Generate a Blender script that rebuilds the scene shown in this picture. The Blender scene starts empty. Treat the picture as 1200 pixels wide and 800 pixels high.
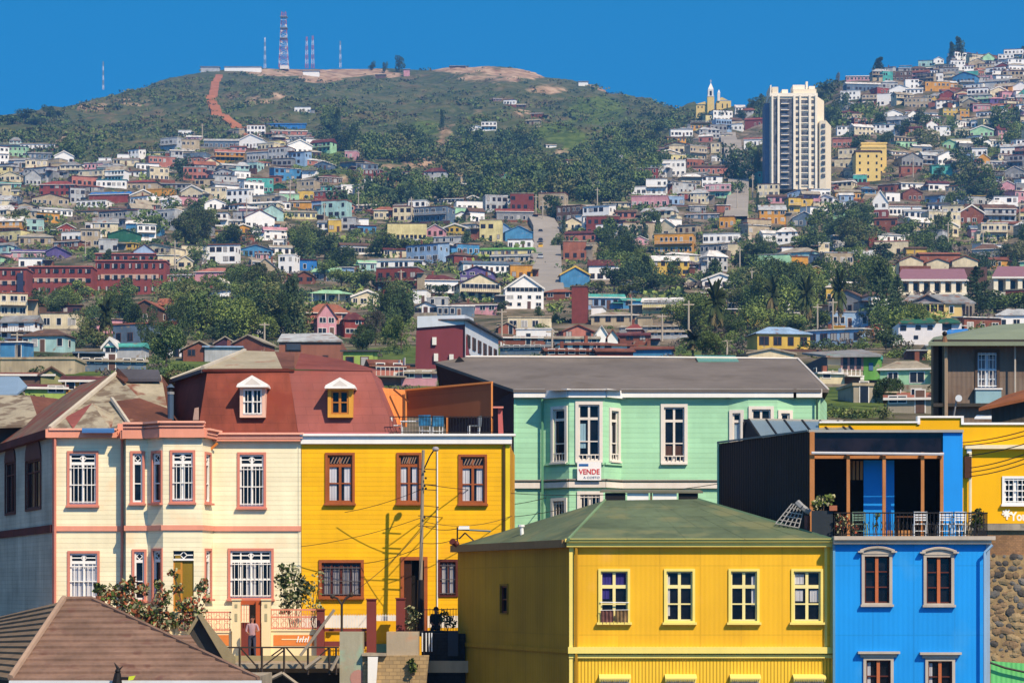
import bpy, math, random
import numpy as np
from mathutils import Vector, Matrix
R = math.radians
random.seed(7); rng = np.random.default_rng(11)
SC = bpy.context.scene
COL = SC.collection
# ------------------------------------------------------------------ camera
F = 3000.0; HZ = 690.0; CX = 600.0          # focal length and horizon measured on a 1200 px wide frame
cam = bpy.data.cameras.new("camera"); camo = bpy.data.objects.new("camera", cam); COL.objects.link(camo)
camo.location = (0, 0, 0); camo.rotation_euler = (R(90), 0, 0)
cam.lens = 90.0; cam.sensor_width = 36.0; cam.sensor_fit = 'HORIZONTAL'
cam.shift_y = (HZ - 400) / 1200.0
cam.clip_start = 0.5; cam.clip_end = 20000
SC.camera = camo
# ------------------------------------------------------------------ sky, sun, exposure
SUN_AZ = 36.0; SUN_EL = 44.0                 # azimuth measured from behind the camera towards the right
w = bpy.data.worlds.new("World"); SC.world = w; w.use_nodes = True
wn = w.node_tree.nodes; wl = w.node_tree.links
bg = wn['Background']; bg.inputs["Strength"].default_value = 0.15
sky = wn.new('ShaderNodeTexSky'); sky.sky_type = 'NISHITA'; sky.sun_disc = False
sky.sun_elevation = R(SUN_EL); sky.sun_rotation = R(180 - SUN_AZ)
sky.altitude = 2500; sky.air_density = 1.0; sky.dust_density = 0.0; sky.ozone_density = 5.0
tc = wn.new('ShaderNodeTexCoord'); sep = wn.new('ShaderNodeSeparateXYZ'); com = wn.new('ShaderNodeCombineXYZ')
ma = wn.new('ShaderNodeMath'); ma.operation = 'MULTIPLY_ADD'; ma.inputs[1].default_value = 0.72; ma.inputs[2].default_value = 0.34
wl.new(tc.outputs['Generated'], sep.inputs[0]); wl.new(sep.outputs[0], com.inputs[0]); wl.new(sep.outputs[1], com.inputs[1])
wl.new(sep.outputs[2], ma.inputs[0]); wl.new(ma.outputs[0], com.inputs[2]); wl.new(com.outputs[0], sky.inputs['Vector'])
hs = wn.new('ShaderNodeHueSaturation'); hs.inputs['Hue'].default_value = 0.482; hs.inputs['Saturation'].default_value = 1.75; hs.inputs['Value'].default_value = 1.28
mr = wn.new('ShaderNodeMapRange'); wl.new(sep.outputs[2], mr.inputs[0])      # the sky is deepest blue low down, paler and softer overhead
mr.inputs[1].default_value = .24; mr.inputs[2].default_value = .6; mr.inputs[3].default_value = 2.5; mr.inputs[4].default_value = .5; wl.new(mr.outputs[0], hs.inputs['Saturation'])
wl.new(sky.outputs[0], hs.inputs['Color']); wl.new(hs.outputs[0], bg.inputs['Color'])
sl = bpy.data.lights.new("sun", 'SUN'); sl.energy = 5.0; sl.angle = R(0.5); sl.color = (1.0, 0.81, 0.58)
so = bpy.data.objects.new("sun", sl); COL.objects.link(so)
sd = Vector((math.sin(R(SUN_AZ)) * math.cos(R(SUN_EL)), -math.cos(R(SUN_AZ)) * math.cos(R(SUN_EL)), math.sin(R(SUN_EL))))
so.rotation_euler = sd.to_track_quat('Z', 'Y').to_euler(); so.location = (30, -30, 60)
SC.view_settings.view_transform = 'Standard'; SC.view_settings.look = 'None'
SC.view_settings.exposure = 0.36; SC.view_settings.gamma = 1.0
SC.render.engine = 'CYCLES'
SC.cycles.max_bounces = 5; SC.cycles.diffuse_bounces = 2; SC.cycles.glossy_bounces = 2; SC.cycles.transmission_bounces = 2
SC.cycles.volume_bounces = 0; SC.cycles.use_denoising = True
SC.cycles.volume_step_rate = 10; SC.cycles.volume_max_steps = 16

# ------------------------------------------------------------------ helpers
def X(x, Y): return (x - CX) / F * Y
def Z(y, Y): return (HZ - y) / F * Y
def P3(x, y, Y): return (X(x, Y), Y, Z(y, Y))
def lin(h):
    h = h.lstrip('#'); c = [int(h[i:i+2], 16) / 255 for i in (0, 2, 4)]
    return tuple(((v + .055) / 1.055) ** 2.4 if v > .04045 else v / 12.92 for v in c)
_m = {}
def mat(name, col, rough=0.75, kind='plain', scale=1.0, axis='X', metal=0.0, var=0.18, stain=None, bump=0.5, spec=0.3):
    key = name
    if key in _m: return _m[key]
    m = bpy.data.materials.new(name); m.use_nodes = True
    nt = m.node_tree; N = nt.nodes; L = nt.links
    b = N['Principled BSDF']; b.inputs['Roughness'].default_value = rough; b.inputs['Metallic'].default_value = metal
    b.inputs['Specular IOR Level'].default_value = spec
    if isinstance(col, str): col = lin(col)
    col = tuple(min(c, .86) for c in col)
    def nz(sc, det=4, vec=None, w3=(1, 1, 1)):
        t = N.new('ShaderNodeTexNoise'); t.inputs['Scale'].default_value = sc; t.inputs['Detail'].default_value = det
        mp = N.new('ShaderNodeMapping'); mp.inputs['Scale'].default_value = w3
        L.new(TC.outputs['Object'], mp.inputs[0]); L.new(mp.outputs[0], t.inputs['Vector']); return t.outputs['Fac']
    def ramp(src, p0, c0, p1, c1):
        r = N.new('ShaderNodeValToRGB'); e = r.color_ramp.elements
        e[0].position = p0; e[0].color = (*c0, 1); e[1].position = p1; e[1].color = (*c1, 1); L.new(src, r.inputs[0]); return r.outputs[0]
    def mixc(fac, a, bb, mode='MIX'):
        x = N.new('ShaderNodeMix'); x.data_type = 'RGBA'; x.blend_type = mode
        for s, v in ((0, fac), (6, a), (7, bb)):
            if hasattr(v, 'is_output'): L.new(v, x.inputs[s])
            elif s == 0: x.inputs[0].default_value = v
            else: x.inputs[s].default_value = (*v, 1)
        return x.outputs[2]
    def mth(op, a, bb=0.0):
        x = N.new('ShaderNodeMath'); x.operation = op
        for s, v in ((0, a), (1, bb)):
            if hasattr(v, 'is_output'): L.new(v, x.inputs[s])
            else: x.inputs[s].default_value = v
        return x.outputs[0]
    TC = N.new('ShaderNodeTexCoord')
    if kind == 'glass':
        c = ramp(nz(1.3 * scale, 2), .35, tuple(v * .45 for v in col), .65, tuple(min(.9, v * 1.6) for v in col))  # darker and brighter patches in the pane colour imitate uneven reflections
        L.new(c, b.inputs['Base Color']); b.inputs['Specular IOR Level'].default_value = .28; _m[key] = m; return m
    lo = tuple(max(0, v * (1 - var)) for v in col); hi = tuple(min(.9, v * (1 + var * .45)) for v in col)
    c = ramp(nz(.45 * scale, 5), .3, lo, .7, hi)
    st = nz(3.0 * scale, 4, w3=(1, 1, .12))
    c = mixc(.55, c, ramp(st, .25, (1 - var * 1.2,) * 3, .6, (1, 1, 1)), 'MULTIPLY')
    h = None
    if kind in ('siding', 'corr', 'tiles', 'shingle'):
        sp = N.new('ShaderNodeSeparateXYZ'); L.new(TC.outputs['Object'], sp.inputs[0])
        if kind == 'siding':
            fr = mth('FRACT', mth('MULTIPLY', sp.outputs[2], 5.2 * scale))
            h = fr; line = mth('GREATER_THAN', fr, .10)
            c = mixc(.24, c, ramp(line, 0, (.5, .46, .42), 1, (1, 1, 1)), 'MULTIPLY'); h = mth('SUBTRACT', 1.0, fr)
            b_d = .035
            # board ends, so that the boards do not read as ruled lines
            bd = mth('FLOOR', mth('MULTIPLY', sp.outputs[2], 5.2 * scale))
            wn_ = N.new('ShaderNodeTexWhiteNoise'); wn_.noise_dimensions = '2D'
            cb = N.new('ShaderNodeCombineXYZ'); L.new(bd, cb.inputs[0]); L.new(mth('FLOOR', mth('ADD', mth('MULTIPLY', mth('ADD', sp.outputs[0], mth('MULTIPLY', sp.outputs[1], .7)), .28), mth('MULTIPLY', bd, .37))), cb.inputs[1])
            L.new(cb.outputs[0], wn_.inputs['Vector'])
            c = mixc(.5, c, ramp(wn_.outputs[0], 0, (.86, .86, .86), 1, (1.08, 1.08, 1.08)), 'MULTIPLY')
        elif kind == 'corr':
            s = sp.outputs[0] if axis == 'X' else sp.outputs[1] if axis == 'Y' else mth('ADD', mth('MULTIPLY', sp.outputs[0], .7), mth('MULTIPLY', sp.outputs[1], .7))
            h = mth('SINE', mth('MULTIPLY', s, 60.0 * scale)); b_d = .014
            # sheet seams
            fr = mth('FRACT', mth('MULTIPLY', s, 1.15 * scale)); fz = mth('FRACT', mth('ADD', mth('MULTIPLY', sp.outputs[2], .42), .31))
            seam = mth('MINIMUM', mth('GREATER_THAN', fr, .035), mth('GREATER_THAN', fz, .02))
            c = mixc(.22, c, ramp(seam, 0, (.5, .48, .45), 1, (1, 1, 1)), 'MULTIPLY')
            pn = N.new('ShaderNodeTexWhiteNoise'); pn.noise_dimensions = '2D'; cb = N.new('ShaderNodeCombineXYZ')
            L.new(mth('FLOOR', mth('MULTIPLY', s, 1.15 * scale)), cb.inputs[0]); L.new(mth('FLOOR', mth('ADD', mth('MULTIPLY', sp.outputs[2], .42), .31)), cb.inputs[1]); L.new(cb.outputs[0], pn.inputs['Vector'])
            c = mixc(.5, c, ramp(pn.outputs[0], 0, (1 - var * .6,) * 3, 1, (1.04,) * 3), 'MULTIPLY')
        elif kind == 'shingle':
            br = N.new('ShaderNodeTexBrick'); br.inputs['Scale'].default_value = 1.0
            br.inputs['Brick Width'].default_value = .9; br.inputs['Row Height'].default_value = .34 / scale; br.inputs['Mortar Size'].default_value = .012
            br.inputs['Color1'].default_value = (.85, .85, .85, 1); br.inputs['Color2'].default_value = (1.05, 1.05, 1.05, 1); br.inputs['Mortar'].default_value = (.5, .5, .5, 1)
            cb = N.new('ShaderNodeCombineXYZ'); L.new(mth('ADD', sp.outputs[0], mth('MULTIPLY', sp.outputs[1], .5)), cb.inputs[0]); L.new(sp.outputs[2], cb.inputs[1]); L.new(cb.outputs[0], br.inputs['Vector'])
            c = mixc(.42, c, br.outputs['Color'], 'MULTIPLY'); b_d = .02
        else:
            fr = mth('FRACT', mth('MULTIPLY', mth('ADD', sp.outputs[1], 0), 3.0 * scale)); h = fr; b_d = .05
    if kind == 'stone':
        vo = N.new('ShaderNodeTexVoronoi'); vo.inputs['Scale'].default_value = 2.3 * scale; vo.feature = 'F1'
        mp = N.new('ShaderNodeMapping'); mp.inputs['Scale'].default_value = (1, 1, 1.35); nn = N.new('ShaderNodeTexNoise'); nn.inputs['Scale'].default_value = 3
        L.new(TC.outputs['Object'], mp.inputs[0]); ad = N.new('ShaderNodeMix'); ad.data_type = 'VECTOR'; ad.inputs[0].default_value = .12
        L.new(TC.outputs['Object'], nn.inputs['Vector']); L.new(mp.outputs[0], ad.inputs[4]); L.new(nn.outputs['Color'], ad.inputs[5]); L.new(ad.outputs[1], vo.inputs['Vector'])
        pk = N.new('ShaderNodeSeparateColor'); L.new(vo.outputs['Color'], pk.inputs[0])
        inside = mth('LESS_THAN', vo.outputs['Distance'], mth('MULTIPLY_ADD' if False else 'MULTIPLY', mth('ADD', pk.outputs[0], .30), .5))
        sc_ = ramp(pk.outputs[1], .2, (.085, .08, .075), .9, (.24, .19, .14))
        c = mixc(inside, c, sc_); h = inside; b_d = .03
    if kind == 'brick':
        br = N.new('ShaderNodeTexBrick'); br.inputs['Scale'].default_value = 3.2 * scale
        br.inputs['Color1'].default_value = (.8, .8, .8, 1); br.inputs['Color2'].default_value = (1.15, 1.1, 1.0, 1); br.inputs['Mortar'].default_value = (.62, .6, .58, 1)
        mp = N.new('ShaderNodeMapping'); mp.inputs['Rotation'].default_value = (R(90), 0, 0)
        L.new(TC.outputs['Object'], mp.inputs[0]); L.new(mp.outputs[0], br.inputs['Vector']); c = mixc(1.0, c, br.outputs['Color'], 'MULTIPLY'); b_d = .01
    if stain:
        sc, amt, scl = lin(stain[0]), stain[1], stain[2]
        f = nz(scl, 6)
        r = N.new('ShaderNodeMapRange'); L.new(f, r.inputs[0]); r.inputs[1].default_value = 1 - amt - .06 ; r.inputs[2].default_value = 1 - amt + .05
        c = mixc(r.outputs[0], c, sc)
    L.new(c, b.inputs['Base Color'])
    hn = nz(9 * scale, 5)
    bp = N.new('ShaderNodeBump'); bp.inputs['Strength'].default_value = bump
    if h is not None:
        bp.inputs['Distance'].default_value = b_d; L.new(mth('ADD', h, mth('MULTIPLY', hn, .25)), bp.inputs['Height'])
    else:
        bp.inputs['Distance'].default_value = .015; L.new(hn, bp.inputs['Height'])
    L.new(bp.outputs[0], b.inputs['Normal'])
    _m[key] = m; return m
def flat(name, col, rough=.7, var=.1):
    return mat(name, col, rough, 'plain', 2.0, var=var, bump=.15)

ORG = {}
class MB:
    def __init__(s): s.v = []; s.f = []; s.mi = []; s.m = []
    def slot(s, m):
        if m not in s.m: s.m.append(m)
        return s.m.index(m)
    def poly(s, pts, m):
        n = len(s.v); s.v += [tuple(p) for p in pts]; s.f.append(tuple(range(n, n + len(pts)))); s.mi.append(s.slot(m))
    def hexa(s, p, m):            # 8 corners: bottom 4 ccw then top 4
        n = len(s.v); s.v += [tuple(q) for q in p]; k = s.slot(m)
        for f in ((3, 2, 1, 0), (4, 5, 6, 7), (0, 1, 5, 4), (1, 2, 6, 5), (2, 3, 7, 6), (3, 0, 4, 7)):
            s.f.append(tuple(n + i for i in f)); s.mi.append(k)
    def box(s, x0, x1, y0, y1, z0, z1, m):
        s.hexa([(x0, y0, z0), (x1, y0, z0), (x1, y1, z0), (x0, y1, z0), (x0, y0, z1), (x1, y0, z1), (x1, y1, z1), (x0, y1, z1)], m)
    def prism(s, a, b, m):        # two matching polygons
        n = len(s.v); k = len(a); s.v += [tuple(q) for q in a] + [tuple(q) for q in b]; mi = s.slot(m)
        s.f.append(tuple(range(n, n + k))[::-1]); s.f.append(tuple(range(n + k, n + 2 * k)))
        for i in range(k): s.f.append((n + i, n + (i + 1) % k, n + k + (i + 1) % k, n + k + i))
        s.mi += [mi] * (k + 2)
    def slab(s, pts, t, m):       # polygon thickened downwards
        s.prism([(p[0], p[1], p[2] - t) for p in pts], pts, m)
    def tube(s, p0, p1, r, m, n=6, r1=None):
        a = Vector(p0); b = Vector(p1); d = (b - a)
        if d.length < 1e-6: return
        d.normalize(); u = d.orthogonal().normalized(); v = d.cross(u); r1 = r if r1 is None else r1
        A = [a + (u * math.cos(t) + v * math.sin(t)) * r for t in [2 * math.pi * i / n for i in range(n)]]
        B = [b + (u * math.cos(t) + v * math.sin(t)) * r1 for t in [2 * math.pi * i / n for i in range(n)]]
        s.prism(A, B, m)
    def path(s, pts, r, m, n=5):
        for i in range(len(pts) - 1): s.tube(pts[i], pts[i + 1], r, m, n)
    def ball(s, c, r, m, n=8, sz=1.0):
        base = len(s.v); k = s.slot(m); rings = n // 2
        for i in range(rings + 1):
            ph = math.pi * i / rings
            for j in range(n):
                th = 2 * math.pi * j / n
                s.v.append((c[0] + r * math.sin(ph) * math.cos(th), c[1] + r * math.sin(ph) * math.sin(th), c[2] + r * sz * math.cos(ph)))
        for i in range(rings):
            for j in range(n):
                s.f.append((base + i * n + j, base + (i + 1) * n + j, base + (i + 1) * n + (j + 1) % n, base + i * n + (j + 1) % n)); s.mi.append(k)
    def add(s, o, M=None):
        n = len(s.v); s.v += [tuple(M @ Vector(p)) for p in o.v] if M else list(o.v)
        mp = [s.slot(m) for m in o.m]
        s.f += [tuple(n + i for i in f) for f in o.f]; s.mi += [mp[i] for i in o.mi]
    def build(s, name, parent=None, origin=None):
        me = bpy.data.meshes.new(name)
        if parent is not None and origin is None: origin = ORG.get(parent.name, (0, 0, 0))
        o3 = origin or (0, 0, 0)
        me.from_pydata([(a - o3[0], b - o3[1], c - o3[2]) for a, b, c in s.v], [], s.f)
        for m in s.m: me.materials.append(m)
        me.polygons.foreach_set('material_index', s.mi)
        ob = bpy.data.objects.new(name, me); COL.objects.link(ob)
        if parent is not None: ob.parent = parent; ORG[ob.name] = ORG.get(parent.name, (0, 0, 0))
        else: ob.location = o3; ORG[ob.name] = o3
        return ob
def thing(name, label, cat, loc=(0, 0, 0), group=None):
    o = bpy.data.objects.new(name, None); COL.objects.link(o); o.location = loc; o.empty_display_size = .3
    ORG[o.name] = tuple(loc); tag(o, label, cat, group); return o
def tag(o, label, cat=None, group=None, kind=None):
    if label: o['label'] = label
    if cat: o['category'] = cat
    if group: o['group'] = group
    if kind: o['kind'] = kind
    return o
def struct(mb, name, label=None):
    o = mb.build(name); o['kind'] = 'structure'
    if label: o['label'] = label
    return o
class Fac:                        # a vertical facade plane between two ground points, drawn in (along, height, outward)
    def __init__(s, A, B):
        s.A = Vector(A); s.B = Vector(B); d = s.B - s.A; s.L = d.length; s.u = d.normalized(); s.n = Vector((s.u.y, -s.u.x))
    def at(s, x, y):
        r = (x - CX) / F          # ray (r t, t): solve A + u a = (r t, t)
        den = s.u.x - r * s.u.y
        a = (r * s.A.y - s.A.x) / den; t = s.A.y + s.u.y * a
        return a, (HZ - y) / F * t
    def P(s, a, z, d=0.0):
        p = s.A + s.u * a + s.n * d; return (p.x, p.y, z)
    def box(s, mb, a0, a1, z0, z1, d0, d1, m):
        mb.hexa([s.P(a0, z0, d1), s.P(a1, z0, d1), s.P(a1, z0, d0), s.P(a0, z0, d0), s.P(a0, z1, d1), s.P(a1, z1, d1), s.P(a1, z1, d0), s.P(a0, z1, d0)], m)
    def pbox(s, mb, x0, x1, y0, y1, d0, d1, m):
        a0, z1 = s.at(x0, y0); a1, z0 = s.at(x1, y1); s.box(mb, a0, a1, z0, z1, d0, d1, m)
    def prism(s, mb, pts, d0, d1, m):
        mb.prism([s.P(a, z, d0) for a, z in pts], [s.P(a, z, d1) for a, z in pts], m)
    def wall(s, mb, a0, a1, z0, z1, ops, m, rev=.13, mrev=None):
        As = sorted({a0, a1, *[v for o in ops for v in o[:2] if a0 < v < a1]}); Zs = sorted({z0, z1, *[v for o in ops for v in o[2:4] if z0 < v < z1]})
        for i in range(len(As) - 1):
            for j in range(len(Zs) - 1):
                ca = (As[i] + As[i+1]) / 2; cz = (Zs[j] + Zs[j+1]) / 2
                if any(o[0] < ca < o[1] and o[2] < cz < o[3] for o in ops): continue
                mb.poly([s.P(As[i], Zs[j]), s.P(As[i+1], Zs[j]), s.P(As[i+1], Zs[j+1]), s.P(As[i], Zs[j+1])], m)
        mr = mrev or m
        for o in ops:
            A, B, C, D = o[:4]
            mb.poly([s.P(A, C), s.P(A, D), s.P(A, D, -rev), s.P(A, C, -rev)], mr); mb.poly([s.P(B, C, -rev), s.P(B, D, -rev), s.P(B, D), s.P(B, C)], mr)
            mb.poly([s.P(A, D), s.P(B, D), s.P(B, D, -rev), s.P(A, D, -rev)], mr); mb.poly([s.P(A, C, -rev), s.P(B, C, -rev), s.P(B, C), s.P(A, C)], mr)
GLASS = mat('window_glass', '#14161c', .12, 'glass'); GLASSB = mat('window_glass_bluish', '#232c3a', .1, 'glass')
DARKROOM = mat('dark_interior', '#1b1613', .9)
CURT = mat('white_curtain', '#c9ccd6', .9, 'corr', 1.0, var=.3)
def win(fac, par, x0, x1, y0, y1, sur=None, frame=None, cols=2, rows=(.3, .65), fw=.07, grille=None, curtain=None, sill=None, head=None, pane=None, name='window', label=None, fans=None, muntin=.035):
    a0, z1 = fac.at(x0, y0); a1, z0 = fac.at(x1, y1); H = z1 - z0; W = a1 - a0
    mb = MB(); frame = frame or sur[1]
    if sur:
        sw, sm, pr = sur
        for q in ((a0 - sw, a0, z0 - sw * .6, z1 + sw), (a1, a1 + sw, z0 - sw * .6, z1 + sw), (a0, a1, z1, z1 + sw), (a0, a1, z0 - sw * .6, z0)): fac.box(mb, *q, -.03, pr, sm)
    for q in ((a0, a0 + fw, z0, z1), (a1 - fw, a1, z0, z1), (a0 + fw, a1 - fw, z1 - fw, z1), (a0 + fw, a1 - fw, z0, z0 + fw)): fac.box(mb, *q, -.105, -.035, frame)
    for i in range(1, cols):
        c = a0 + W * i / cols; t = .05 if i * 2 == cols else muntin; fac.box(mb, c - t, c + t, z0 + fw, z1 - fw, -.1, -.04, frame)
    for r in rows:
        zz = z1 - H * abs(r); t = .06 if r < 0 else muntin * .7
        fac.box(mb, a0 + fw, a1 - fw, zz - t, zz + t, -.098, -.036, frame)
    o = mb.build(name, par)
    if label: o['label'] = label
    pm = MB(); pm.poly([fac.P(a0, z0, -.115), fac.P(a1, z0, -.115), fac.P(a1, z1, -.115), fac.P(a0, z1, -.115)], pane or GLASS); pm.build('pane', o)
    if sill:
        s = MB(); fac.box(s, a0 - .14, a1 + .14, z0 - .13, z0 - .05, -.02, .16, sill); s.build('sill', o)
    if grille:
        g = MB(); n = max(3, int(W / .16))
        for i in range(1, n): c = a0 + W * i / n; fac.box(g, c - .012, c + .012, z0 + .03, z1 - H * grille[1], .0, .025, grille[0])
        for t in (0.06, .5, .94):
            zz = z0 + (H * (1 - grille[1])) * t; fac.box(g, a0, a1, zz - .016, zz + .016, .002, .03, grille[0])
        g.build('grille', o)
    if curtain:
        for (u0, u1, v0, v1, cm) in curtain:
            c = MB(); n = max(2, int((u1 - u0) * W / .12))
            for i in range(n):
                s0 = a0 + W * (u0 + (u1 - u0) * i / n); s1 = a0 + W * (u0 + (u1 - u0) * (i + 1) / n); dd = -.109 + .004 * (i % 2)
                c.poly([fac.P(s0, z1 - H * v1, dd), fac.P(s1, z1 - H * v1, -.113 + dd + .109), fac.P(s1, z1 - H * v0, -.113 + dd + .109), fac.P(s0, z1 - H * v0, dd)], cm)
            c.build('curtain', o)
    return (a0, a1, z0, z1), o
# ================================================================== the near street
CREAM = mat('cream_siding', '#ffe7c6', .75, 'siding', 1.0, var=.12, bump=.5, stain=('#ead2ad', .35, .6))
SALM = flat('salmon_trim', '#e39a82'); SALMD = flat('salmon_frame', '#cf8371')
WHT = flat('white_paint', '#f1efec', .6, .08); YEL = mat('yellow_siding', '#fbb600', .7, 'siding', 1.0, var=.12, stain=('#e9a916', .35, .6))
GRSH = mat('shade_grey_siding', '#c4bcac', .85, 'siding', 1.1, var=.3)  # grey copy of the cream siding; the end wall's shade is in its colour
RUST = mat('rust_red_sheet', '#8c4535', .8, 'shingle', 1.0, var=.38, bump=.4, stain=('#7c3628', .42, .5)); PINKR = mat('pinkish_red_sheet', '#98564f', .75, 'shingle', 1.0, var=.2, bump=.3, stain=('#8d4b44', .36, .7))
DKRUST = mat('dark_rust_shade_sheet', '#6b3028', .85, 'shingle', .9, var=.4)  # darker copy of the rust sheet; shade of left-facing sides painted in
TAN = mat('old_tan_roofing', '#a39a86', .85, 'plain', 1.6, var=.3, stain=('#75493a', .44, 1.1), bump=.6)
TAN2 = mat('old_grey_tan_roofing', '#9d9583', .85, 'plain', 1.4, var=.25, stain=('#6a5d50', .46, 1.5), bump=.6)
RBRN = mat('rusty_brown_roofing', '#6a4236', .85, 'plain', 1.4, var=.35, stain=('#8d6a55', .3, 1.5))
BRF = mat('red_brown_roofing', '#7d4138', .8, 'plain', 1.2, var=.25, stain=('#6a3228', .4, .8))
SLATE = flat('dark_slate_cap', '#4b4a52', .7, .2)
WOOD = mat('brown_wood_frame', '#a0572b', .6, 'plain', 3, var=.2); DWOOD = mat('dark_red_wood', '#5e2a20', .6, 'plain', 3, var=.2)
OCH = mat('ochre_paint', '#c98a35', .65, 'plain', 3, var=.15)
CONC = mat('concrete', '#a59a88', .9, 'plain', 2.2, var=.3, stain=('#6f665a', .38, 2.0)); MAROON = flat('maroon_paint', '#7c3a34', .75, .2)
BLKI = flat('black_iron', '#17161a', .6, .1); GREYM = flat('grey_metal', '#8d8f92', .45, .15)
BUF = flat('grey_white_trim', '#b9b0a4', .7, .15)

def facades(pts): return [Fac((X(pts[i][0], pts[i][1]), pts[i][1]), (X(pts[i+1][0], pts[i+1][1]), pts[i+1][1])) for i in range(len(pts) - 1)]
def piece(name, par, fn):
    mb = MB(); fn(mb); return mb.build(name, par)
Y0 = 104.0; ZS = -2.75                        # street houses and street level
# ---------------------------------------------------------------- cream house
ch = thing('cream_house', 'two-storey cream clapboard house with salmon trim, bay front and patched tan and rust roof', 'house', (X(200, Y0), Y0, ZS))
cp = [(62, Y0), (147, Y0), (147.6, 103.3), (173, 103.3), (191, 102.5), (237, 102.5), (250, Y0), (352.6, Y0)]
cf = facades(cp); ops = {i: [] for i in range(7)}
dia = []
def diamond(fac, o, x0, x1, y0, y1, m=WHT):      # leaded diamond in the transom light
    d = MB(); a0, z1 = fac.at(x0, y0); a1, z0 = fac.at(x1, y1); c = (a0 + a1) / 2; z = (z0 + z1) / 2; h = (z1 - z0) / 2 * .8; t = .022
    pts = [(c - h, z), (c, z + h), (c + h, z), (c, z - h), (c - h, z)]
    for i in range(4):
        (p, q), (r, s_) = pts[i], pts[i+1]
        d.tube(fac.P(p, q, -.07), fac.P(r, s_, -.07), t, m, 4)
    fac.box(d, a0 + .03, c - h, z - t, z + t, -.085, -.055, m); fac.box(d, c + h, a1 - .03, z - t, z + t, -.085, -.055, m); d.build('transom_tracery', o)
def cwin(i, x0, x1, y0, y1, cols=2, gr=True, cur=None, rows=(-.2, .62), lab=None):
    q, o = win(cf[i], ch, x0, x1, y0, y1, sur=(.1, SALMD, .05), frame=WHT, cols=cols, rows=rows, fw=.07, grille=(WHT, .24) if gr else None, curtain=cur, sill=SALMD, label=lab, muntin=.03)
    diamond(cf[i], o, x0, x1, y0 + 1, y0 + (y1 - y0) * .18); ops[i].append(q)
cwin(0, 81.5, 112.5, 531, 590.5); cwin(2, 155.5, 167, 531, 588, 1, False); cwin(3, 179.5, 188.5, 531, 587.5, 1, False)
cwin(4, 202, 226, 530, 587); cwin(5, 240.5, 246, 532, 588, 1, False); cwin(6, 281, 309, 532.5, 593)
cwin(0, 82, 114, 648, 701, cur=[(.05, .95, .22, 1, CURT)], lab='window with closed white curtains')
cwin(2, 157.5, 169, 646, 702, 1, False); cwin(3, 180, 189, 645, 703, 1, False); cwin(5, 240.5, 246.5, 645, 700, 1, False)
cwin(6, 270, 318, 645, 700, 4, rows=(-.22, .6), cur=[(.38, .62, .25, 1, CURT)], lab='wide four-light window behind white bars')
# ochre entrance door with a transom light
a0, z1 = cf[4].at(203, 645); a1, z0 = cf[4].at(227, 716); _, zt = cf[4].at(203, 655); ops[4].append((a0, a1, z0, z1))
d = MB(); cf[4].box(d, a0, a0 + .36, z0, zt - .05, -.1, -.05, OCH); cf[4].box(d, a0 + .36, a1, z0, zt - .05, -.12, -.08, mat('olive_ochre_door', '#8d7420', .6)); do = d.build('door', ch)
piece('panel', do, lambda m: [cf[4].box(m, a0 + .07, a0 + .29, z0 + u, z0 + u + .55, -.055, -.04, mat('olive_ochre_door', '#8d7420')) for u in (.2, .95, 1.7)] and None)
t = MB(); cf[4].box(t, a0, a1, zt - .05, zt + .03, -.1, .02, WHT); cf[4].box(t, a0, a1, zt + .03, z1, -.12, -.11, GLASS); to = t.build('transom', ch); diamond(cf[4], to, 203, 227, 645, 655)
wm = MB()
for i, f in enumerate(cf): f.wall(wm, 0, f.L, ZS - .6, f.at(0, 500)[1] if False else Z(507, Y0), ops[i], CREAM)
wm.build('wall', ch)
tm = MB()
for i, f in enumerate(cf):                       # string course and eaves fascia
    e = .07 if i in (0, 2, 4, 6) else .0
    f.box(tm, -e * (i > 0), f.L + e * (i < 6), Z(622, Y0), Z(616, Y0), -.03, .07, SALM)
tm.build('string_course', ch)
tm = MB()
cf[0].box(tm, -.25, cf[0].L - .3, Z(513, Y0), Z(503, Y0), -.3, .28, SALM); cf[6].box(tm, .0, cf[6].L, Z(517, Y0), Z(508, Y0), -.3, .25, SALM)
for i in (1, 2, 3, 4, 5): cf[i].box(tm, -.12, cf[i].L + .12, Z(513.5, 103), Z(503.5, 103), -.3, .22 + i * .002, SALM)
for i in (2, 3, 4): cf[i].box(tm, -.1, cf[i].L + .1, Z(503.5, 103), Z(494.5, 103), -.2, .16 + i * .002, SALM)
cf[0].box(tm, cf[0].L - .32, cf[0].L, Z(513, Y0), Z(496, Y0), -.28, .02, SALM)
for i in (0, 2, 3, 4, 5, 6):
    e_ = 1 if i in (2, 3, 4) else 0; zc = Z(503.5, 103) + .28 * e_ if i not in (0, 6) else (Z(503, Y0) if i == 0 else Z(508, Y0))
    cf[i].box(tm, -.1, cf[i].L - (.3 if i == 0 else -.12), zc - .05, zc + .03, -.2, .34 + i * .002, flat('salmon_light', '#eeb09a')); cf[i].box(tm, -.1, cf[i].L - (.3 if i == 0 else -.1), zc - .2, zc - .16, -.2, .27 + i * .002, flat('salmon_light', '#eeb09a'))
tm.build('cornice', ch)
piece('corner_board', ch, lambda m: (cf[0].box(m, -.02, .14, ZS - .5, Z(513, Y0), -.05, .05, SALMD), cf[6].box(m, cf[6].L - .1, cf[6].L - .01, ZS - .5, Z(516, Y0), -.05, .03, CREAM)))
piece('downpipe', ch, lambda m: m.path([P3(143, 514, 103.9), P3(143, 640, 103.9), P3(142, 700, 103.9)], .06, SALMD))
piece('downpipe', ch, lambda m: m.path([P3(64.5, 514, 103.8), P3(64.5, 760, 103.8)], .05, SALMD))
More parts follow.
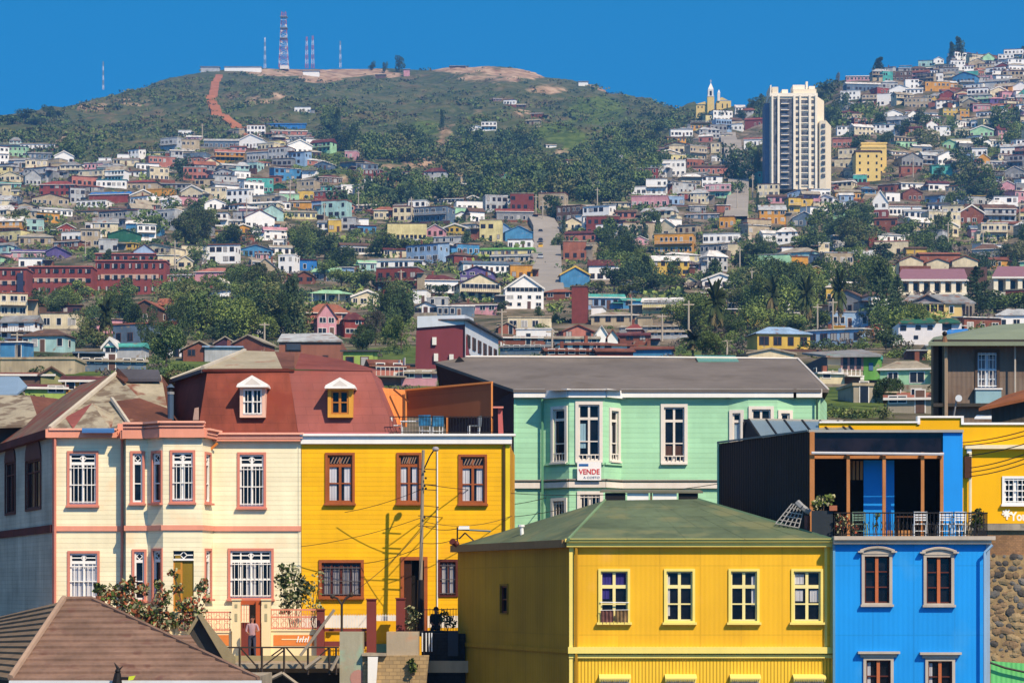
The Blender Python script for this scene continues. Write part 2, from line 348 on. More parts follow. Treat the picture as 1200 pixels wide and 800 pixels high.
piece('drain_elbow', ch, lambda m: m.path([P3(255, 519, 103.7), P3(246, 527, 103.7), P3(242, 530, 103.6), P3(242, 590, 103.6)], .055, flat('orange_trim', '#d8843c')))
# receding end wall (in shade) with two arched windows
SB = (cf[0].A.x, Y0); SAx = (SB[0] - 4.55 * 1.6, Y0 + 12 * 1.6); fs = Fac(SAx, SB); so_ = []
for (x0, x1, y0, y1) in ((7, 18, 543, 600), (31, 48, 541, 594)):
    q, o = win(fs, ch, x0, x1, y0, y1, sur=(.14, DWOOD, .05), frame=DWOOD, cols=2, rows=(.25,), name='arched_window'); so_.append(q)
    c = (q[0] + q[1]) / 2; r = (q[1] - q[0]) / 2 + .14
    piece('arch_head', o, lambda m: fs.prism(m, [(c + r * math.cos(t), q[3] + .05 + .55 * r * math.sin(t)) for t in [math.pi * k / 8 for k in range(9)]], -.02, .06, DWOOD))
wm = MB(); fs.wall(wm, 0, fs.L, ZS - .6, Z(507, Y0), so_, GRSH); wm.build('end_wall', ch, None)
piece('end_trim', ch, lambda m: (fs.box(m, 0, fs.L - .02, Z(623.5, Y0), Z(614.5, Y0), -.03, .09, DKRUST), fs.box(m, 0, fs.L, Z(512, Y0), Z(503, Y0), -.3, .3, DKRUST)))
# roof: big hip with patched sheets, a small front hip, slate ridge cap
rf = MB(); Yr = 110.8
E0 = P3(57, 503, 103.75); E1 = P3(150, 503, 103.75); E2 = P3(249, 501, 103.9); RL = P3(136, 438, Yr); RR = P3(189, 439, Yr); M0 = P3(150, 497, 104.3)
rf.poly([P3(57, 503, 103.75), P3(112, 503, 103.75), P3(152, 497, 104.2), P3(134, 470, 107.2), P3(163, 466, 107.8), RL], TAN2)
rf.poly([RL, P3(163, 466, 107.8), P3(196, 478, 106.9), RR], TAN)
rf.poly([P3(134, 470, 107.2), P3(152, 497, 104.2), P3(205, 500, 103.9), P3(196, 478, 106.9), P3(163, 466, 107.8)], RBRN)
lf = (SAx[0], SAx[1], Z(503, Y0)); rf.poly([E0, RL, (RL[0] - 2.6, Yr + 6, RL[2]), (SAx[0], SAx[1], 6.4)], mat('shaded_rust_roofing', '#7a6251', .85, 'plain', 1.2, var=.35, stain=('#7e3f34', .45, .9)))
rf.poly([RR, (RR[0] + .6, Yr + 7, RR[2] - .2), (RL[0] - 2.6, Yr + 6, RL[2]), RL], TAN)
rf.poly([RR, P3(196, 478, 106.9), P3(212, 500, 104), (RR[0] + 1.6, Yr + 6, 6.2)], RBRN)
ro = rf.build('roof', ch)
piece('hip_flashing', ro, lambda m: (m.path([P3(58, 501.5, 103.75), P3(137, 437, 110.7)], .11, mat('pale_flashing', '#bdb5a6', .6)), m.path([P3(151, 496, 104.1), P3(131, 467, 107.1)], .09, mat('pale_flashing', '#bdb5a6'))))
piece('ridge_cap', ro, lambda m: (m.slab([P3(137, 432, 110.6), P3(186, 433, 110.6), P3(189, 443.5, 109.6), P3(147, 444, 109.6)], .12, SLATE), m.slab([P3(133, 438, 110.7), P3(138, 431, 110.6), P3(150, 443, 109.4), P3(146, 447, 109.2)], .1, RBRN)))
sh = MB(); A_, B_, C_ = P3(86, 502, 103.7), P3(129, 502, 103.7), P3(108, 472, 105.6)
sh.poly([A_, B_, C_], TAN2); sh.poly([B_, P3(139, 489, 105.4), C_], TAN); sh.poly([A_, C_, P3(76, 489, 105.2)], PINKR); sh.build('front_hip', ro)
piece('blue_tarp_edge', ro, lambda m: m.slab([P3(96, 501.5, 103.6), P3(134, 501.5, 103.6), P3(134, 503.5, 103.3), P3(96, 503.5, 103.3)], .12, flat('blue_tarp', '#3f6fa8')))
fl = thing('flue_pipe', 'dark blue-grey metal flue pipe with a cap, standing beside the rust red mansard', 'flue', P3(200, 490, 105.3))
piece('pipe', fl, lambda m: (m.tube(P3(200, 492, 105.3), P3(200, 462, 105.3), .13, flat('blue_grey_steel', '#46586e', .4), 10), m.tube(P3(200, 462, 105.3), P3(200, 459, 105.3), .15, GREYM, 10)))
piece('cap', fl, lambda m: (m.tube(P3(200, 459, 105.3), P3(200, 453, 105.3), .10, BLKI, 8), m.tube(P3(200, 454, 105.3), P3(200, 450, 105.3), .17, flat('blue_grey_steel', '#46586e'), 10, .05)))
piece('vent_cowl', ch, lambda m: m.prism([P3(226, 492, 104.6), P3(233, 492, 104.6), P3(233, 477, 104.6), P3(228, 478, 104.6)], [P3(226, 492, 105), P3(233, 492, 105), P3(233, 477, 105), P3(228, 478, 105)], mat('pinkish_plaster', '#b89a8c')))

# ---------------------------------------------------------------- two mansard roofs (parts of their houses)
def mansard(par, bx0, bx1, tx0, tx1, m, yb, yt, closed=True):
    mb = MB(); B0, B1, T0, T1 = P3(bx0, yb, 104.25), P3(bx1, yb, 104.25), P3(tx0, yt, 105.3), P3(tx1, yt, 105.3)
    mb.poly([B0, B1, T1, T0], m); mb.poly([B1, (B1[0] + .2, B1[1] + 7, B1[2]), (T1[0] + .2, T1[1] + 5, T1[2]), T1], m)
    return mb, B0, T0, T1
mb, B0, T0, T1 = mansard(ch, 231.5, 349, 243.5, 338, RUST, 507, 431.5)
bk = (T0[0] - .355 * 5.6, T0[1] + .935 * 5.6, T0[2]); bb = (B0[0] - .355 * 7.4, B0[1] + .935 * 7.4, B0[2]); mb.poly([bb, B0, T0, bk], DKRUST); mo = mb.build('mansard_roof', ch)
ap = P3(287, 410.5, 111.4); ap2 = P3(322, 412, 111.6)
mb = MB(); mb.poly([(bk[0] - .25, bk[1], bk[2] - .03), (T0[0] - .2, T0[1] - .1, T0[2] - .03), ap], TAN2); mb.poly([(T0[0] - .2, T0[1] - .1, T0[2] - .03), P3(331, 432, 105.25), ap2, ap], mat('tan_and_rust_roofing', '#a09783', .85, 'plain', 1.4, var=.22, stain=('#8d5542', .34, .9)))
mb.poly([P3(331, 432, 105.25), P3(345, 432, 105.25), P3(345, 414, 111.6), ap2], RBRN); uo = mb.build('upper_roof', ch)
piece('hip_flashing', uo, lambda m: (m.path([(T0[0] - .2, T0[1] - .1, T0[2] + .02), ap], .09, mat('pale_flashing', '#bdb5a6')), m.path([(bk[0] - .25, bk[1], bk[2]), ap], .05, mat('pale_flashing', '#bdb5a6'))))
piece('eave_board', uo, lambda m: (m.tube((bk[0] - .25, bk[1], bk[2] - .12), (T0[0] - .2, T0[1] - .1, T0[2] - .12), .1, SLATE, 4), m.tube((T0[0] - .2, T0[1] - .1, T0[2] - .1), P3(345, 434, 105.25), .07, DKRUST, 4)))
piece('base_flashing', mo, lambda m: m.tube(P3(250, 507, 104.1), P3(352, 508, 104.1), .1, mat('red_edge', '#8e3b2c'), 4))
def dormer(par, x0, x1, yt, yb, wx0, wx1, wy0, wy1, px0, px1, pt, pb, wallm, frm, sur, style):
    Yd = 104.22; f = Fac((X(x0, Yd), Yd), (X(x1, Yd), Yd)); a, zt = f.at(x0, yt); b, zb = f.at(x1, yb); L = f.L
    q, o = win(f, par, wx0, wx1, wy0, wy1, sur=sur, frame=frm, cols=2, rows=style[0], grille=style[1], name='dormer_window', muntin=.03)
    m = MB(); f.wall(m, 0, L, zb, zt, [q], wallm); m.poly([f.P(0, zb, 0), f.P(0, zt, 0), f.P(0, zt, -2.4), f.P(0, zb, -2.4)], DKRUST); m.poly([f.P(L, zb, 0), f.P(L, zb, -2.4), f.P(L, zt, -2.4), f.P(L, zt, 0)], wallm); do = m.build('dormer', par)
    c = L / 2; h0 = f.at(px0, pb)[0]; h1 = f.at(px1, pb)[0]; zp = f.at(0, pb)[1]; zq = f.at(0, pt)[1]
    piece('pediment', do, lambda k: (f.prism(k, [(h0, zp - .07), (h1, zp - .07), (h1, zp), (h0, zp)], -2.2, .28, WHT), f.prism(k, [(h0 + .03, zp), (h1 - .03, zp), (h1 - .03, zp + .06), (c, zq), (h0 + .03, zp + .06)], -2.1, .24, WHT), f.prism(k, [(h0 + .3, zp + .03), (h1 - .3, zp + .03), (c, zq - .12)], .24, .25, mat('pediment_field', '#dcd6d0'))))
dormer(ch, 281, 311, 451, 489, 285, 307, 455, 486, 278, 315, 440, 452, mat('pink_cream_trim', '#efc3ae'), WHT, None, ((-.02, .5), (WHT, 0)))

# ---------------------------------------------------------------- yellow corner-side house
yh = thing('yellow_terrace_house', 'two-storey bright yellow house with brown window frames, white cornice and roof terrace', 'house', (X(470, Y0), Y0, ZS))
yf = Fac((X(353.4, Y0), Y0), (X(597, Y0), Y0)); yo = []
for k, (x0, x1, y0, y1) in enumerate([(384, 413, 533, 588), (467.5, 491, 533, 588), (540, 568, 535, 588.5)]):
    q, o = win(yf, yh, x0, x1, y0, y1, sur=(.1, WOOD, .06), frame=WOOD, cols=2, rows=(-.22, .6), sill=WOOD, curtain=[(.03, .36, .24, .97, CURT), (.66, .97, .24, .97, CURT)])
    yo.append(q); piece('carved_transom', o, lambda m: [m.tube(yf.P(q[0] + .12 + i * (q[1] - q[0] - .24) / 6, q[3] - .34, -.03), yf.P(q[0] + .12 + (i + 1) * (q[1] - q[0] - .24) / 6, q[3] - .08, -.03), .03, mat('pale_carving', '#8d7464'), 4) for i in range(6)] and None)
q, o = win(yf, yh, 377, 423, 659, 698, sur=(.12, WOOD, .06), frame=DWOOD, cols=4, rows=(.14,), sill=WOOD, curtain=[(.04, .96, .16, .97, mat('grey_curtain', '#8c8c96', .9, 'corr', 1.0, var=.35))], label='wide ground-floor window with iron bars', grille=(mat('iron_bars', '#5d5a5e'), .1)); yo.append(q)
q, o = win(yf, yh, 515.5, 534, 658, 697, sur=(.1, DWOOD, .06), frame=DWOOD, cols=2, rows=(), curtain=[(.1, .9, .05, .95, CURT)], grille=(mat('iron_bars', '#5d5a5e'), .05), label='narrow ground-floor window with iron bars'); yo.append(q)
a0, z1 = yf.at(473.5, 656); a1, z0 = yf.at(497, 745); yo.append((a0, a1, z0, z1))
d = MB(); yf.box(d, a0 - .14, a0, z0, z1 + .14, -.03, .07, WOOD); yf.box(d, a1, a1 + .14, z0, z1 + .14, -.03, .07, WOOD); yf.box(d, a0, a1, z1, z1 + .14, -.03, .07, WOOD)
yf.box(d, a0, a0 + .3, z0, z1, -.12, -.06, mat('dark_brown_door', '#3b2015')); yf.box(d, a0 + .3, a1, z0, z1, -.5, -.45, DARKROOM); d.build('door', yh)
wm = MB(); yf.wall(wm, 0, yf.L, Z(721, Y0), Z(512, Y0), yo, YEL); wm.build('wall', yh)
WPL = flat('white_plinth', '#e9e4da', .8, .15); wm = MB(); yf.wall(wm, 0, yf.L, Z(735, Y0), Z(721, Y0), yo, WPL); yf.wall(wm, 0, yf.L, ZS - .6, Z(735, Y0), yo, mat('yellow_plaster', '#f3b505', .8)); wm.build('plinth', yh)
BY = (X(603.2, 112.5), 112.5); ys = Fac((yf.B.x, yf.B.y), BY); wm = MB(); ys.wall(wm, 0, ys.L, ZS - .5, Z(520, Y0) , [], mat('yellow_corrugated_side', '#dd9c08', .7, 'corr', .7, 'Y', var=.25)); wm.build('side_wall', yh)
piece('downpipe', yh, lambda m: m.path([P3(590.5, 522, 103.95), P3(590.5, 700, 103.95)], .055, mat('dark_gutter', '#4a3a1c')))
piece('corner_board', yh, lambda m: yf.box(m, yf.L - .16, yf.L + .02, ZS, Z(520, Y0), -.05, .03, mat('yellow_board', '#ffcf2b')))
piece('white_downpipe', yh, lambda m: m.path([P3(512.5, 528, 103.95), P3(512.5, 712, 103.95)], .026, WHT))
m = MB(); yf.box(m, -.02, yf.L + .1, Z(520, Y0), Z(511, Y0), -.25, .18, WHT); yf.box(m, -.05, yf.L + .25, Z(511, Y0), Z(508.4, Y0), -.3, .3, WHT); m.build('cornice', yh)
fl_ = MB(); fl_.slab([P3(440, 508.5, 104.3), P3(597, 508.5, 104.3), (X(600, 112), 112, Z(508.5, Y0)), (X(440, 112), 112, Z(508.5, Y0))], .2, CONC); fl_.build('terrace_floor', yh)
mb, B0y, T0y, T1y = mansard(yh, 349.3, 463, 338.3, 434, PINKR, 506.5, 433.5); m2 = mb.build('mansard_roof', yh)
mb = MB(); mb.poly([P3(345.5, 432.6, 105.25), P3(436, 434.5, 105.25), P3(400, 421, 110.5), P3(352, 413.5, 111.6)], BRF); mb.poly([P3(436, 434.5, 105.25), P3(445, 434, 110), P3(400, 421, 110.5)], BRF); mb.build('upper_roof', yh)
piece('base_flashing', m2, lambda m: m.tube(P3(353, 508, 104.1), P3(462, 508, 104.1), .08, mat('pink_edge', '#b5696a'), 4))
dormer(yh, 384, 413.5, 452, 489, 388, 408.5, 457.5, 485, 381, 417, 442.5, 453.5, mat('ochre_surround', '#d59a3d'), mat('orange_wood', '#b5722e'), None, ((.5,), None))
# terrace screens
OR1 = mat('orange_sheet', '#ee9352', .7, 'corr', .6, 'X', var=.1); OR2 = mat('brown_orange_corrugated', '#93593a', .8, 'corr', .62, 'XY', var=.14)
sc = thing('terrace_screen', 'tall brown-orange corrugated windbreak screen on posts on the yellow house terrace', 'screen', P3(520, 507, 107))
g = Fac(P3(475, 0, 109.2)[:2], P3(577, 0, 105.2)[:2])
def zz(y, Y): return Z(y, Y)
piece('sheeting', sc, lambda m: m.prism([P3(475, 489, 109.2), P3(576, 489, 105.2), P3(576, 448.5, 105.2), P3(475, 457.5, 109.2)], [(p[0] + .05, p[1] + .05, p[2]) for p in (P3(475, 489, 109.2), P3(576, 489, 105.2), P3(576, 448.5, 105.2), P3(475, 457.5, 109.2))], OR2))
ORT = flat('orange_edge', '#d98a4a')
piece('top_rail', sc, lambda m: m.tube(P3(475, 457, 109.1), P3(577, 447.8, 105.1), .05, ORT, 4))
for xx, YY, yt in ((576.5, 105.12, 447.5), (476, 109.1, 457), (524, 107.2, 489)): piece('post', sc, lambda m: m.tube(P3(xx, 507.8 if xx != 476 else 500, YY), P3(xx, yt, YY), .05, ORT, 4))
s2 = thing('orange_terrace_wall', 'sunlit orange sheet wall beside the pinkish mansard, joining the terrace screen', 'wall', P3(455, 507, 108))
piece('sheet', s2, lambda m: m.prism([P3(436, 500, 108), P3(475.5, 500, 109.4), P3(475.5, 457, 109.4), P3(436, 453, 108)], [P3(436, 500, 108.06), P3(475.5, 500, 109.46), P3(475.5, 457, 109.46), P3(436, 453, 108.06)], OR1))
piece('brace', s2, lambda m: m.tube(P3(461, 456, 108.5), P3(479, 471, 108.6), .05, mat('brown_brace', '#6b3a20'), 4))
rl = thing('terrace_railing', 'thin black iron railing along the edge of the yellow house roof terrace', 'railing', P3(520, 508, Y0))
def rail(par, pts, zb, h, n, m, r=.018, rr=.03):
    mb = MB()
    for (p, q) in zip(pts[:-1], pts[1:]):
        mb.tube((*p, zb + h), (*q, zb + h), rr, m, 4); mb.tube((*p, zb + .08), (*q, zb + .08), rr * .7, m, 4)
    mb.build('rail', par); mb = MB()
    L = sum((Vector(q) - Vector(p)).length for p, q in zip(pts[:-1], pts[1:]))
    for (p, q) in zip(pts[:-1], pts[1:]):
        l = (Vector(q) - Vector(p)).length; k = max(1, int(round(n * l / L)))
        for i in range(k + 1):
            a = Vector(p).lerp(Vector(q), i / k); mb.tube((a.x, a.y, zb + .01), (a.x, a.y, zb + h), r, m, 4)
    o = mb.build('balusters', par)
rail(rl, [P3(457, 0, 104)[:2], P3(577, 0, 104)[:2], P3(577, 0, 105)[:2]], Z(508.3, Y0), .70, 42, BLKI, .012, .025)
pp = thing('pink_post', 'pink terrace post with a cap against the maroon gable wall', 'post', P3(586, 508, 108))
piece('shaft', pp, lambda m: m.hexa([P3(584, 508, 108), P3(590, 508, 108), P3(590, 508, 108.3), P3(584, 508, 108.3), P3(583.5, 478, 108), P3(588.5, 478, 108), P3(588.5, 478, 108.3), P3(583.5, 478, 108.3)], mat('pink_plaster', '#c56a6b')))
piece('cap', pp, lambda m: m.hexa([P3(576, 478, 107.8), P3(590, 478, 107.8), P3(590, 478, 108.5), P3(576, 478, 108.5), P3(576, 476, 107.8), P3(590, 476, 107.8), P3(590, 476, 108.5), P3(576, 476, 108.5)], mat('pink_cap', '#d98b80')))

# ---------------------------------------------------------------- mint green house behind
MINT = mat('mint_siding', '#a3d8b2', .7, 'siding', .82, var=.1, bump=.4, stain=('#94c4a3', .36, .5)); GYR = mat('brown_grey_roof_sheet', '#6e6763', .8, 'plain', .6, var=.22, stain=('#5f5853', .38, .35), bump=.25)
MARO = mat('maroon_gable_wall', '#4a2028', .85, 'corr', .5, 'Y', var=.35); CRW = flat('off_white_frame', '#e3dcd3')
Yg = 120.0
gh = thing('mint_green_house', 'large mint green clapboard house with white trim, bay window and brown-grey roof', 'house', (X(780, Yg), Yg, -3))
gp = [(603, Yg), (637, Yg), (640, Yg - .05), (667, Yg - 1.1), (708, Yg - 1.1), (728, Yg), (853, Yg), (877, Yg - .2), (911, Yg - .2), (930, Yg), (961, Yg)]
gf = facades(gp); go = {i: [] for i in range(len(gf))}
def gw(i, x0, x1, y0, y1, cols, rows, **k):
    q, o = win(gf[i], gh, x0, x1, y0, y1, sur=(.15, CRW, .07), frame=CRW, cols=cols, rows=rows, sill=CRW, **k); go[i].append(q); return o
def bars(i, o, x0, x1, y0, y1):
    def fn(m):
        a0, z1 = gf[i].at(x0, y0); a1, z0 = gf[i].at(x1, y1)
        n = max(3, int((a1 - a0) / .17))
        for j in range(n + 1): c = a0 + (a1 - a0) * j / n; gf[i].box(m, c - .016, c + .016, z0, z1, .0, .03, CRW)
        gf[i].box(m, a0, a1, z1 - .05, z1, .002, .035, CRW)
    piece('guard_bars', o, fn)
o = gw(2, 649, 662.5, 480, 540, 1, (-.2, .66)); bars(2, o, 649, 662.5, 531, 540)
o = gw(3, 678, 702.5, 474, 539, 2, (-.25, .66), curtain=[(.08, .35, .34, .78, mat('blue_white_curtain', '#8fb3c4', .9, 'corr', var=.4))]); bars(3, o, 678, 702.5, 532, 539)
o = gw(4, 715.5, 724, 481, 539, 1, (-.2, .66), curtain=[(.1, .5, .3, .9, CURT)]); bars(4, o, 715.5, 724, 531, 539)
o = gw(5, 778, 802, 477, 541, 2, (-.25, .66), curtain=[(.05, .95, .7, .88, mat('brown_blind', '#4b3431'))]); bars(5, o, 778, 802, 533.5, 541)
o = gw(6, 858.5, 868, 484, 518, 1, (-.28,), curtain=[(.2, .9, .36, 1, mat('pale_blind', '#9db6c6'))]); o = gw(7, 881, 903, 479.5, 512, 2, (.5,)); o = gw(8, 915, 925, 484, 506, 1, (.5,))
o = gw(3, 680, 703, 579, 620, 2, (.5,), grille=(CRW, .02)); o = gw(2, 649, 662, 587, 625, 1, (.5,), grille=(CRW, .02))
wm = MB()
for i, f in enumerate(gf): f.wall(wm, 0, f.L, -3.4, Z(460, Yg), go[i], MINT)
ge = Fac((gf[-1].B.x, Yg), (X(969, 127), 127)); ge.wall(wm, 0, ge.L, -3.4, Z(460, Yg), [], MINT); wm.build('wall', gh)
m = MB()
for i, f in enumerate(gf):
    if i == 1: continue
    if i in (6, 7, 8): continue
    k = .9915 if i == 3 else .994 if i in (2, 4) else 1
    f.box(m, -.04, f.L + .06, Z(466, Yg) * k, Z(456.3, Yg) * k, -.3, (.3 if k == 1 else .2) + (i % 3) * .003, WHT)
fb_ = Fac(gf[6].A[:], gf[8].B[:]); fb_.box(m, -.1, fb_.L + .1, Z(466, Yg), Z(456.3, Yg), -.3, .3, WHT); m.build('fascia', gh)
m = MB()
for i, f in enumerate(gf):
    if i == 1: continue
    f.box(m, -.03, f.L + .04, Z(572, Yg), Z(565.5, Yg), -.03, .14 + (i % 3) * .003, CRW); f.box(m, -.03, f.L + .04, Z(563.5, Yg), Z(562, Yg), -.03, .2 + (i % 3) * .003, mat('grey_drip', '#9c948c'))
m.build('string_course', gh)
m = MB(); gf[3].box(m, 0, gf[3].L, Z(545.5, Yg), Z(543, Yg), -.02, .1, MINT); gf[2].box(m, 0, gf[2].L, Z(545.5, Yg), Z(543, Yg), -.02, .1, MINT); gf[4].box(m, 0, gf[4].L, Z(545.5, Yg), Z(543, Yg), -.02, .1, MINT); m.build('bay_ledge', gh)
Gp = P3(510.5, 424.6, 130.6); Gr = (Gp[0] + .3, Gp[1] + 9, 8.6)
m = MB(); m.poly([(X(603, Yg), Yg, -3.4), (X(603, Yg), Yg, Z(457, Yg)), Gp, Gr, (Gr[0], Gr[1], -3.4)], MARO); m.build('gable_wall', gh)
m = MB(); e0 = P3(601.5, 456, Yg - .35); e1 = P3(962, 456, Yg - .35); r0 = P3(546, 418.3, 131); r1 = P3(935, 420.5, 131)
m.slab([e0, e1, P3(971, 456.5, Yg + .2), r1, r0, P3(509.5, 424.3, 130.6)], .14, GYR); m.slab([P3(971, 456.5, Yg + .2), (r1[0] + 1.8, 139, 9.4), r1], .12, GYR); m.slab([r0, r1, (r1[0] + 1.8, 139, 9.4), (Gr[0], Gr[1], 8.6), Gp], .12, GYR); ro = m.build('roof', gh)
piece('bay_roof', ro, lambda m: m.prism([P3(638, 457.5, 118.8), P3(667, 457.2, 118.5), P3(715, 457.2, 118.5), P3(731, 457.5, 119.4)], [P3(668, 446, 121.4), P3(670, 445, 121.6), P3(674, 444.6, 121.6), P3(677, 445.4, 121.5)], GYR))
piece('ridge_flashing', ro, lambda m: m.path([P3(546, 417.8, 131), P3(745, 418.3, 131), P3(935, 420, 131), P3(970.5, 455.8, Yg + .3)], .06, CRW))
piece('vent', ro, lambda m: m.prism([P3(533, 424, 130.5), P3(545, 424, 130.5), P3(538, 417, 130.5)], [P3(533, 424, 132), P3(545, 424, 132), P3(538, 417, 132)], BLKI))
piece('skylight', ro, lambda m: (m.slab([P3(818, 423, 130), P3(866, 423.6, 130), P3(862, 416.5, 131.6), P3(814, 416, 131.6)], .1, mat('green_glass_sheet', '#5f8f7c', .25)), m.slab([P3(814, 425.5, 129.8), P3(870, 426, 129.8), P3(868, 423.5, 130.2), P3(816, 423, 130.2)], .3, BLKI)))
piece('downpipe', gh, lambda m: m.path([P3(635.5, 467, 119.8), P3(635.5, 640, 119.8)], .06, mat('green_pipe', '#5f9a78'))); piece('downpipe', gh, lambda m: m.path([P3(957.5, 467, 119.8), P3(957.5, 520, 119.8)], .05, mat('dark_green_pipe', '#2f5345')))
piece('corner_board', gh, lambda m: gf[0].box(m, -.03, .08, -3, Z(466, Yg), -.05, .04, MINT))
# for-sale sign hung under the bay window
sg = thing('for_sale_sign', 'white rectangular sign reading VENDE in red, hung under the bay window', 'sign', P3(690.5, 562, 118.6))
sf = Fac((X(676.5, 118.6), 118.6), (X(704.5, 118.6), 118.6))
piece('board', sg, lambda m: sf.pbox(m, 676.5, 704.5, 541, 562.5, -.04, 0, flat('sign_white', '#f4f4f2', .5, .04)))
piece('logo_bar', sg, lambda m: (sf.pbox(m, 678.5, 689.5, 543.2, 546, .001, .012, flat('sign_blue', '#1f62a8'))))
def text(body, name, par, fac, x, y, h, m, xw=None, d=.012, label=None, bold=0):
    c = bpy.data.curves.new(name, 'FONT'); c.body = body; c.size = 1; c.extrude = .004; c.offset = bold
    tmp = bpy.data.objects.new('tmp', c); COL.objects.link(tmp); dg = bpy.context.evaluated_depsgraph_get(); dg.update(); me = bpy.data.meshes.new_from_object(tmp.evaluated_get(dg)); bpy.data.objects.remove(tmp)
    n = len(me.vertices); co = np.zeros(n * 3); me.vertices.foreach_get('co', co); co = co.reshape(-1, 3); co[:, 0] -= co[:, 0].min(); hh = co[:, 1].max(); ww = co[:, 0].max()
    a, z = fac.at(x, y); sc_ = h / hh; sx = (xw / ww) if xw else sc_
    og = ORG.get(par.name, (0, 0, 0)); out = []
    for p in co: q = fac.P(a + p[0] * sx, z + p[1] * sc_, d + p[2]); out += [q[0] - og[0], q[1] - og[1], q[2] - og[2]]
    me.vertices.foreach_set('co', out); me.materials.clear(); me.materials.append(m); me.update(); o = bpy.data.objects.new(name, me); COL.objects.link(o); o.parent = par; ORG[o.name] = og
    if label: o['label'] = label
    return o
text('VENDE', 'lettering', sg, sf, 678.2, 555.2, .235, flat('sign_red', '#d13a3f'), xw=.97, bold=.02)
text('A COSTO', 'small_lettering', sg, sf, 683.5, 560.4, .10, flat('sign_grey_blue', '#5d7fa0'), xw=.76)

# ---------------------------------------------------------------- front yellow corner building
YL2 = mat('warm_yellow_sheet', '#f6b824', .65, 'corr', .62, 'X', var=.16, bump=.10, stain=('#e6b044', .33, .45)); YL2S = mat('warm_yellow_shade_sheet', '#b98c1c', .75, 'corr', .62, 'Y', var=.25, bump=.4)  # side sheet is the front yellow darkened, its shade put in the colour
YCOR = mat('warm_yellow_corrugated', '#f4c035', .7, 'corr', .9, 'X', var=.06, bump=.9); PYEL = flat('pale_yellow_trim', '#ffdc78', .6, .07); GRNR = mat('grey_green_roof', '#5b6a50', .8, 'plain', .9, var=.32, stain=('#6b7050', .44, .7), bump=.5)
Yf = 88.0
fy = thing('yellow_corner_building', 'warm yellow sheet-clad building with a grey-green hip roof, nearest in the street', 'house', (X(820, Yf), Yf, -8))
ff = Fac((X(667.3, Yf), Yf), (X(976.5, Yf), Yf)); fo = []
MULW = flat('cream_sash', '#f3e2a0'); BLUC = mat('indigo_curtain', '#35307c', .9, 'corr', var=.3)
sets = [(704, 735.5, 669, 727, [(.04, .96, .03, .3, BLUC), (.04, .32, .33, .56, BLUC)]), (781, 811.5, 669, 727, [(.0, .14, .1, .9, CURT)]), (856.5, 887, 669, 727, [(.8, .95, .1, .7, CURT)]), (930, 961.5, 669, 727, [(.06, .4, .06, .26, CURT), (.08, .36, .38, .6, CURT), (.62, .94, .38, .62, CURT)])]
for k, (x0, x1, y0, y1, cu) in enumerate(sets):
    q, o = win(ff, fy, x0, x1, y0, y1, sur=(.085, PYEL, .06), frame=MULW, cols=2, rows=(-.31, .66), sill=PYEL, curtain=cu, fw=.05); fo.append(q)
for (x0, x1) in ((704, 737), (781, 814), (857, 889), (931, 965)):
    q, o = win(ff, fy, x0, x1, 795.5, 850, sur=(.06, PYEL, .05), frame=MULW, cols=4, rows=(.3,), grille=(WHT, 0)); fo.append(q)
    def hood(m):
        a0, z0 = ff.at(x0 - 2, 794.5); a1, z1 = ff.at(x1 + 2, 790.5)
        m.hexa([ff.P(a0, z0 - .02, .32), ff.P(a1, z0 - .02, .32), ff.P(a1, z0 + .05, 0), ff.P(a0, z0 + .05, 0), ff.P(a0, z0 + .03, .32), ff.P(a1, z0 + .03, .32), ff.P(a1, z0 + .15, 0), ff.P(a0, z0 + .15, 0)], PYEL)
        n = 14
        for i in range(n): ff.box(m, a0 + (a1 - a0) * (i + .15) / n, a0 + (a1 - a0) * (i + .55) / n, z0 - .09, z0 - .02, .29, .31, PYEL)
    piece('window_hood', o, hood)
wm = MB(); ff.wall(wm, 0, ff.L, Z(757, Yf), Z(640, Yf), fo, YL2); wm.build('wall', fy)
wm = MB(); ff.wall(wm, 0, ff.L, -8, Z(757, Yf), fo, YCOR); wm.build('lower_wall', fy)
FA = (X(667.3, Yf), Yf); FB = (X(536.5, 99.6), 99.6); fl2 = Fac(FB, FA); lo_ = []
q, o = win(fl2, fy, 587, 595, 686, 718, sur=(.07, mat('side_trim', '#8a6a1c'), .04), frame=DWOOD, cols=1, rows=(.5,), label='narrow window in the shaded side wall'); lo_.append(q)
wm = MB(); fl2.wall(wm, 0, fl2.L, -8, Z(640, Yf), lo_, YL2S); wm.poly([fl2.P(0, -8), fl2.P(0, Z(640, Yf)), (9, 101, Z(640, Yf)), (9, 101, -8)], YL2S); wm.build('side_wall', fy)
m = MB(); ff.box(m, -.1, ff.L + .02, Z(640.5, Yf), Z(634.8, Yf), -.3, .22, PYEL); ff.box(m, -.16, ff.L + .02, Z(634.8, Yf), Z(631, Yf), -.3, .34, PYEL); m.build('cornice', fy)
m = MB(); fl2.box(m, -.1, fl2.L, Z(641, Yf), Z(632, Yf), -.3, .28, mat('brown_side_fascia', '#8d7350', .8)); m.build('side_fascia', fy)
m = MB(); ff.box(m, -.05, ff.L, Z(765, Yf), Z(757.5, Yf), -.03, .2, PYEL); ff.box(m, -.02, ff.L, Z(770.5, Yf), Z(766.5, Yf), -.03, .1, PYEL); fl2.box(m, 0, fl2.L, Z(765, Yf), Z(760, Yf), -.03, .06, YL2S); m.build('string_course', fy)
piece('corner_pilaster', fy, lambda m: (ff.pbox(m, 667, 672, 640, 900, -.03, .07, PYEL),)); piece('corner_pilaster', fy, lambda m: (ff.pbox(m, 966, 976, 640, 757, -.03, .07, PYEL), ff.pbox(m, 969, 972.5, 640, 757, .07, .09, YL2)))
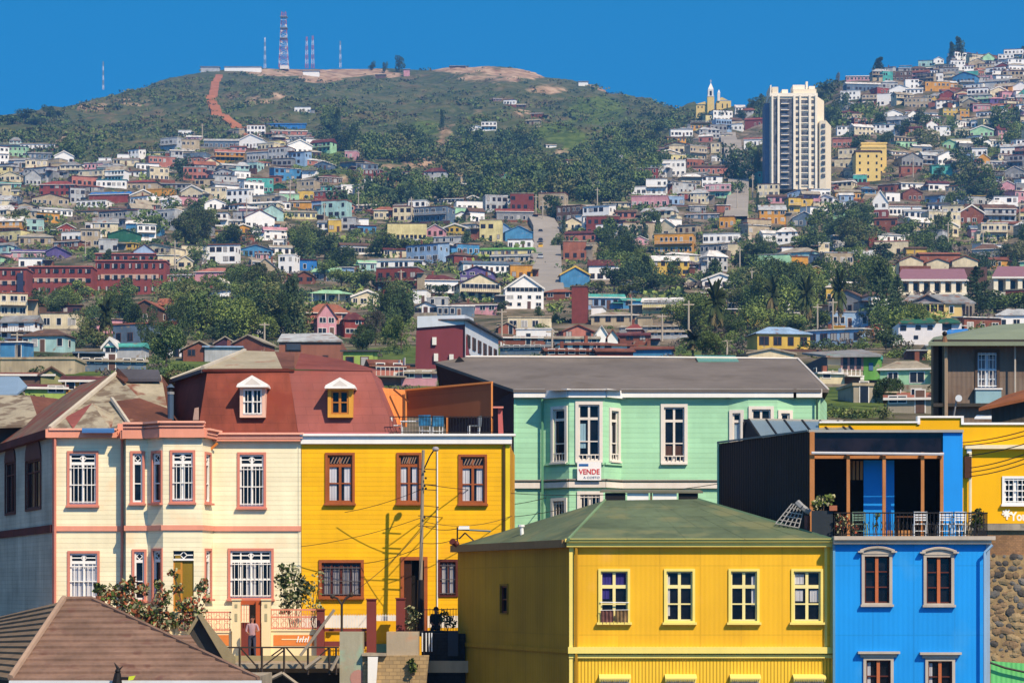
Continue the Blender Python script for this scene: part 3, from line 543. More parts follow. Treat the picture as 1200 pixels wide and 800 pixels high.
piece('downpipe', fy, lambda m: m.path([P3(675.2, 641, 87.85), P3(675.2, 900, 87.85)], .05, mat('dark_yellow_pipe', '#a9801c')))
m = MB(); zE = Z(632, Yf); e1 = (X(666, 87.6), 87.6, zE); e2 = (X(977, 87.6), 87.6, zE); e3 = (9.4, 101.6, zE); e4 = (X(535, 99.9), 99.9, zE); q1 = P3(709, 586, 94.4); q2 = P3(818, 584.5, 94.6)
m.poly([e1, e2, q2, q1], GRNR); m.poly([e4, e1, q1], GRNR); m.poly([e2, e3, q2], GRNR); m.poly([e3, e4, q1, q2], GRNR); ro = m.build('roof', fy)
piece('hip_capping', ro, lambda m: (m.path([e1, q1], .06, mat('grey_green_cap', '#6e8a68')), m.path([e2, q2], .05, mat('grey_green_cap', '#6e8a68'))))
def seams(m):
    for (u0, u1, v) in ((.02, .98, .28), (.1, .9, .55), (.05, .8, .8)):
        A = Vector(e1).lerp(Vector(q1), v); B = Vector(e2).lerp(Vector(q2), v); m.tube(A.lerp(B, u0) + Vector((0, 0, .005)), A.lerp(B, u1) + Vector((0, 0, .005)), .012, GRNR, 4)
    for i in range(1, 9):
        A = Vector(e1).lerp(Vector(e2), i / 9); B = Vector(q1).lerp(Vector(q2), i / 9); m.tube(A.lerp(B, .28 * (i % 2)), A.lerp(B, .55 + .2 * (i % 3)), .010, GRNR, 4)
piece('sheet_seams', ro, seams)
m = MB(); m.slab([P3(703, 574.5, 95.4), P3(824, 575.5, 95.4), P3(820, 573.5, 97.5), P3(706, 573, 97.5)], .07, mat('weathered_slab', '#6f6f60')); lo = m.build('lantern_roof', ro)
def lant(m):
    for (a, b, c) in ((709, 733, BLKI), (735, 760, WHT), (762, 764, RBRN), (765, 793, WHT), (795, 818, BLKI)): m.hexa([P3(a, 586, 95.5), P3(b, 586, 95.5), P3(b, 586, 97), P3(a, 586, 97), P3(a, 577, 95.5), P3(b, 577, 95.5), P3(b, 577, 97), P3(a, 577, 97)], c)
piece('lantern_walls', ro, lant)
piece('vent_pipe', ro, lambda m: (m.tube(P3(612, 628, 94.6), P3(611, 616, 94.6), .07, WHT, 8), m.tube(P3(611, 617, 94.6), P3(611, 614.5, 94.6), .12, WHT, 8)))
fb = thing('wall_bracket_lamp', 'white box floodlight on an iron bracket at the yellow corner building eave', 'lamp', P3(545, 632, 99))
piece('bracket', fb, lambda m: (m.tube(P3(536, 640, 99.3), P3(536, 617, 99.3), .03, BLKI, 5), m.tube(P3(536, 620, 99.3), P3(575, 622, 99), .035, mat('blue_grey_bar', '#6e8793'), 5), m.tube(P3(545, 624, 99.2), P3(555, 633, 99.2), .03, BLKI, 5), m.tube(P3(545, 624, 99.2), P3(538, 631, 99.2), .03, BLKI, 5)))
piece('housing', fb, lambda m: m.hexa([P3(537, 620, 99), P3(550, 620, 99), P3(550, 620, 99.4), P3(537, 620, 99.4), P3(538, 616, 99), P3(550, 616, 99), P3(550, 616, 99.4), P3(538, 616, 99.4)], WHT))
piece('spotlight', fb, lambda m: (m.ball(P3(534.5, 637, 98.9), .13, DWOOD), m.tube(P3(534, 638, 98.9), P3(530, 634, 98.7), .08, DWOOD, 8, .14)))
# laundry on the first window
ln = thing('drying_laundry', 'two brown patterned cloths hanging below the blue-curtained window', 'laundry', P3(720, 728, Yf - .2))
for k, (a, b, t, bb_, c) in enumerate(((704, 719, 715, 730, '#7d5550'), (721, 736, 714, 729, '#8c7350'))):
    m = MB(); n = 7; 
    for i in range(n):
        x0 = a + (b - a) * i / n; x1 = a + (b - a) * (i + 1) / n; d0 = .12 + .05 * (i % 2); d1 = .12 + .05 * ((i + 1) % 2)
        m.poly([P3(x0, bb_ + (i % 3), Yf - d0), P3(x1, bb_ + ((i + 1) % 3), Yf - d1), P3(x1, t, Yf - d1), P3(x0, t, Yf - d0)], mat('laundry%s' % ('_brown' if k == 0 else '_olive'), c, .9, 'plain', 9, var=.5))
    m.build('cloth', ln)
piece('line', ln, lambda m: (m.tube(P3(703, 714.5, Yf - .16), P3(737, 714, Yf - .16), .012, WHT, 4), m.tube(P3(703, 705, Yf - .1), P3(737, 705.5, Yf - .1), .02, WHT, 4)))

# ---------------------------------------------------------------- bright blue building with terrace
BLU = mat('azure_sheet', '#0d96f2', .6, 'corr', .62, 'X', var=.14, bump=.10, stain=('#2d97e2', .36, .4)); BLUP = flat('azure_plaster', '#1090ea', .6, .06)
Yb = 87.6
bb = thing('azure_blue_building', 'bright azure blue building with grey arched window surrounds and a roof terrace', 'house', (X(1070, Yb), Yb, -8))
bf = Fac((X(977, Yb), Yb), (X(1158.5, Yb), Yb)); bo = []
ORW = mat('orange_brown_mullion', '#b8683f', .6); 
for (x0, x1, y0, y1, up) in ((1013, 1042, 651.5, 706, 1), (1085.5, 1114.5, 652.5, 706.5, 1), (1015, 1043.5, 773, 830, 0), (1087.5, 1115.5, 774, 830, 0)):
    q, o = win(bf, bb, x0, x1, y0, y1, sur=(.1, BUF, .07), frame=mat('dark_red_brown_sash', '#5a2a22'), cols=2, rows=(.33, .66), fw=.05, sill=BUF, muntin=.03, curtain=None if up else [(.02, .2, .05, .9, CURT)]); bo.append(q)
    piece('mullion', o, lambda m: bf.box(m, (q[0] + q[1]) / 2 - .055, (q[0] + q[1]) / 2 + .055, q[2], q[3], -.034, -.0, ORW))
    c = (q[0] + q[1]) / 2; W2 = (q[1] - q[0]) / 2
    if up:
        def ped(m):
            pts = [(c - W2 - .16, q[3] + .08), (c + W2 + .16, q[3] + .08)]
            top = [(c + (W2 + .16) * math.cos(t), q[3] + .15 + .13 * max(0, math.sin(t)) ** 2.2) for t in [math.pi * k / 10 for k in range(11)]]
            bf.prism(m, pts + top, .02, .09, BUF)
            for i in range(10):
                a_, b_ = top[i], top[i+1]; m.tube(bf.P(a_[0] * 1.0, a_[1] + .03, .14), bf.P(b_[0], b_[1] + .03, .14), .045, BUF, 5)
            bf.box(m, c - W2 - .24, c - W2 - .05, q[3] + .13, q[3] + .18, .03, .2, BUF); bf.box(m, c + W2 + .05, c + W2 + .24, q[3] + .13, q[3] + .18, .03, .2, BUF)
        piece('pediment', o, ped)
    else: piece('pediment', o, lambda m: (bf.box(m, c - W2 - .3, c + W2 + .3, q[3] + .22, q[3] + .3, -.02, .22, BUF), bf.box(m, c - W2 - .2, c + W2 + .2, q[3] + .1, q[3] + .22, -.02, .1, BUF)))
wm = MB(); bf.wall(wm, 0, bf.L, -8, Z(637, Yb), bo, BLU); wm.poly([bf.P(bf.L, -8), (bf.B.x, Yb + 9, -8), (bf.B.x, Yb + 9, Z(637, Yb)), bf.P(bf.L, Z(637, Yb))], BLU); wm.build('wall', bb)
m = MB(); bf.box(m, -.02, bf.L + .06, Z(637, Yb), Z(632.5, Yb), -.2, .22, BUF); bf.box(m, -.02, bf.L + .18, Z(632.5, Yb), Z(628, Yb), -.4, .32, BUF); m.build('cornice', bb)
m = MB(); m.box(X(978, Yb), X(1161, Yb), Yb + .41, Yb + 9, Z(637, Yb), Z(628.4, Yb), CONC); m.build('terrace_floor', bb)
piece('downpipe', bb, lambda m: m.path([P3(1163, 638, 87.3), P3(1154, 647, 87.35), P3(1154, 900, 87.35)], .055, flat('pale_blue_pipe', '#8fb4d6'))); piece('corner_board', bb, lambda m: bf.box(m, bf.L - .09, bf.L + .04, -8, Z(637, Yb), -.05, .04, flat('pale_blue_edge', '#8fa9c4')))
piece('edge_board', bb, lambda m: bf.box(m, -.03, .05, -8, Z(632, Yb), -.05, .03, mat('blue_yellow_edge', '#5f93b4')))
zt = Z(628, Yb)
# roof-top pavilion
DKC = mat('charcoal_corrugated', '#252428', .8, 'corr', .5, 'Y', var=.5, bump=.6, stain=('#2b3a46', .3, .35)); 
Ya = 90.6
pv = thing('rooftop_pavilion', 'charcoal corrugated rooftop pavilion with open timber-posted front above the blue building', 'pavilion', (X(1040, Ya), Ya, zt))
Lf = Fac((X(842.5, 98.6), 98.6), (X(948, Ya), Ya))
m = MB(); zt_ = Z(505.5, Ya); m.prism([Lf.P(0, 0.5, 0), Lf.P(Lf.L, 0.5, 0), Lf.P(Lf.L, zt_, 0), Lf.P(0, Z(519.5, 98.6), 0)], [Lf.P(0, 0.5, -.1), Lf.P(Lf.L, 0.5, -.1), Lf.P(Lf.L, zt_, -.1), Lf.P(0, Z(519.5, 98.6), -.1)], DKC)
m.build('side_wall', pv); piece('side_coping', pv, lambda m: m.tube(Lf.P(-.05, Z(519, 98.6) + .03, .03), Lf.P(Lf.L, zt_ + .03, .03), .045, flat('blue_grey_coping', '#6b7d83'), 4))
piece('side_corner', pv, lambda m: m.tube(Lf.P(-.02, .6, .03), Lf.P(-.02, Z(519, 98.6), .03), .05, flat('mint_corner', '#9cc8ac'), 4))
pf = Fac((X(948, Ya), Ya), (X(1128, Ya), Ya)); Wf = pf.L
m = MB(); pf.pbox(m, 948, 1105, 506, 530, -.1, -.05, mat('smoked_glass_band', '#1d1517', .15, 'glass')); m.build('glass_band', pv)
m = MB(); pf.pbox(m, 947.5, 1128.5, 503.6, 506.6, -.3, .12, flat('grey_fascia', '#a0a2a0')); 
m.box(pf.A.x, pf.B.x, Ya + .3, Ya + 7.4, Z(506, Ya), Z(505, Ya), DARKROOM); m.build('roof_slab', pv)
piece('gutter', pv, lambda m: m.tube(P3(951, 530.5, Ya - .25), P3(1106, 532, Ya - .25), .05, flat('pale_gutter', '#c2c5cc'), 6))
piece('beam', pv, lambda m: pf.pbox(m, 950, 1105, 533.5, 537, -.12, -.0, mat('orange_timber', '#b97c48', .7, 'plain', 2)))
for xx in (993.5, 1035.5, 1080.5, 1103): 
    piece('post', pv, lambda m: pf.pbox(m, xx - 1.9, xx + 1.9, 530, 628, .02, .14, mat('orange_timber', '#b97c48')))
piece('post', pv, lambda m: pf.pbox(m, 948.5, 954, 506, 628, .0, .14, mat('orange_timber', '#b97c48')))
m = MB(); pf.pbox(m, 1105, 1128, 507, 628, -.06, .02, BLUP); m.poly([pf.P(Wf, zt), (pf.B.x + .3, Ya + 7, zt), (pf.B.x + .3, Ya + 7, Z(507, Ya)), pf.P(Wf, Z(507, Ya))], BLUP); m.build('blue_end_wall', pv)
m = MB(); m.poly([(pf.A.x, Ya + 5.5, zt), (pf.B.x, Ya + 5.5, zt), (pf.B.x, Ya + 5.5, Z(505, Ya)), (pf.A.x, Ya + 5.5, Z(505, Ya))], mat('dark_room_wall', '#3b302a')); m.poly([(pf.B.x - .05, Ya, zt), (pf.B.x - .05, Ya + 5.4, zt), (pf.B.x - .05, Ya + 5.4, Z(506, Ya)), (pf.B.x - .05, Ya, Z(506, Ya))], mat('dark_room_wall', '#3b302a')); m.build('back_wall', pv)
m = MB(); Yi = Ya + 1.3; m.hexa([P3(1012, 628, Yi), P3(1034, 628, Yi), P3(1034, 628, Yi + .1), P3(1012, 628, Yi + .1), P3(1012, 539, Yi), P3(1034, 539, Yi), P3(1034, 539, Yi + .1), P3(1012, 539, Yi + .1)], BLUP); m.hexa([P3(1038, 628, Yi), P3(1048, 628, Yi), P3(1048, 628, Yi + .1), P3(1038, 628, Yi + .1), P3(1038, 539, Yi), P3(1048, 539, Yi), P3(1048, 539, Yi + .1), P3(1038, 539, Yi + .1)], BLUP); m.build('blue_partition', pv)
TIMB = mat('slat_timber', '#a87a4c', .7, 'plain', 2, var=.25)
piece('timber_slats', pv, lambda m: [m.hexa([P3(x, 562, Yi), P3(x + 3, 562, Yi), P3(x + 3, 562, Yi + .06), P3(x, 562, Yi + .06), P3(x, 540, Yi), P3(x + 3, 540, Yi), P3(x + 3, 540, Yi + .06), P3(x, 540, Yi + .06)], TIMB) for x in (994.5, 999, 1003.5, 1008)] and None)
piece('low_slats', pv, lambda m: [m.hexa([P3(x, 628, Yi - .3), P3(x + 2.6, 628, Yi - .3), P3(x + 2.6, 628, Yi - .25), P3(x, 628, Yi - .25), P3(x, 621, Yi - .3), P3(x + 2.6, 621, Yi - .3), P3(x + 2.6, 621, Yi - .25), P3(x, 621, Yi - .25)], TIMB) for x in range(1040, 1072, 4)] and None)
# lean-to glass roof behind
gl = thing('lean_to_glass_roof', 'sloping grey glass roof of five panes beside the charcoal pavilion wall', 'glass roof', P3(940, 512, 95))
A0, A1, B0_, B1_ = P3(895, 518, 95.2), P3(1004, 508.5, 95.2), P3(877, 491, 98.4), P3(989, 493, 98.4)
for i in range(6):
    u0, u1 = i / 5.35, min(1, (i + 1) / 5.35)
    if u0 >= 1: break
    L_ = lambda p, q_, t: Vector(p).lerp(Vector(q_), t)
    m = MB(); a, b_, c, d_ = L_(A0, A1, u0 + .012), L_(A0, A1, u1 - .012), L_(B0_, B1_, u1 - .012), L_(B0_, B1_, u0 + .012); m.slab([a, b_, c, d_], .04, mat('grey_glass', '#76858a', .18, 'plain', .7, var=.12, bump=.05, spec=.6)); m.build('glass_pane', gl)
def bars_(m):
    for i in range(6): u = min(1, i / 5.35); m.tube(Vector(A0).lerp(Vector(A1), u), Vector(B0_).lerp(Vector(B1_), u), .045, BLKI, 4)
    m.tube(A0, A1, .05, BUF, 4); m.tube(B0_, B1_, .05, BUF, 4); m.tube(A1, B1_, .05, BLKI, 4)
piece('glazing_bars', gl, bars_)
piece('end_cheek', gl, lambda m: m.prism([P3(872, 520, 98.4), P3(895, 518, 95.2), P3(877, 491, 98.4), P3(871, 491, 99)], [P3(872, 530, 98.5), P3(895, 530, 95.3), P3(878, 492, 98.5), P3(872, 492, 99.1)], mat('charcoal_cheek', '#2c2c30')))
piece('cheek_wall', gl, lambda m: m.box(X(871, 98.4), X(1004, 98.4), 98.5, 98.6, 0, Z(494, 98.4), mat('charcoal_cheek', '#2c2c30')))
# terrace railing, planter, rack
tr = thing('blue_terrace_railing', 'black wrought iron railing round the blue building terrace', 'railing', P3(1068, 628, Yb))
rail(tr, [(X(979, Yb), Yb + .3), (X(979, Yb), Yb + .02), (X(1157, Yb), Yb + .02), (X(1157, Yb), Yb + 2.6)], zt, .80, 62, BLKI, .012, .03)
piece('scrollwork', tr, lambda m: [m.path([(X(x, Yb), Yb + .02, zt + .35), (X(x + 1.2, Yb), Yb + .02, zt + .5), (X(x + 2.6, Yb), Yb + .02, zt + .35), (X(x + 1.2, Yb), Yb + .02, zt + .2), (X(x, Yb), Yb + .02, zt + .35)], .011, BLKI, 4) for x in range(982, 1155, 5)] and None)
pl = thing('planter_box', 'dark slate planter box with a wooden top at the terrace corner', 'planter', P3(963, 630, 89))
piece('box', pl, lambda m: m.hexa([P3(951, 634, 88.6), P3(976, 634, 88.6), P3(976, 634, 89.3), P3(951, 634, 89.3), P3(951, 598, 88.6), P3(976, 598, 88.6), P3(976, 598, 89.3), P3(951, 598, 89.3)], mat('slate_planter', '#26303a')))
piece('rim', pl, lambda m: m.hexa([P3(972, 598, 88.5), P3(981, 598, 88.5), P3(981, 598, 89.4), P3(972, 598, 89.4), P3(972, 592, 88.5), P3(981, 592, 88.5), P3(981, 592, 89.4), P3(972, 592, 89.4)], mat('terracotta_pot', '#a5664a')))
rk = thing('metal_folded_rack', 'folded silver lattice rack leaning on the roof edge beside the planter', 'rack', P3(925, 616, 89.3))
def rack(m):
    a, b_, c, d_ = P3(909, 613, 89.7), P3(936, 618, 89.2), P3(943, 592, 89.4), P3(928, 590, 89.9)
    V = [Vector(p) for p in (a, b_, c, d_)]
    for i in range(6): t = i / 5; m.tube(V[0].lerp(V[1], t), V[3].lerp(V[2], t), .025, GREYM, 4); m.tube(V[0].lerp(V[3], t), V[1].lerp(V[2], t), .025, BUF, 4)
piece('lattice', rk, rack); piece('hood_cowl', rk, lambda m: m.path([P3(934, 588, 89.3), P3(940, 594, 89.2), P3(949, 600, 89.2)], .11, GREYM, 6)); piece('clay_flue', rk, lambda m: m.tube(P3(946, 621, 89.2), P3(946, 604, 89.2), .1, mat('clay_flue', '#7d4f47'), 8))
# ---------------------------------------------------------------- furniture on the terraces
def chair(name, label, loc, rz, h, m1, m2, group, cat='chair', slats=4, cloth=None):
    o = thing(name, label, cat, loc, group); cs, sn = math.cos(rz), math.sin(rz)
    def T(x, y, z): return (loc[0] + x * cs - y * sn, loc[1] + x * sn + y * cs, loc[2] + z)
    w_, d_ = .21, .2
    for sx in (-1, 1):
        for (yy, zz_) in ((-d_, .44), (d_, h)): piece('leg', o, lambda m: m.tube(T(sx * w_, yy, 0), T(sx * w_, yy + (.06 if zz_ > .5 else 0), zz_), .022, m1, 5))
    piece('seat', o, lambda m: m.hexa([T(-w_, -d_, .42), T(w_, -d_, .42), T(w_, d_, .42), T(-w_, d_, .42), T(-w_, -d_, .46), T(w_, -d_, .46), T(w_, d_, .46), T(-w_, d_, .46)], m2))
    def bk_(m):
        for i in range(slats): z = .55 + (h - .6) * i / max(1, slats - 1); m.hexa([T(-w_, d_ + .02, z), T(w_, d_ + .02, z), T(w_, d_ + .05, z), T(-w_, d_ + .05, z), T(-w_, d_ + .02, z + .05), T(w_, d_ + .02, z + .05), T(w_, d_ + .05, z + .05), T(-w_, d_ + .05, z + .05)], m2)
        if cloth: m.hexa([T(-w_ - .03, d_ - .03, .4), T(w_ + .03, d_ - .03, .4), T(w_ + .03, d_ + .08, .4), T(-w_ - .03, d_ + .08, .4), T(-w_ - .03, d_ - .03, h + .02), T(w_ + .03, d_ - .03, h + .02), T(w_ + .03, d_ + .12, h + .02), T(-w_ - .03, d_ + .12, h + .02)], cloth)
    piece('backrest', o, bk_); piece('stretcher', o, lambda m: (m.tube(T(-w_, -d_, .2), T(w_, -d_, .2), .015, m1, 4), m.tube(T(-w_, d_, .2), T(w_, d_, .2), .015, m1, 4)))
    return o
def table(label, loc, w_, d_, h, m1, group=None, cat='table', name='terrace_table'):
    o = thing(name, label, cat, loc, group)
    piece('tabletop', o, lambda m: m.box(loc[0] - w_ / 2, loc[0] + w_ / 2, loc[1] - d_ / 2, loc[1] + d_ / 2, loc[2] + h - .04, loc[2] + h, m1))
    for sx in (-1, 1):
        for sy in (-1, 1): piece('leg', o, lambda m: m.tube((loc[0] + sx * (w_ / 2 - .05), loc[1] + sy * (d_ / 2 - .05), loc[2]), (loc[0] + sx * (w_ / 2 - .05), loc[1] + sy * (d_ / 2 - .05), loc[2] + h - .04), .02, m1, 5))
zy = Z(508.3, Y0)
PLW = flat('white_plastic', '#dfe6ec', .4); BLP = mat('blue_checked_cloth', '#2f78a8', .8, 'plain', 9, var=.6); GRC = flat('grey_chair_cloth', '#5e6a78')
def tl(x, Y, z): return (X(x, Y), Y, z)
chair('terrace_chair', 'patio chair draped in blue checked cloth behind the thin terrace railing', tl(499, 105.3, zy), R(170), .82, PLW, BLP, 'patio chairs on the yellow house terrace', cloth=BLP)
chair('terrace_chair', 'patio chair with a blue cloth back, turned towards the white patio table', tl(511, 105.6, zy), R(200), .8, PLW, BLP, 'patio chairs on the yellow house terrace', cloth=BLP)
chair('terrace_chair', 'white patio chair nearest the pinkish mansard roof', tl(466, 105.6, zy), R(90), .78, PLW, PLW, 'patio chairs on the yellow house terrace')
chair('terrace_chair', 'lone grey patio chair with white arms under the end of the brown screen', tl(555, 105.8, zy), R(-80), .82, PLW, GRC, 'patio chairs on the yellow house terrace', cloth=GRC)
table('white patio table between the chairs on the yellow house terrace', tl(483, 105.5, zy), .95, .6, .62, PLW)
GC = 'ladder-back chairs on the blue terrace'
for (x, Y, rz, m_, lab) in ((1008, 88.6, 160, 'g', 'small pale green ladder-back chair in front of the blue partition'), (1078, 88.5, 175, 'w', 'white ladder-back chair before the third timber post'), (1092, 88.9, 100, 'k', 'dark chair facing the white ladder-back chair before the third post'), (1107, 88.6, 180, 'w', 'white ladder-back chair in front of the blue end wall'), (1121, 88.5, 200, 'w', 'white ladder-back chair closest to the bushy corner plant'), (1129, 89.4, -90, 't', 'tan chair seen edge-on beside the bushy corner plant')):
    mm = {'w': PLW, 'g': flat('pale_green_paint', '#7f9c88'), 'k': flat('dark_grey_paint', '#3a3b40'), 't': flat('tan_wood', '#b9a27a')}[m_]
    chair('ladder_back_chair', lab, tl(x, Y, zt), R(rz), .86, mm, mm, GC)
table('dark square table by the third timber post of the blue terrace', tl(1063, 88.9, zt), .8, .6, .72, mat('brown_table_wood', '#5a3a2a'), 'tables on the blue terrace'); table('dark square table in front of the blue end wall', tl(1114, 89.2, zt), .7, .6, .72, flat('dark_grey_paint', '#3a3b40'), 'tables on the blue terrace')

# ---------------------------------------------------------------- yellow building behind on the right, stone wall
RY = mat('deep_yellow_plaster', '#efb400', .8, 'plain', .8, var=.10, bump=.3)
Yy = 97.0
ry = thing('yellow_parapet_building', 'deep yellow building with stepped white-edged parapet above the stone wall', 'house', (X(1120, Yy), Yy, Z(615, Yy)))
rf_ = Fac((X(960, Yy), Yy), (X(1275, Yy), Yy)); q, o = win(rf_, ry, 1177, 1203, 560.5, 589, sur=(.09, WHT, .05), frame=WHT, cols=2, rows=(.25, .5, .75), fw=.06, grille=(WHT, .0), sill=WHT)
wm = MB(); rf_.wall(wm, 0, rf_.L, Z(613, Yy), Z(500, Yy), [q], RY)
a1_, a2_ = rf_.at(1078, 0)[0], rf_.at(1126, 0)[0]
rf_.box(wm, 0, a1_, Z(500, Yy), Z(495.5, Yy), -.3, 0, RY); rf_.box(wm, a1_, a2_, Z(500, Yy), Z(489.5, Yy), -.3, 0, RY); rf_.box(wm, a2_, rf_.L, Z(500, Yy), Z(497.5, Yy), -.3, 0, RY); wm.build('wall', ry)
m = MB(); rf_.box(m, 0, a1_, Z(495.5, Yy), Z(493.5, Yy), -.35, .08, WHT); rf_.box(m, a1_ - .1, a2_ + .1, Z(489.5, Yy), Z(487.2, Yy), -.35, .08, WHT); rf_.box(m, a2_, rf_.L, Z(497.5, Yy), Z(495, Yy), -.35, .08, WHT); rf_.box(m, a1_ - .1, a1_, Z(497, Yy), Z(489.5, Yy), -.34, .075, WHT); rf_.box(m, a2_, a2_ + .1, Z(497.5, Yy), Z(489.5, Yy), -.34, .075, WHT); m.build('coping', ry)
piece('gutter', ry, lambda m: rf_.pbox(m, 1130, 1280, 521.5, 526, -.05, .28, flat('cream_gutter', '#e7d9b4'))); piece('downpipe', ry, lambda m: (rf_.pbox(m, 1132.5, 1137.5, 526, 531, .0, .2, WHT), m.path([P3(1137, 530, 96.8), P3(1137, 628, 96.8)], .06, flat('cream_gutter', '#e7d9b4'))))
piece('wall_box', ry, lambda m: rf_.pbox(m, 1129, 1137, 535, 560, .0, .3, mat('brown_shutter', '#4a2d20')))
gw_ = flat('white_spray_paint', '#efece4'); text('Youk', 'graffiti', ry, rf_, 1183.5, 609.5, .33, gw_, xw=.86, d=.004, bold=.03, label='white graffiti word below the barred window')
piece('graffiti_splash', ry, lambda m: [m.tube(rf_.P(*rf_.at(1180, 601), .0), rf_.P(*rf_.at(1180 + 6 * math.cos(t), 601 + 4.5 * math.sin(t) + (3 if abs(t - 1.57) < .3 else 0)), .0), .045, gw_, 4) for t in (0.2, 1.1, 1.57, 2.1, 2.9, 3.7, 4.4, 5.2)] and None)
sw_ = thing('stone_retaining_wall', 'tall beige rubble stone retaining wall with round dark stones, beside the blue building', 'wall', (X(1200, 96), 96, -6))
m = MB(); m.box(X(1120, 96.4), X(1290, 96.4), 96.2, 97.6, -9, Z(650, 96.2), mat('rubble_mortar', '#ab9068', .95, 'plain', 2.2, var=.35, bump=1.0, stain=('#8c7350', .42, 1.6))); m.build('rubble', sw_)
def stones(m):
    rnd = random.Random(8); SM_ = [mat('stone_' + n_, c_, .9, 'plain', 3, var=.35, bump=.8) for n_, c_ in (('grey', '#75706a'), ('dark', '#55504c'), ('brown', '#8c7459'), ('tan', '#a08a68'))]
    x = X(1156, 96.2)
    for i in range(12):
        for j in range(17):
            r = rnd.uniform(.07, .17) if rnd.random() < .8 else rnd.uniform(.16, .22); k = len(m.v); m.ball((0, 0, 0), r, rnd.choice(SM_), 9, rnd.uniform(.6, .95)); cx_, cz_ = x + i * .33 + rnd.uniform(-.1, .1) + (j % 2) * .15, Z(768, 96.2) + j * .232 + rnd.uniform(-.06, .06); ax = rnd.uniform(.85, 1.4); rt_ = rnd.uniform(-.5, .5)
            for q in range(k, len(m.v)):
                a_, b_, c_ = m.v[q]; a_ *= ax; jx = 1 + .18 * math.sin(q * 2.7 + i * 3 + j); m.v[q] = (cx_ + (a_ * math.cos(rt_) - c_ * math.sin(rt_)) * jx, 96.2 + b_ * .35, cz_ + (a_ * math.sin(rt_) + c_ * math.cos(rt_)) * jx)
piece('bedded_stones', sw_, stones); m = MB(); m.box(X(1120, 96.4), X(1290, 96.4), 96.3, 97.6, Z(650, 96.2), Z(621, 96.2), mat('small_brickwork', '#a07c5c', .9, 'brick', 1.2, var=.3)); m.build('brick_courses', sw_); m = MB(); m.box(X(1120, 96.4), X(1290, 96.4), 96.15, 97.6, Z(621, 96.2), Z(613.5, 96.2), CONC); m.build('coping', sw_)
gs = thing('green_shed_roof', 'light green sheet wall with a dark pipe at the foot of the stone wall', 'shed', (X(1185, 90), 90, -8))
piece('sheeting', gs, lambda m: m.hexa([P3(1161, 1000, 90), P3(1290, 1000, 90), P3(1290, 1000, 92), P3(1161, 1000, 92), P3(1161, 774, 90), P3(1290, 783, 90), P3(1290, 783, 92), P3(1161, 774, 92)], mat('light_green_sheet', '#6fcf78', .6, 'corr', .6))); piece('pipe', gs, lambda m: m.path([P3(1158, 775, 89.8), P3(1178, 782, 89.8), P3(1210, 789, 89.8)], .04, BLKI))
# ---------------------------------------------------------------- weathered brown house, right
BRN = mat('weathered_brown_sheet', '#86766a', .85, 'corr', .5, 'X', var=.3, bump=.4, stain=('#6b584c', .42, .8)); Yw = 114.0
bh = thing('weathered_brown_house', 'weathered brown corrugated house with a green-grey roof and one barred window', 'house', (X(1160, Yw), Yw, 3))
wf = Fac((X(1107, Yw), Yw), (X(1290, Yw), Yw)); q, o = win(wf, bh, 1145.5, 1168, 413, 454.5, sur=(.12, mat('dark_brown_trim', '#55463e'), .05), frame=flat('pale_blue_frame', '#b9c8d8'), cols=2, rows=(-.48, .2, .75), grille=(WHT, 0), curtain=[(.05, .95, .1, .95, mat('grey_curtain', '#8c8c96'))])
piece('box_sill', o, lambda m: (wf.pbox(m, 1142, 1172, 457, 473, .0, .3, mat('pale_blue_panel', '#8fb3bd')), wf.pbox(m, 1141, 1173, 455.4, 457, -.02, .36, WHT)))
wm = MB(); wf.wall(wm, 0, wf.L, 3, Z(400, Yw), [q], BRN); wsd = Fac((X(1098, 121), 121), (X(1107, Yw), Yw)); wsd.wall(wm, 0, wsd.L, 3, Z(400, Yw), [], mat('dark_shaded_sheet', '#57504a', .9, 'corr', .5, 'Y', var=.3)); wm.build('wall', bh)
m = MB(); m.slab([P3(1088, 401, Yw - .9), P3(1290, 401, Yw - .9), P3(1290, 372, 122), P3(1165, 381, 122)], .15, mat('green_grey_roof', '#7a8672', .8, 'plain', 1, var=.12)); m.slab([P3(1088, 401, Yw - .9), P3(1165, 381, 122), P3(1094, 395, 124)], .12, mat('green_grey_roof', '#7a8672')); m.build('roof', bh)
piece('eaves', bh, lambda m: (wf.box(m, -.6, wf.L, Z(403, Yw), Z(399.5, Yw), -.3, .75, mat('dark_eave', '#3d3a37')),)); piece('ledge', bh, lambda m: wf.pbox(m, 1092, 1290, 473, 477, -.1, .4, mat('dark_eave', '#3d3a37')))
piece('corner_pipe', bh, lambda m: m.path([P3(1108.5, 399, 113.6), P3(1108.5, 492, 113.6)], .09, mat('tan_pipe', '#a08c76'))); piece('downpipe', bh, lambda m: m.path([P3(1189.5, 402, 113.6), P3(1189.5, 460, 113.6)], .045, BUF)); piece('corner_post', bh, lambda m: m.box(X(1092, 115), X(1098, 115), 114.6, 115.2, 3, Z(402, 115), mat('brown_post', '#6d5a4c')))
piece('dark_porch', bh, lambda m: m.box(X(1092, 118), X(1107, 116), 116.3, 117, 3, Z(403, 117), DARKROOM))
piece('finial', bh, lambda m: (m.tube(P3(1107, 402, 113.3), P3(1107, 394, 113.3), .16, mat('terracotta_finial', '#7b5a44'), 8, .08), m.ball(P3(1107, 391, 113.3), .12, BLKI)))
sd_ = thing('satellite_dish', 'small white satellite dish on a mast before the weathered brown house', 'dish', P3(1122, 490, 111))
piece('mast', sd_, lambda m: m.tube(P3(1117, 492, 111), P3(1121, 468, 111), .035, GREYM, 5)); piece('reflector', sd_, lambda m: m.tube(P3(1123.5, 466.5, 110.8), P3(1123, 466.5, 110.95), .15, PLW, 12, .06))
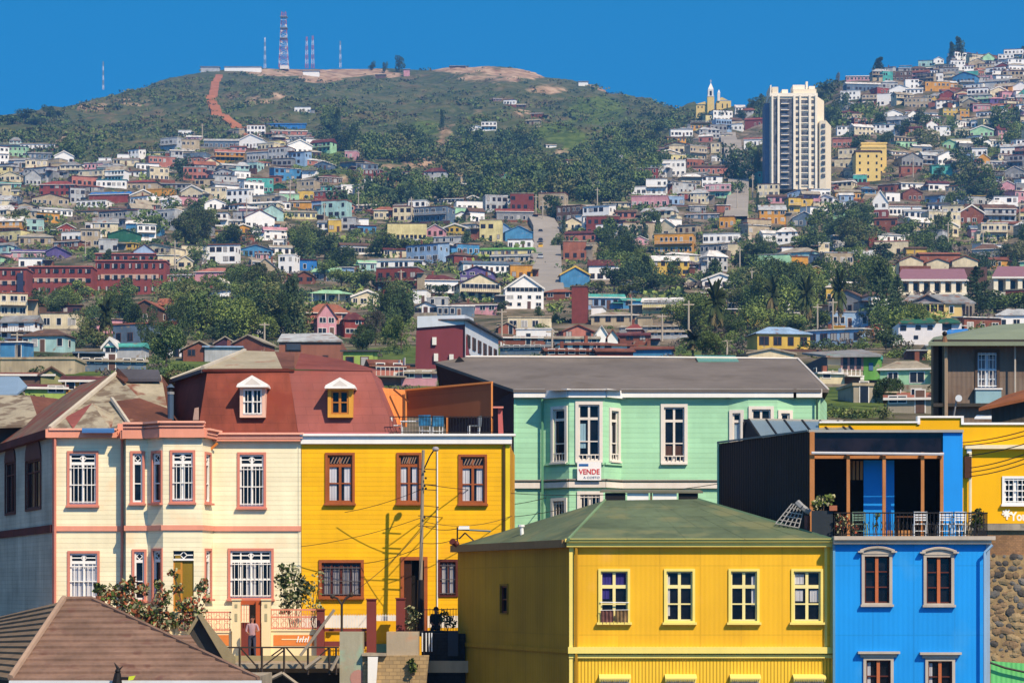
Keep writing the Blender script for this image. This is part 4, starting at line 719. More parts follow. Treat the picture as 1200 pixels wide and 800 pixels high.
m_ = thing('rusty_roofed_shed', 'dark timber shed with a rusty sheet roof, beside the weathered brown house', 'shed', (X(1180, 106), 106, 5))
piece('roof', m_, lambda m: m.slab([P3(1147, 478, 105), P3(1290, 448, 105), P3(1290, 430, 109), P3(1178, 463, 109)], .12, mat('rusty_orange_roof', '#8a5231', .85, 'plain', 2, var=.3))); piece('wall', m_, lambda m: m.hexa([P3(1162, 500, 105.6), P3(1290, 500, 105.6), P3(1290, 500, 109), P3(1162, 500, 109), P3(1162, 477, 105.6), P3(1290, 452, 105.6), P3(1290, 452, 109), P3(1162, 477, 109)], mat('dark_timber_wall', '#4b4640', .85, 'corr', .4)))
piece('skylight', m_, lambda m: m.slab([P3(1142, 489, 104.8), P3(1162, 489, 104.8), P3(1162, 486, 105.5), P3(1145, 486, 105.5)], .06, PLW))
# ================================================================== street front: kerb, fences, plants, people, poles, bridge
SM = mat('street_surface', '#b09a80', .9, 'plain', 1.5, var=.25)
m = MB(); m.box(X(-60, 104), X(600, 104), 98.4, 104.5, -3.2, ZS, SM); struct(m, 'street', 'narrow beige street surface in front of the cream and yellow houses')
FM = flat('salmon_iron', '#d98a70'); PC = flat('cream_pillar', '#f0dcae'); ORP = flat('orange_panel', '#d9813c'); Yn = 101.2
def pillar(label, x0, x1, yt, yb, m_, Y, cap=True, group=None):
    o = thing('gate_pillar', label, 'pillar', P3((x0 + x1) / 2, yb, Y), group); w_ = X(x1, Y) - X(x0, Y)
    piece('shaft', o, lambda m: m.box(X(x0, Y), X(x1, Y), Y, Y + w_, ZS - .5, Z(yt + 1.5, Y), m_)); piece('cap', o, lambda m: m.box(X(x0 - .8, Y), X(x1 + .8, Y), Y - .05, Y + w_ + .05, Z(yt + 1.5, Y), Z(yt, Y), m_))
    if m_ is PC: piece('niche', o, lambda m: [m.box(X((x0 + x1) / 2 - 1.5, Y), X((x0 + x1) / 2 + 1.5, Y), Y - .02, Y - .005, Z(b_, Y), Z(a, Y), flat('niche_grey', '#a79f7f')) for a, b_ in ((yt + 6, yt + 10), (yt + 17, yt + 26))] and None)
    return o
def fence(label, x0, x1, yt, yb, Y, m_, n, scroll=True, name='iron_fence', lw=None, lm=PC, panel=None):
    o = thing(name, label, 'fence', P3((x0 + x1) / 2, yb, Y)); zt_, zb_ = Z(yt, Y), Z(yb, Y); a, b_ = X(x0, Y), X(x1, Y)
    piece('rails', o, lambda m: [m.box(a, b_, Y - .02, Y + .02, z - .03, z + .03, m_) for z in (zt_, (zt_ + zb_) / 2 + .1, zb_ + .05)] and None)
    piece('bars', o, lambda m: [m.tube((a + (b_ - a) * (i + .5) / n, Y, zb_), (a + (b_ - a) * (i + .5) / n, Y, zt_ + .04), .014, m_, 4) for i in range(n)] and None)
    if scroll:
        def sc_(m):
            k = max(2, int((b_ - a) / .32)); 
            for i in range(k):
                c = a + (b_ - a) * (i + .5) / k
                for z0 in (zb_ + .2, zb_ + .5): m.path([(c + .12 * math.cos(t), Y - .01, z0 + .13 * math.sin(t)) for t in [math.pi * 2 * q / 8 for q in range(9)]], .014, m_, 4)
        piece('scrollwork', o, sc_)
    if lw:
        piece('low_wall', o, lambda m: (m.box(a, b_, Y + .02, Y + .25, ZS - .4, Z(lw, Y), lm), m.box(a, b_, Y - .02, Y + .3, Z(lw, Y), Z(lw - 2, Y), lm)))
        if panel: piece('panel', o, lambda m: (m.box(a + .12, b_ - .1, Y, Y + .02, Z(756, Y), Z(743.5, Y), panel),))
    return o
fence('salmon scrollwork iron fence behind the bougainvillea', 128, 199, 717, 740, Yn, FM, 22, lw=741, panel=ORP); fence('salmon iron fence over an orange panel, between two cream pillars left of the gate', 209, 271, 717, 739, Yn, FM, 20, lw=741, panel=ORP)
fg = fence('salmon scrollwork iron fence over an orange panel with pale marks, right of the gate', 317, 371, 714, 737, Yn, FM, 20, lw=739, panel=ORP)
piece('panel_marking', fg, lambda m: (m.box(X(330, Yn), X(362, Yn), Yn - .012, Yn - .002, Z(749.2, Yn), Z(748, Yn), PC), [m.tube(P3(348 + i * 3, 752, Yn - .01), P3(350 + i * 3, 745 + (i % 2) * 2, Yn - .01), .03, WHT, 4) for i in range(5)]))
pillar('slim cream pillar in the middle of the salmon fence', 199, 208.5, 716, 744, PC, Yn, group='cream gate pillars'); pillar('cream gate pillar left of the person in the doorway', 272, 281.5, 701.5, 757, PC, Yn - .2, group='cream gate pillars'); pillar('cream gate pillar right of the person in the doorway', 306.5, 317, 701.5, 757, PC, Yn - .2, group='cream gate pillars')
gd = thing('gate_doorway', 'orange-brown open gate frame between the two cream pillars', 'gate', P3(294, 757, Yn))
piece('frame', gd, lambda m: (m.box(X(300, Yn), X(306, Yn), Yn - .1, Yn + .05, ZS, Z(703, Yn), flat('rust_orange_frame', '#b5562c')), m.box(X(282, Yn), X(306, Yn), Yn + .06, Yn + .12, Z(708, Yn), Z(703, Yn), flat('rust_orange_frame', '#b5562c')))); piece('leaf', gd, lambda m: m.box(X(281.5, Yn), X(291, Yn), Yn + .3, Yn + .36, ZS, Z(729, Yn), MAROON)); piece('grille', gd, lambda m: [m.tube(P3(x, 728, Yn + .1), P3(x, 708, Yn + .1), .02, FM, 4) for x in (283, 286, 289, 292)] and None)
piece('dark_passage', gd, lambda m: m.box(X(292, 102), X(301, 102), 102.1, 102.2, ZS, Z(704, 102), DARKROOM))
for (lab, a, b_, t, c) in (('maroon pillar left of the yellow house forecourt', 371, 380, 713, 762), ('maroon pillar beside the concrete block, right of the Y-shaped lamp', 429.5, 440.5, 701, 762), ('short maroon pillar next to the dark doorway', 464, 474.5, 700, 738)): pillar(lab, a, b_, t, c, MAROON, Yn - .3, group='maroon pillars')
o = thing('maroon_low_fence', 'low maroon fence with yellow panels in front of the yellow house', 'fence', P3(405, 757, Yn))
piece('rails', o, lambda m: (m.box(X(380, Yn), X(430, Yn), Yn, Yn + .1, Z(739.5, Yn), Z(736, Yn), MAROON), m.box(X(380, Yn), X(432, Yn), Yn, Yn + .15, Z(757, Yn), Z(751, Yn), MAROON))); piece('yellow_panel', o, lambda m: (m.box(X(381, Yn), X(430, Yn), Yn + .12, Yn + .16, Z(751, Yn), Z(740, Yn), mat('yellow_plaster', '#f3b505')),)); piece('bars', o, lambda m: [m.tube(P3(x, 760, Yn - .05), P3(x, 738, Yn - .05), .025, MAROON, 4) for x in (424, 427.5, 431, 434.5, 438)] and None)
o = thing('white_rail_fence', 'thin white picket rail against the yellow house plinth', 'fence', P3(420, 735, 102.8)); piece('bars', o, lambda m: [m.tube(P3(388 + i * 3.2, 736, 102.8), P3(388 + i * 3.2, 719, 102.8), .014, PLW, 4) for i in range(24)] and None); piece('rail', o, lambda m: (m.tube(P3(388, 721, 102.8), P3(464, 721, 102.8), .018, PLW, 4), m.tube(P3(388, 734, 102.8), P3(464, 734, 102.8), .018, PLW, 4)))
piece('yellow_base', yh, lambda m: m.box(X(441, 102.3), X(464, 102.3), 102.2, 102.4, ZS, Z(727, 102.3), mat('yellow_plaster', '#f3b505'))); piece('green_base', yh, lambda m: m.box(X(441, 102.1), X(453, 102.1), 102.05, 102.15, ZS, Z(754, 102.1), flat('faded_green', '#5f9683')))
# concrete blocks, stone wall, dark gate yard
o = thing('painted_concrete_post', 'tall grey-green concrete post with faded graffiti at the bridge end', 'post', P3(411, 800, 97)); piece('block', o, lambda m: m.box(X(398, 97), X(425, 97), 97, 98, -6, Z(740, 97), mat('green_stained_concrete', '#aaa793', .9, 'plain', 1.4, var=.25, stain=('#8fae9a', .45, .9))))
piece('graffiti_mark', o, lambda m: m.prism([(X(420, 97) + .32 * math.cos(t), 96.985, Z(794, 97) + .32 * math.sin(t)) for t in [6.283 * k / 12 for k in range(12)]], [(X(420, 97) + .32 * math.cos(t), 96.995, Z(794, 97) + .32 * math.sin(t)) for t in [6.283 * k / 12 for k in range(12)]], mat('faded_pink_mark', '#b98a80')))
o = thing('concrete_block', 'weathered concrete block with an orange stain, standing on the stone wall', 'block', P3(471, 767, 97)); piece('block', o, lambda m: m.box(X(453, 97), X(490.5, 97), 97, 98, Z(769, 97), Z(740, 97), mat('orange_stained_concrete', '#b3a58f', .9, 'plain', 1.2, var=.22, stain=('#c08f6c', .42, 1.0))))
o = thing('low_stone_wall', 'low beige stone wall with a white drainpipe and small plant', 'wall', P3(465, 800, 96.8)); piece('masonry', o, lambda m: m.prism([P3(425, 880, 96.9), P3(492, 880, 96.9), P3(503, 767, 96.9), P3(425, 768, 96.9)], [P3(425, 880, 98.4), P3(492, 880, 98.4), P3(503, 767, 98.4), P3(425, 768, 98.4)], mat('beige_block_masonry', '#b8a07a', .9, 'brick', .55, var=.3, stain=('#8a7558', .36, 1.4)))); piece('coping', o, lambda m: m.box(X(424, 96.8), X(453, 96.8), 96.7, 98, Z(768, 96.8), Z(765, 96.8), CONC)); piece('drainpipe', o, lambda m: m.hexa([P3(431, 830, 96.6), P3(439, 830, 96.6), P3(439, 830, 96.85), P3(431, 830, 96.85), P3(431, 769, 96.6), P3(443, 769, 96.6), P3(443, 769, 96.85), P3(431, 769, 96.85)], WHT))
o = thing('dark_yard_wall', 'dark wall in deep shade left of the yellow corner building', 'wall', P3(520, 800, 97.6)); piece('wall', o, lambda m: m.box(X(494, 98.6), X(545, 98.6), 98.6, 99.6, -8, Z(742, 98.6), mat('shade_black_stone', '#27262a', .9, 'brick', .6))); piece('post', o, lambda m: m.box(X(525, 98.4), X(537, 98.4), 98.3, 98.58, Z(768, 98.4), Z(739, 98.4), flat('blue_black_post', '#30343f')))  # deep shade beside the corner building is painted in as near-black
piece('picket', o, lambda m: [m.tube(P3(x, 763, 98.4), P3(x, 741, 98.4), .03, PLW, 4) for x in (495, 499.5, 503, 506, 527)] and None)
bn = thing('black_iron_fence', 'black spiked iron fence beside the seated figure', 'fence', P3(515, 739, 99.6)); piece('bars', bn, lambda m: [m.tube(P3(497 + i * 3.4, 742, 99.6), P3(497 + i * 3.4, 712 + (i % 2), 99.6), .014, BLKI, 4) for i in range(12)] and None); piece('rail', bn, lambda m: (m.box(X(478, 99.6), X(538, 99.6), 99.55, 99.65, Z(742, 99.6), Z(738.5, 99.6), BLKI), m.tube(P3(497, 714, 99.6), P3(536, 713, 99.6), .02, BLKI, 4)))
text('ICIO', 'graffiti', yh, yf, 517, 734.5, .30, gw_, xw=.75, d=.004, bold=.04, label='white graffiti letters on the plinth')
# bridge railing and deck
br = thing('bridge_railing', 'dark iron truss railing of the small bridge with light diagonal struts', 'railing', P3(335, 790, 95.5)); Yq2 = 96.0; IR = flat('brown_black_iron', '#3b322b', .7, .2); LI = flat('grey_beam', '#a09585')
piece('top_rail', br, lambda m: m.box(X(262, Yq2), X(397, Yq2), Yq2, Yq2 + .1, Z(759, Yq2), Z(757.2, Yq2), IR)); 
for xx in (281, 307, 333, 361, 386, 394): piece('post', br, lambda m: m.tube(P3(xx, 790, Yq2), P3(xx, 758, Yq2), .045, IR, 5))
for (a, b_, c, d_) in ((318, 768, 332, 758), (335, 758, 356, 782), (281, 758, 305, 785), (305, 783, 332, 762), (361, 780, 386, 758)): piece('brace', br, lambda m: m.tube(P3(a, b_, Yq2 + .03), P3(c, d_, Yq2 + .03), .035, IR, 4))
for (a, b_, c, d_, r) in ((352, 768, 392, 714, .06), (358, 783, 376, 769, .08), (306, 800, 331, 788, .08), (331, 788, 350, 802, .07), (388, 785, 397, 768, .06)): piece('strut', br, lambda m: m.tube(P3(a, b_, Yq2 - .1), P3(c, d_, Yq2 - .1), r, LI, 5))
dk = thing('bridge_deck', 'short grey bridge deck in front of the cream house gate', 'bridge', P3(330, 775, 97)); piece('deck', dk, lambda m: m.box(X(262, 97), X(398, 97), 96.3, 98.5, Z(782, 97), Z(777, 97), CONC)); piece('red_mat', dk, lambda m: m.box(X(278, 99.5), X(325, 99.5), 98.6, 100.2, ZS, ZS + .04, flat('red_paving', '#8e4436'))); piece('kerb_board', dk, lambda m: m.box(X(262, 96.6), X(397, 96.6), 98.52, 98.7, Z(777, 97), Z(769, 97), mat('mossy_board', '#9a8f6a')))
o = thing('embankment_wall', 'dark wall below the street under the bridge', 'wall', P3(330, 800, 98.6)); piece('wall', o, lambda m: m.box(X(-60, 98.3), X(494, 98.3), 98.75, 99.2, -11, ZS - .25, mat('dark_embankment', '#4c4438', .9, 'plain', 1.2, var=.4)))
# lamp, pole, wires
lp_ = thing('forked_lamp_post', 'dark Y-shaped lamp post in front of the yellow house', 'lamp post', P3(400, 740, 100)); piece('stem', lp_, lambda m: m.tube(P3(400.5, 748, 100), P3(400.5, 708, 100), .05, IR, 6)); piece('fork', lp_, lambda m: (m.path([P3(400.5, 708, 100), P3(396, 701, 100), P3(390, 699, 100)], .045, IR, 5), m.path([P3(400.5, 708, 100), P3(405, 701, 100), P3(411, 697, 100)], .045, IR, 5)))
for xx, yy in ((389.5, 698.5), (411.5, 696.5)): piece('lantern', lp_, lambda m: m.ball(P3(xx, yy, 100), .1, IR))
up = thing('street_light_pole', 'tall street utility pole, grey above and black below, with a curved lamp arm', 'lamp post', P3(493, 742, 101.9)); Yu = 101.9
piece('upper_shaft', up, lambda m: m.tube(P3(493, 680, Yu), P3(496, 527, Yu), .075, flat('grey_wood_pole', '#8d8577'), 8, .06)); piece('lower_shaft', up, lambda m: m.tube(P3(492.5, 745, Yu), P3(493, 679, Yu), .17, BLKI, 8, .13)); piece('lamp_arm', up, lambda m: m.path([P3(495, 553, Yu), P3(499, 545, Yu), P3(504, 534, Yu), P3(508, 528, Yu)], .03, BLKI, 5)); piece('lamp_head', up, lambda m: m.ball(P3(510.5, 526, Yu - .1), .14, flat('lamp_grey', '#a59da0', .4), 10, .75))
[piece('insulator_arm', up, lambda m: m.tube(P3(490, yy, Yu), P3(512, yy + 1, Yu), .022, BLKI, 4)) for yy in (549, 567, 573, 604, 616)]; piece('insulator', up, lambda m: [m.ball(P3(497.5 + (k % 2) * 1.5, yy, Yu - .15), .05, BLKI, 6) for k, yy in enumerate((552, 560, 569, 572, 606))] and None)
WR = flat('cable_black', '#1f1c1a', .6, .1)
def wire(label, a, b_, sag, r=.014, extra=()):
    m = MB(); pts = []
    for i in range(13): t = i / 12; p = Vector(a).lerp(Vector(b_), t); p.z -= sag * 4 * t * (1 - t); pts.append(tuple(p))
    m.path(pts, r, WR, 4); o = m.build('overhead_wire', origin=tuple(a)); tag(o, label, 'wire', 'overhead wires'); return o
W0 = lambda y: P3(494, y, Yu)
wire('overhead wire from the street pole across the yellow wall to its lower left', W0(606), P3(353, 640, 103.4), .15); wire('overhead wire from the street pole rising gently to the roof edge on its left', W0(573), P3(404, 600, 103.5), .1)
wire('overhead wire from the street pole to the bracket lamp', W0(615), P3(536, 619, 99.2), .12); wire('highest overhead wire between street pole and mint house', W0(567), P3(845, 566, 118), .5, .018); wire('second overhead wire between street pole and mint house', W0(592), P3(640, 583, 119.5), .25, .018); wire('overhead wire from the street pole passing low before the mint house', W0(604), P3(660, 596, 118), .25, .018); wire('overhead wire slanting down left from the street pole to the forked lamp', W0(620), P3(404, 700, 100.5), .2); wire('steep overhead wire from the street pole down to the window bars', W0(640), P3(426, 660, 103.8), .1)
wire('overhead wire before the yellow wall right of the street pole', W0(610), P3(600, 604, 104), .3); wire('lower overhead wire before the yellow wall right of the street pole', W0(636), P3(538, 630, 99.4), .1)
for k, (a, b_, c) in enumerate(((1125, 522, 506), (1130, 534, 512), (1137, 548, 520), (1137, 558, 532), (1137, 553, 526), (1120, 519, 500))): wire(['wire reaching the cream gutter corner of the yellow parapet building', 'wire just under the cream gutter of the yellow parapet building', 'wire sagging mid-way over the deep yellow wall', 'lowest wire over the deep yellow wall', 'wire just above the lowest one over the deep yellow wall', 'topmost wire over the deep yellow wall'][k], P3(a, b_, 96.2), P3(1270, c - 22, 92), .25, .02)
# bottom left tiled roof: real overlapping courses
Y1 = 74.5; bl = thing('tiled_roof_house', 'house with a brown hipped tile roof in the bottom corner, before the cream house', 'house', P3(150, 800, Y1))
TL = mat('brown_roof_tile', '#84695a', .85, 'plain', 2.2, var=.3, stain=('#6f5146', .35, 1.8)); TLS = mat('brown_roof_tile_left', '#7d6a55', .85, 'plain', 2.2, var=.3)  # left slope tiles take a slightly greener brown
ea, eb = Vector(P3(12, 797.5, Y1)), Vector(P3(303, 796.5, Y1)); ra, rb = Vector(P3(75, 704, 80.2)), Vector(P3(108, 703.5, 80.2)); fa = Vector(P3(-110, 778, 86)); fb_ = Vector(P3(75, 704, 80.2)); fc = Vector(P3(-30, 730, 90))
m = MB(); nr = 13
for i in range(nr):
    t0, t1 = i / nr, (i + 1.06) / nr
    for (p, q, r_, s_, mm) in ((ea, eb, rb, ra, TL), (fa, ea, ra, fc, TLS)):
        a, b_, c, d_ = p.lerp(s_, t0), q.lerp(r_, t0), q.lerp(r_, min(1, t1)), p.lerp(s_, min(1, t1)); up_ = Vector((0, 0, .085)); lo_2 = Vector((0, 0, .01))
        m.prism([tuple(v) for v in (a, b_, c, d_)], [tuple(a + up_), tuple(b_ + up_), tuple(c + lo_2), tuple(d_ + lo_2)], mm)
rr_ = Vector(P3(250, 772, 82)); m.poly([tuple(eb), tuple(rr_), tuple(rb)], TL)
ro = m.build('roof', bl)
piece('hip_capping', ro, lambda m: (m.path([tuple(ea + Vector((0, 0, .1))), tuple(ra + Vector((0, 0, .1)))], .10, mat('pale_hip_tile', '#a28976'), 6), m.path([tuple(ra + Vector((0, 0, .06))), tuple(rb + Vector((0, 0, .06)))], .09, TL, 6), m.path([tuple(rb + Vector((0, 0, .06))), tuple(eb + Vector((0, 0, .06)))], .07, TL, 6)))
piece('gutter', bl, lambda m: m.box(ea.x, eb.x + .1, Y1 - .2, Y1 - .05, ea.z - .1, ea.z + .02, flat('white_gutter', '#cfd6da'))); piece('wall', bl, lambda m: m.box(ea.x + .4, eb.x - .5, Y1 + .4, 84, -11, ea.z - .05, CONC))
eo = thing('tiled_gable_annex', 'small tiled annex with a dark triangular gable end and pale barge board', 'annex', P3(235, 760, 84)); 
piece('roof', eo, lambda m: [m.prism([P3(176 + (60 + 14) * 0, 790 - 4.6 * i, 83.0 + i * .2), P3(249, 790 - 4.6 * i, 83.0 + i * .2), P3(249, 785 - 4.6 * i, 83.2 + i * .2), P3(176, 785 - 4.6 * i, 83.2 + i * .2)], [tuple(Vector(P3(176, 790 - 4.6 * i, 83.0 + i * .2)) + Vector((0, 0, .07))), tuple(Vector(P3(249 - (6 * max(0, i - 2) if False else 0), 790 - 4.6 * i, 83.0 + i * .2)) + Vector((0, 0, .07))), P3(249, 785 - 4.6 * i, 83.2 + i * .2), P3(176, 785 - 4.6 * i, 83.2 + i * .2)], TL) for i in range(10)] and None)
piece('gable_wall', eo, lambda m: m.prism([P3(222, 742, 82.6), P3(232, 721, 82.6), P3(268, 781, 82.6), P3(262, 800, 82.6)], [P3(222, 742, 82.75), P3(232, 721, 82.75), P3(268, 781, 82.75), P3(262, 800, 82.75)], mat('dark_gable_board', '#45423f', .9, 'plain', 2)))
piece('barge_board', eo, lambda m: (m.prism([P3(231, 720, 82.3), P3(236, 719, 82.3), P3(276, 770, 82.3), P3(276, 783, 82.3), P3(268, 783, 82.3)], [P3(231, 720, 82.9), P3(236, 719, 82.9), P3(276, 770, 82.9), P3(276, 783, 82.9), P3(268, 783, 82.9)], mat('mossy_barge', '#93876a', .9, 'plain', 2)), m.tube(P3(220, 743, 82.4), P3(233, 721, 82.4), .07, mat('mossy_barge', '#93876a'), 4)))
fgz = thing('witch_figurine', 'small black pointed-hat figurine holding something yellow above the roof gutter', 'figurine', P3(137, 798, 74)); BKF = flat('black_figure', '#141316', .7, .1)
piece('body', fgz, lambda m: (m.tube(P3(137, 803, 74), P3(138, 788, 74), .16, BKF, 8, .09), m.ball(P3(138, 786, 74), .085, BKF), m.tube(P3(139, 784, 74), P3(134, 776, 74), .06, BKF, 6, .01), m.tube(P3(140, 784, 74), P3(144, 780, 74), .03, BKF, 5, .01), m.tube(P3(139, 794, 74), P3(151, 794, 74), .045, BKF, 5)))
piece('yellow_item', fgz, lambda m: m.hexa([P3(150, 797, 73.9), P3(156, 796, 73.9), P3(156, 796, 74.1), P3(150, 797, 74.1), P3(151, 792, 73.9), P3(159, 791, 73.9), P3(159, 791, 74.1), P3(151, 792, 74.1)], flat('lime_yellow', '#c9d83a')))
# neighbour roofs at the far left
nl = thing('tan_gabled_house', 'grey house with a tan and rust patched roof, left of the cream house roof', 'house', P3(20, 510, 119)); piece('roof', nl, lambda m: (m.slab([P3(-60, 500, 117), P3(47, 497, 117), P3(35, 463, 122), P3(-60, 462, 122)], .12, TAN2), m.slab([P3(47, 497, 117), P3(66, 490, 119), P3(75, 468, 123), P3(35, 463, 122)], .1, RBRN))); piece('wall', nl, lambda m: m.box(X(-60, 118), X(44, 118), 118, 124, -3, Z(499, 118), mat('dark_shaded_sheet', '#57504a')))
nb = thing('blue_roofed_shed', 'low shed with a plain blue-grey sheet roof behind the tan gabled house', 'shed', P3(10, 466, 190)); piece('roof', nb, lambda m: m.slab([P3(-40, 464, 180), P3(20, 461, 180), P3(32, 452, 190), P3(22, 441, 196), P3(-40, 441, 196)], .15, flat('blue_grey_sheet', '#7d95ad', .6, .08))); piece('wall', nb, lambda m: m.box(X(-40, 182), X(18, 182), 182, 190, 0, Z(466, 182), paint('grey') if 'paint' in globals() else GRSH))
# ---------------------------------------------------------------- people
SKIN = flat('skin', '#a9745a', .6, .05)
def figure(name, label, J, rad, edges, mats, zcut, Yc_, hair=None, cat='person'):
    """one continuous skinned body; J joints in metres relative to the feet, mats by height"""
    base = J['base']; names = [k for k in J if k != 'base']; me = bpy.data.meshes.new('body'); me.from_pydata([J[k] for k in names], [(names.index(a), names.index(b)) for a, b in edges], [])
    ob = bpy.data.objects.new('tmp_body', me); COL.objects.link(ob); sk = ob.modifiers.new('skin', 'SKIN'); sv = me.skin_vertices[0].data
    for i, k in enumerate(names): r = rad.get(k, .04); sv[i].radius = (r, r) if not isinstance(r, tuple) else r; sv[i].use_root = (k == 'pelvis')
    sb = ob.modifiers.new('sub', 'SUBSURF'); sb.levels = 2; sb.render_levels = 2; dg = bpy.context.evaluated_depsgraph_get(); dg.update(); bm_ = bpy.data.meshes.new_from_object(ob.evaluated_get(dg)); bpy.data.objects.remove(ob)
    bm_.materials.clear(); [bm_.materials.append(x) for x in mats]
    for p in bm_.polygons: c = p.center; p.material_index = zcut(c); p.use_smooth = True
    o = thing(name, label, cat, base); b_ = bpy.data.objects.new('body', bm_); COL.objects.link(b_); b_.parent = o
    if hair:
        for nm, fn in hair.items(): m = MB(); fn(m); h_ = m.build(nm, None); h_.parent = o
    return o
def hand(J, edges, rad, wrist, side, d, pre):     # five separate slightly curled fingers
    w_ = Vector(J[wrist]); d = Vector(d).normalized(); s = d.cross(Vector((0, 1, 0))); s = s.normalized() if s.length > .1 else Vector((1, 0, 0)); pm = w_ + d * .06; J[pre + 'palm'] = tuple(pm); edges.append((wrist, pre + 'palm')); rad[pre + 'palm'] = (.032, .016)
    for i, (o_, ln) in enumerate(((-.03, .07), (-.01, .08), (.01, .075), (.03, .06))):
        k1 = pm + d * .035 + s * o_; k2 = k1 + d * ln * .5 + Vector((0, .012, 0)); k3 = k2 + d * ln * .4 + Vector((0, .02, 0)); a, b_, c = (f'{pre}f{i}{q}' for q in 'abc'); J[a], J[b_], J[c] = tuple(k1), tuple(k2), tuple(k3); edges += [(pre + 'palm', a), (a, b_), (b_, c)]; rad[a] = rad[b_] = .009; rad[c] = .007
    t1 = w_ + d * .03 + s * .035 * side; t2 = t1 + d * .04 + s * .02 * side; J[pre + 't1'], J[pre + 't2'] = tuple(t1), tuple(t2); edges += [(pre + 'palm', pre + 't1'), (pre + 't1', pre + 't2')]; rad[pre + 't1'] = .01; rad[pre + 't2'] = .008
def standing():
    J = dict(pelvis=(0, 0, .92), waist=(0, 0, 1.05), chest=(0, -.01, 1.27), neck=(0, 0, 1.43), head1=(0, -.01, 1.50), head2=(0, -.01, 1.60), head3=(0, 0, 1.66), hipL=(-.09, 0, .88), kneeL=(-.1, -.02, .48), ankL=(-.1, .02, .09), toeL=(-.11, -.13, .04), hipR=(.09, 0, .88), kneeR=(.1, -.03, .48), ankR=(.12, .0, .09), toeR=(.14, -.15, .04),
             shL=(-.17, 0, 1.38), elL=(-.23, -.03, 1.12), wrL=(-.14, -.2, 1.02), shR=(.17, 0, 1.38), elR=(.26, -.05, 1.14), wrR=(.22, -.24, 1.1))
    E = [('pelvis', 'waist'), ('waist', 'chest'), ('chest', 'neck'), ('neck', 'head1'), ('head1', 'head2'), ('head2', 'head3'), ('pelvis', 'hipL'), ('hipL', 'kneeL'), ('kneeL', 'ankL'), ('ankL', 'toeL'), ('pelvis', 'hipR'), ('hipR', 'kneeR'), ('kneeR', 'ankR'), ('ankR', 'toeR'), ('chest', 'shL'), ('shL', 'elL'), ('elL', 'wrL'), ('chest', 'shR'), ('shR', 'elR'), ('elR', 'wrR')]
    Rr = dict(pelvis=.13, waist=.115, chest=(.15, .11), neck=.05, head1=.07, head2=.092, head3=.07, hipL=.085, hipR=.085, kneeL=.058, kneeR=.058, ankL=.04, ankR=.04, toeL=.035, toeR=.035, shL=.062, shR=.062, elL=.042, elR=.042, wrL=.027, wrR=.027)
    hand(J, E, Rr, 'wrL', 1, (.5, -.8, -.2), 'l'); hand(J, E, Rr, 'wrR', -1, (-.4, -.8, .3), 'r'); return J, E, Rr
def face(m, c, m_):
    x, y_, z = c
    m.tube((x, y_ - .09, z + .005), (x, y_ - .118, z - .022), .009, SKIN, 5, .014); 
    for s in (-1, 1): m.ball((x + s * .032, y_ - .086, z + .015), .011, m_, 6); m.ball((x + s * .092, y_, z), .018, SKIN, 6, 1.5)
    m.tube((x - .022, y_ - .088, z - .052), (x + .022, y_ - .088, z - .052), .006, flat('lips', '#7d4038'), 4)
J, E, Rr = standing(); J['base'] = P3(295.5, 0, 100.2)[:2] + (ZS,); PK = flat('pink_grey_top', '#b08f94', .85); JN = flat('dark_blue_trousers', '#3f4353', .85); HR = flat('dark_hair', '#1d1715', .8)
figure('person', 'person in a pinkish grey top and dark trousers standing in the gate', J, Rr, E, [SKIN, PK, JN, HR], lambda c: 3 if c.z > 1.44 and c.y > .02 or c.z > 1.69 else 0 if (c.z > 1.43 or (c.y < -.12 and c.z > .9)) else 1 if c.z > .95 else 2 if c.z > .07 else 3, 100,
       {'hair': lambda m: m.ball((0, .018, 1.63), .104, HR, 12, 1.0), 'face': lambda m: face(m, (0, -.012, 1.59), HR)})
J, E, Rr = standing()
J.update(elL=(-.2, -.1, 1.12), wrL=(-.1, -.3, .98), elR=(.2, -.1, 1.12), wrR=(.1, -.3, .98), kneeL=(-.14, -.42, .86), ankL=(-.16, -.4, .45), toeL=(-.17, -.52, .4), kneeR=(.1, -.42, .86), ankR=(.1, -.42, .45), toeR=(.1, -.55, .4), hipL=(-.09, -.05, .9), hipR=(.09, -.05, .9))
Rr.update(waist=.16, chest=(.2, .15), shL=.09, shR=.09, elL=.065, elR=.065, pelvis=.17, kneeL=.08, kneeR=.08, hipL=.11, hipR=.11, neck=.06); J['base'] = P3(511, 0, 100.6)[:2] + (Z(738.5, 99.6) - .80,); DKT = flat('black_clothes', '#18171b', .9, .1)
figure('person', 'dark-clothed person sitting by the black iron fence beside the street pole', J, Rr, E, [SKIN, DKT, HR], lambda c: 2 if c.z > 1.45 and c.y > .0 else 0 if (c.z > 1.45 or (c.y < -.2 and c.z > 1.0)) else 1, 100, {'hair': lambda m: m.ball((0, .018, 1.63), .106, HR, 12), 'face': lambda m: face(m, (0, -.012, 1.59), HR)})
st_ = thing('stone_bench', 'dark stone ledge under the sitting person', 'bench', P3(511, 742, 100.4)); piece('ledge', st_, lambda m: m.box(X(503, 100.6), X(520, 100.6), 100.3, 100.95, ZS, Z(738.5, 99.6) - .80 + .79, mat('shade_black_stone', '#27262a')))
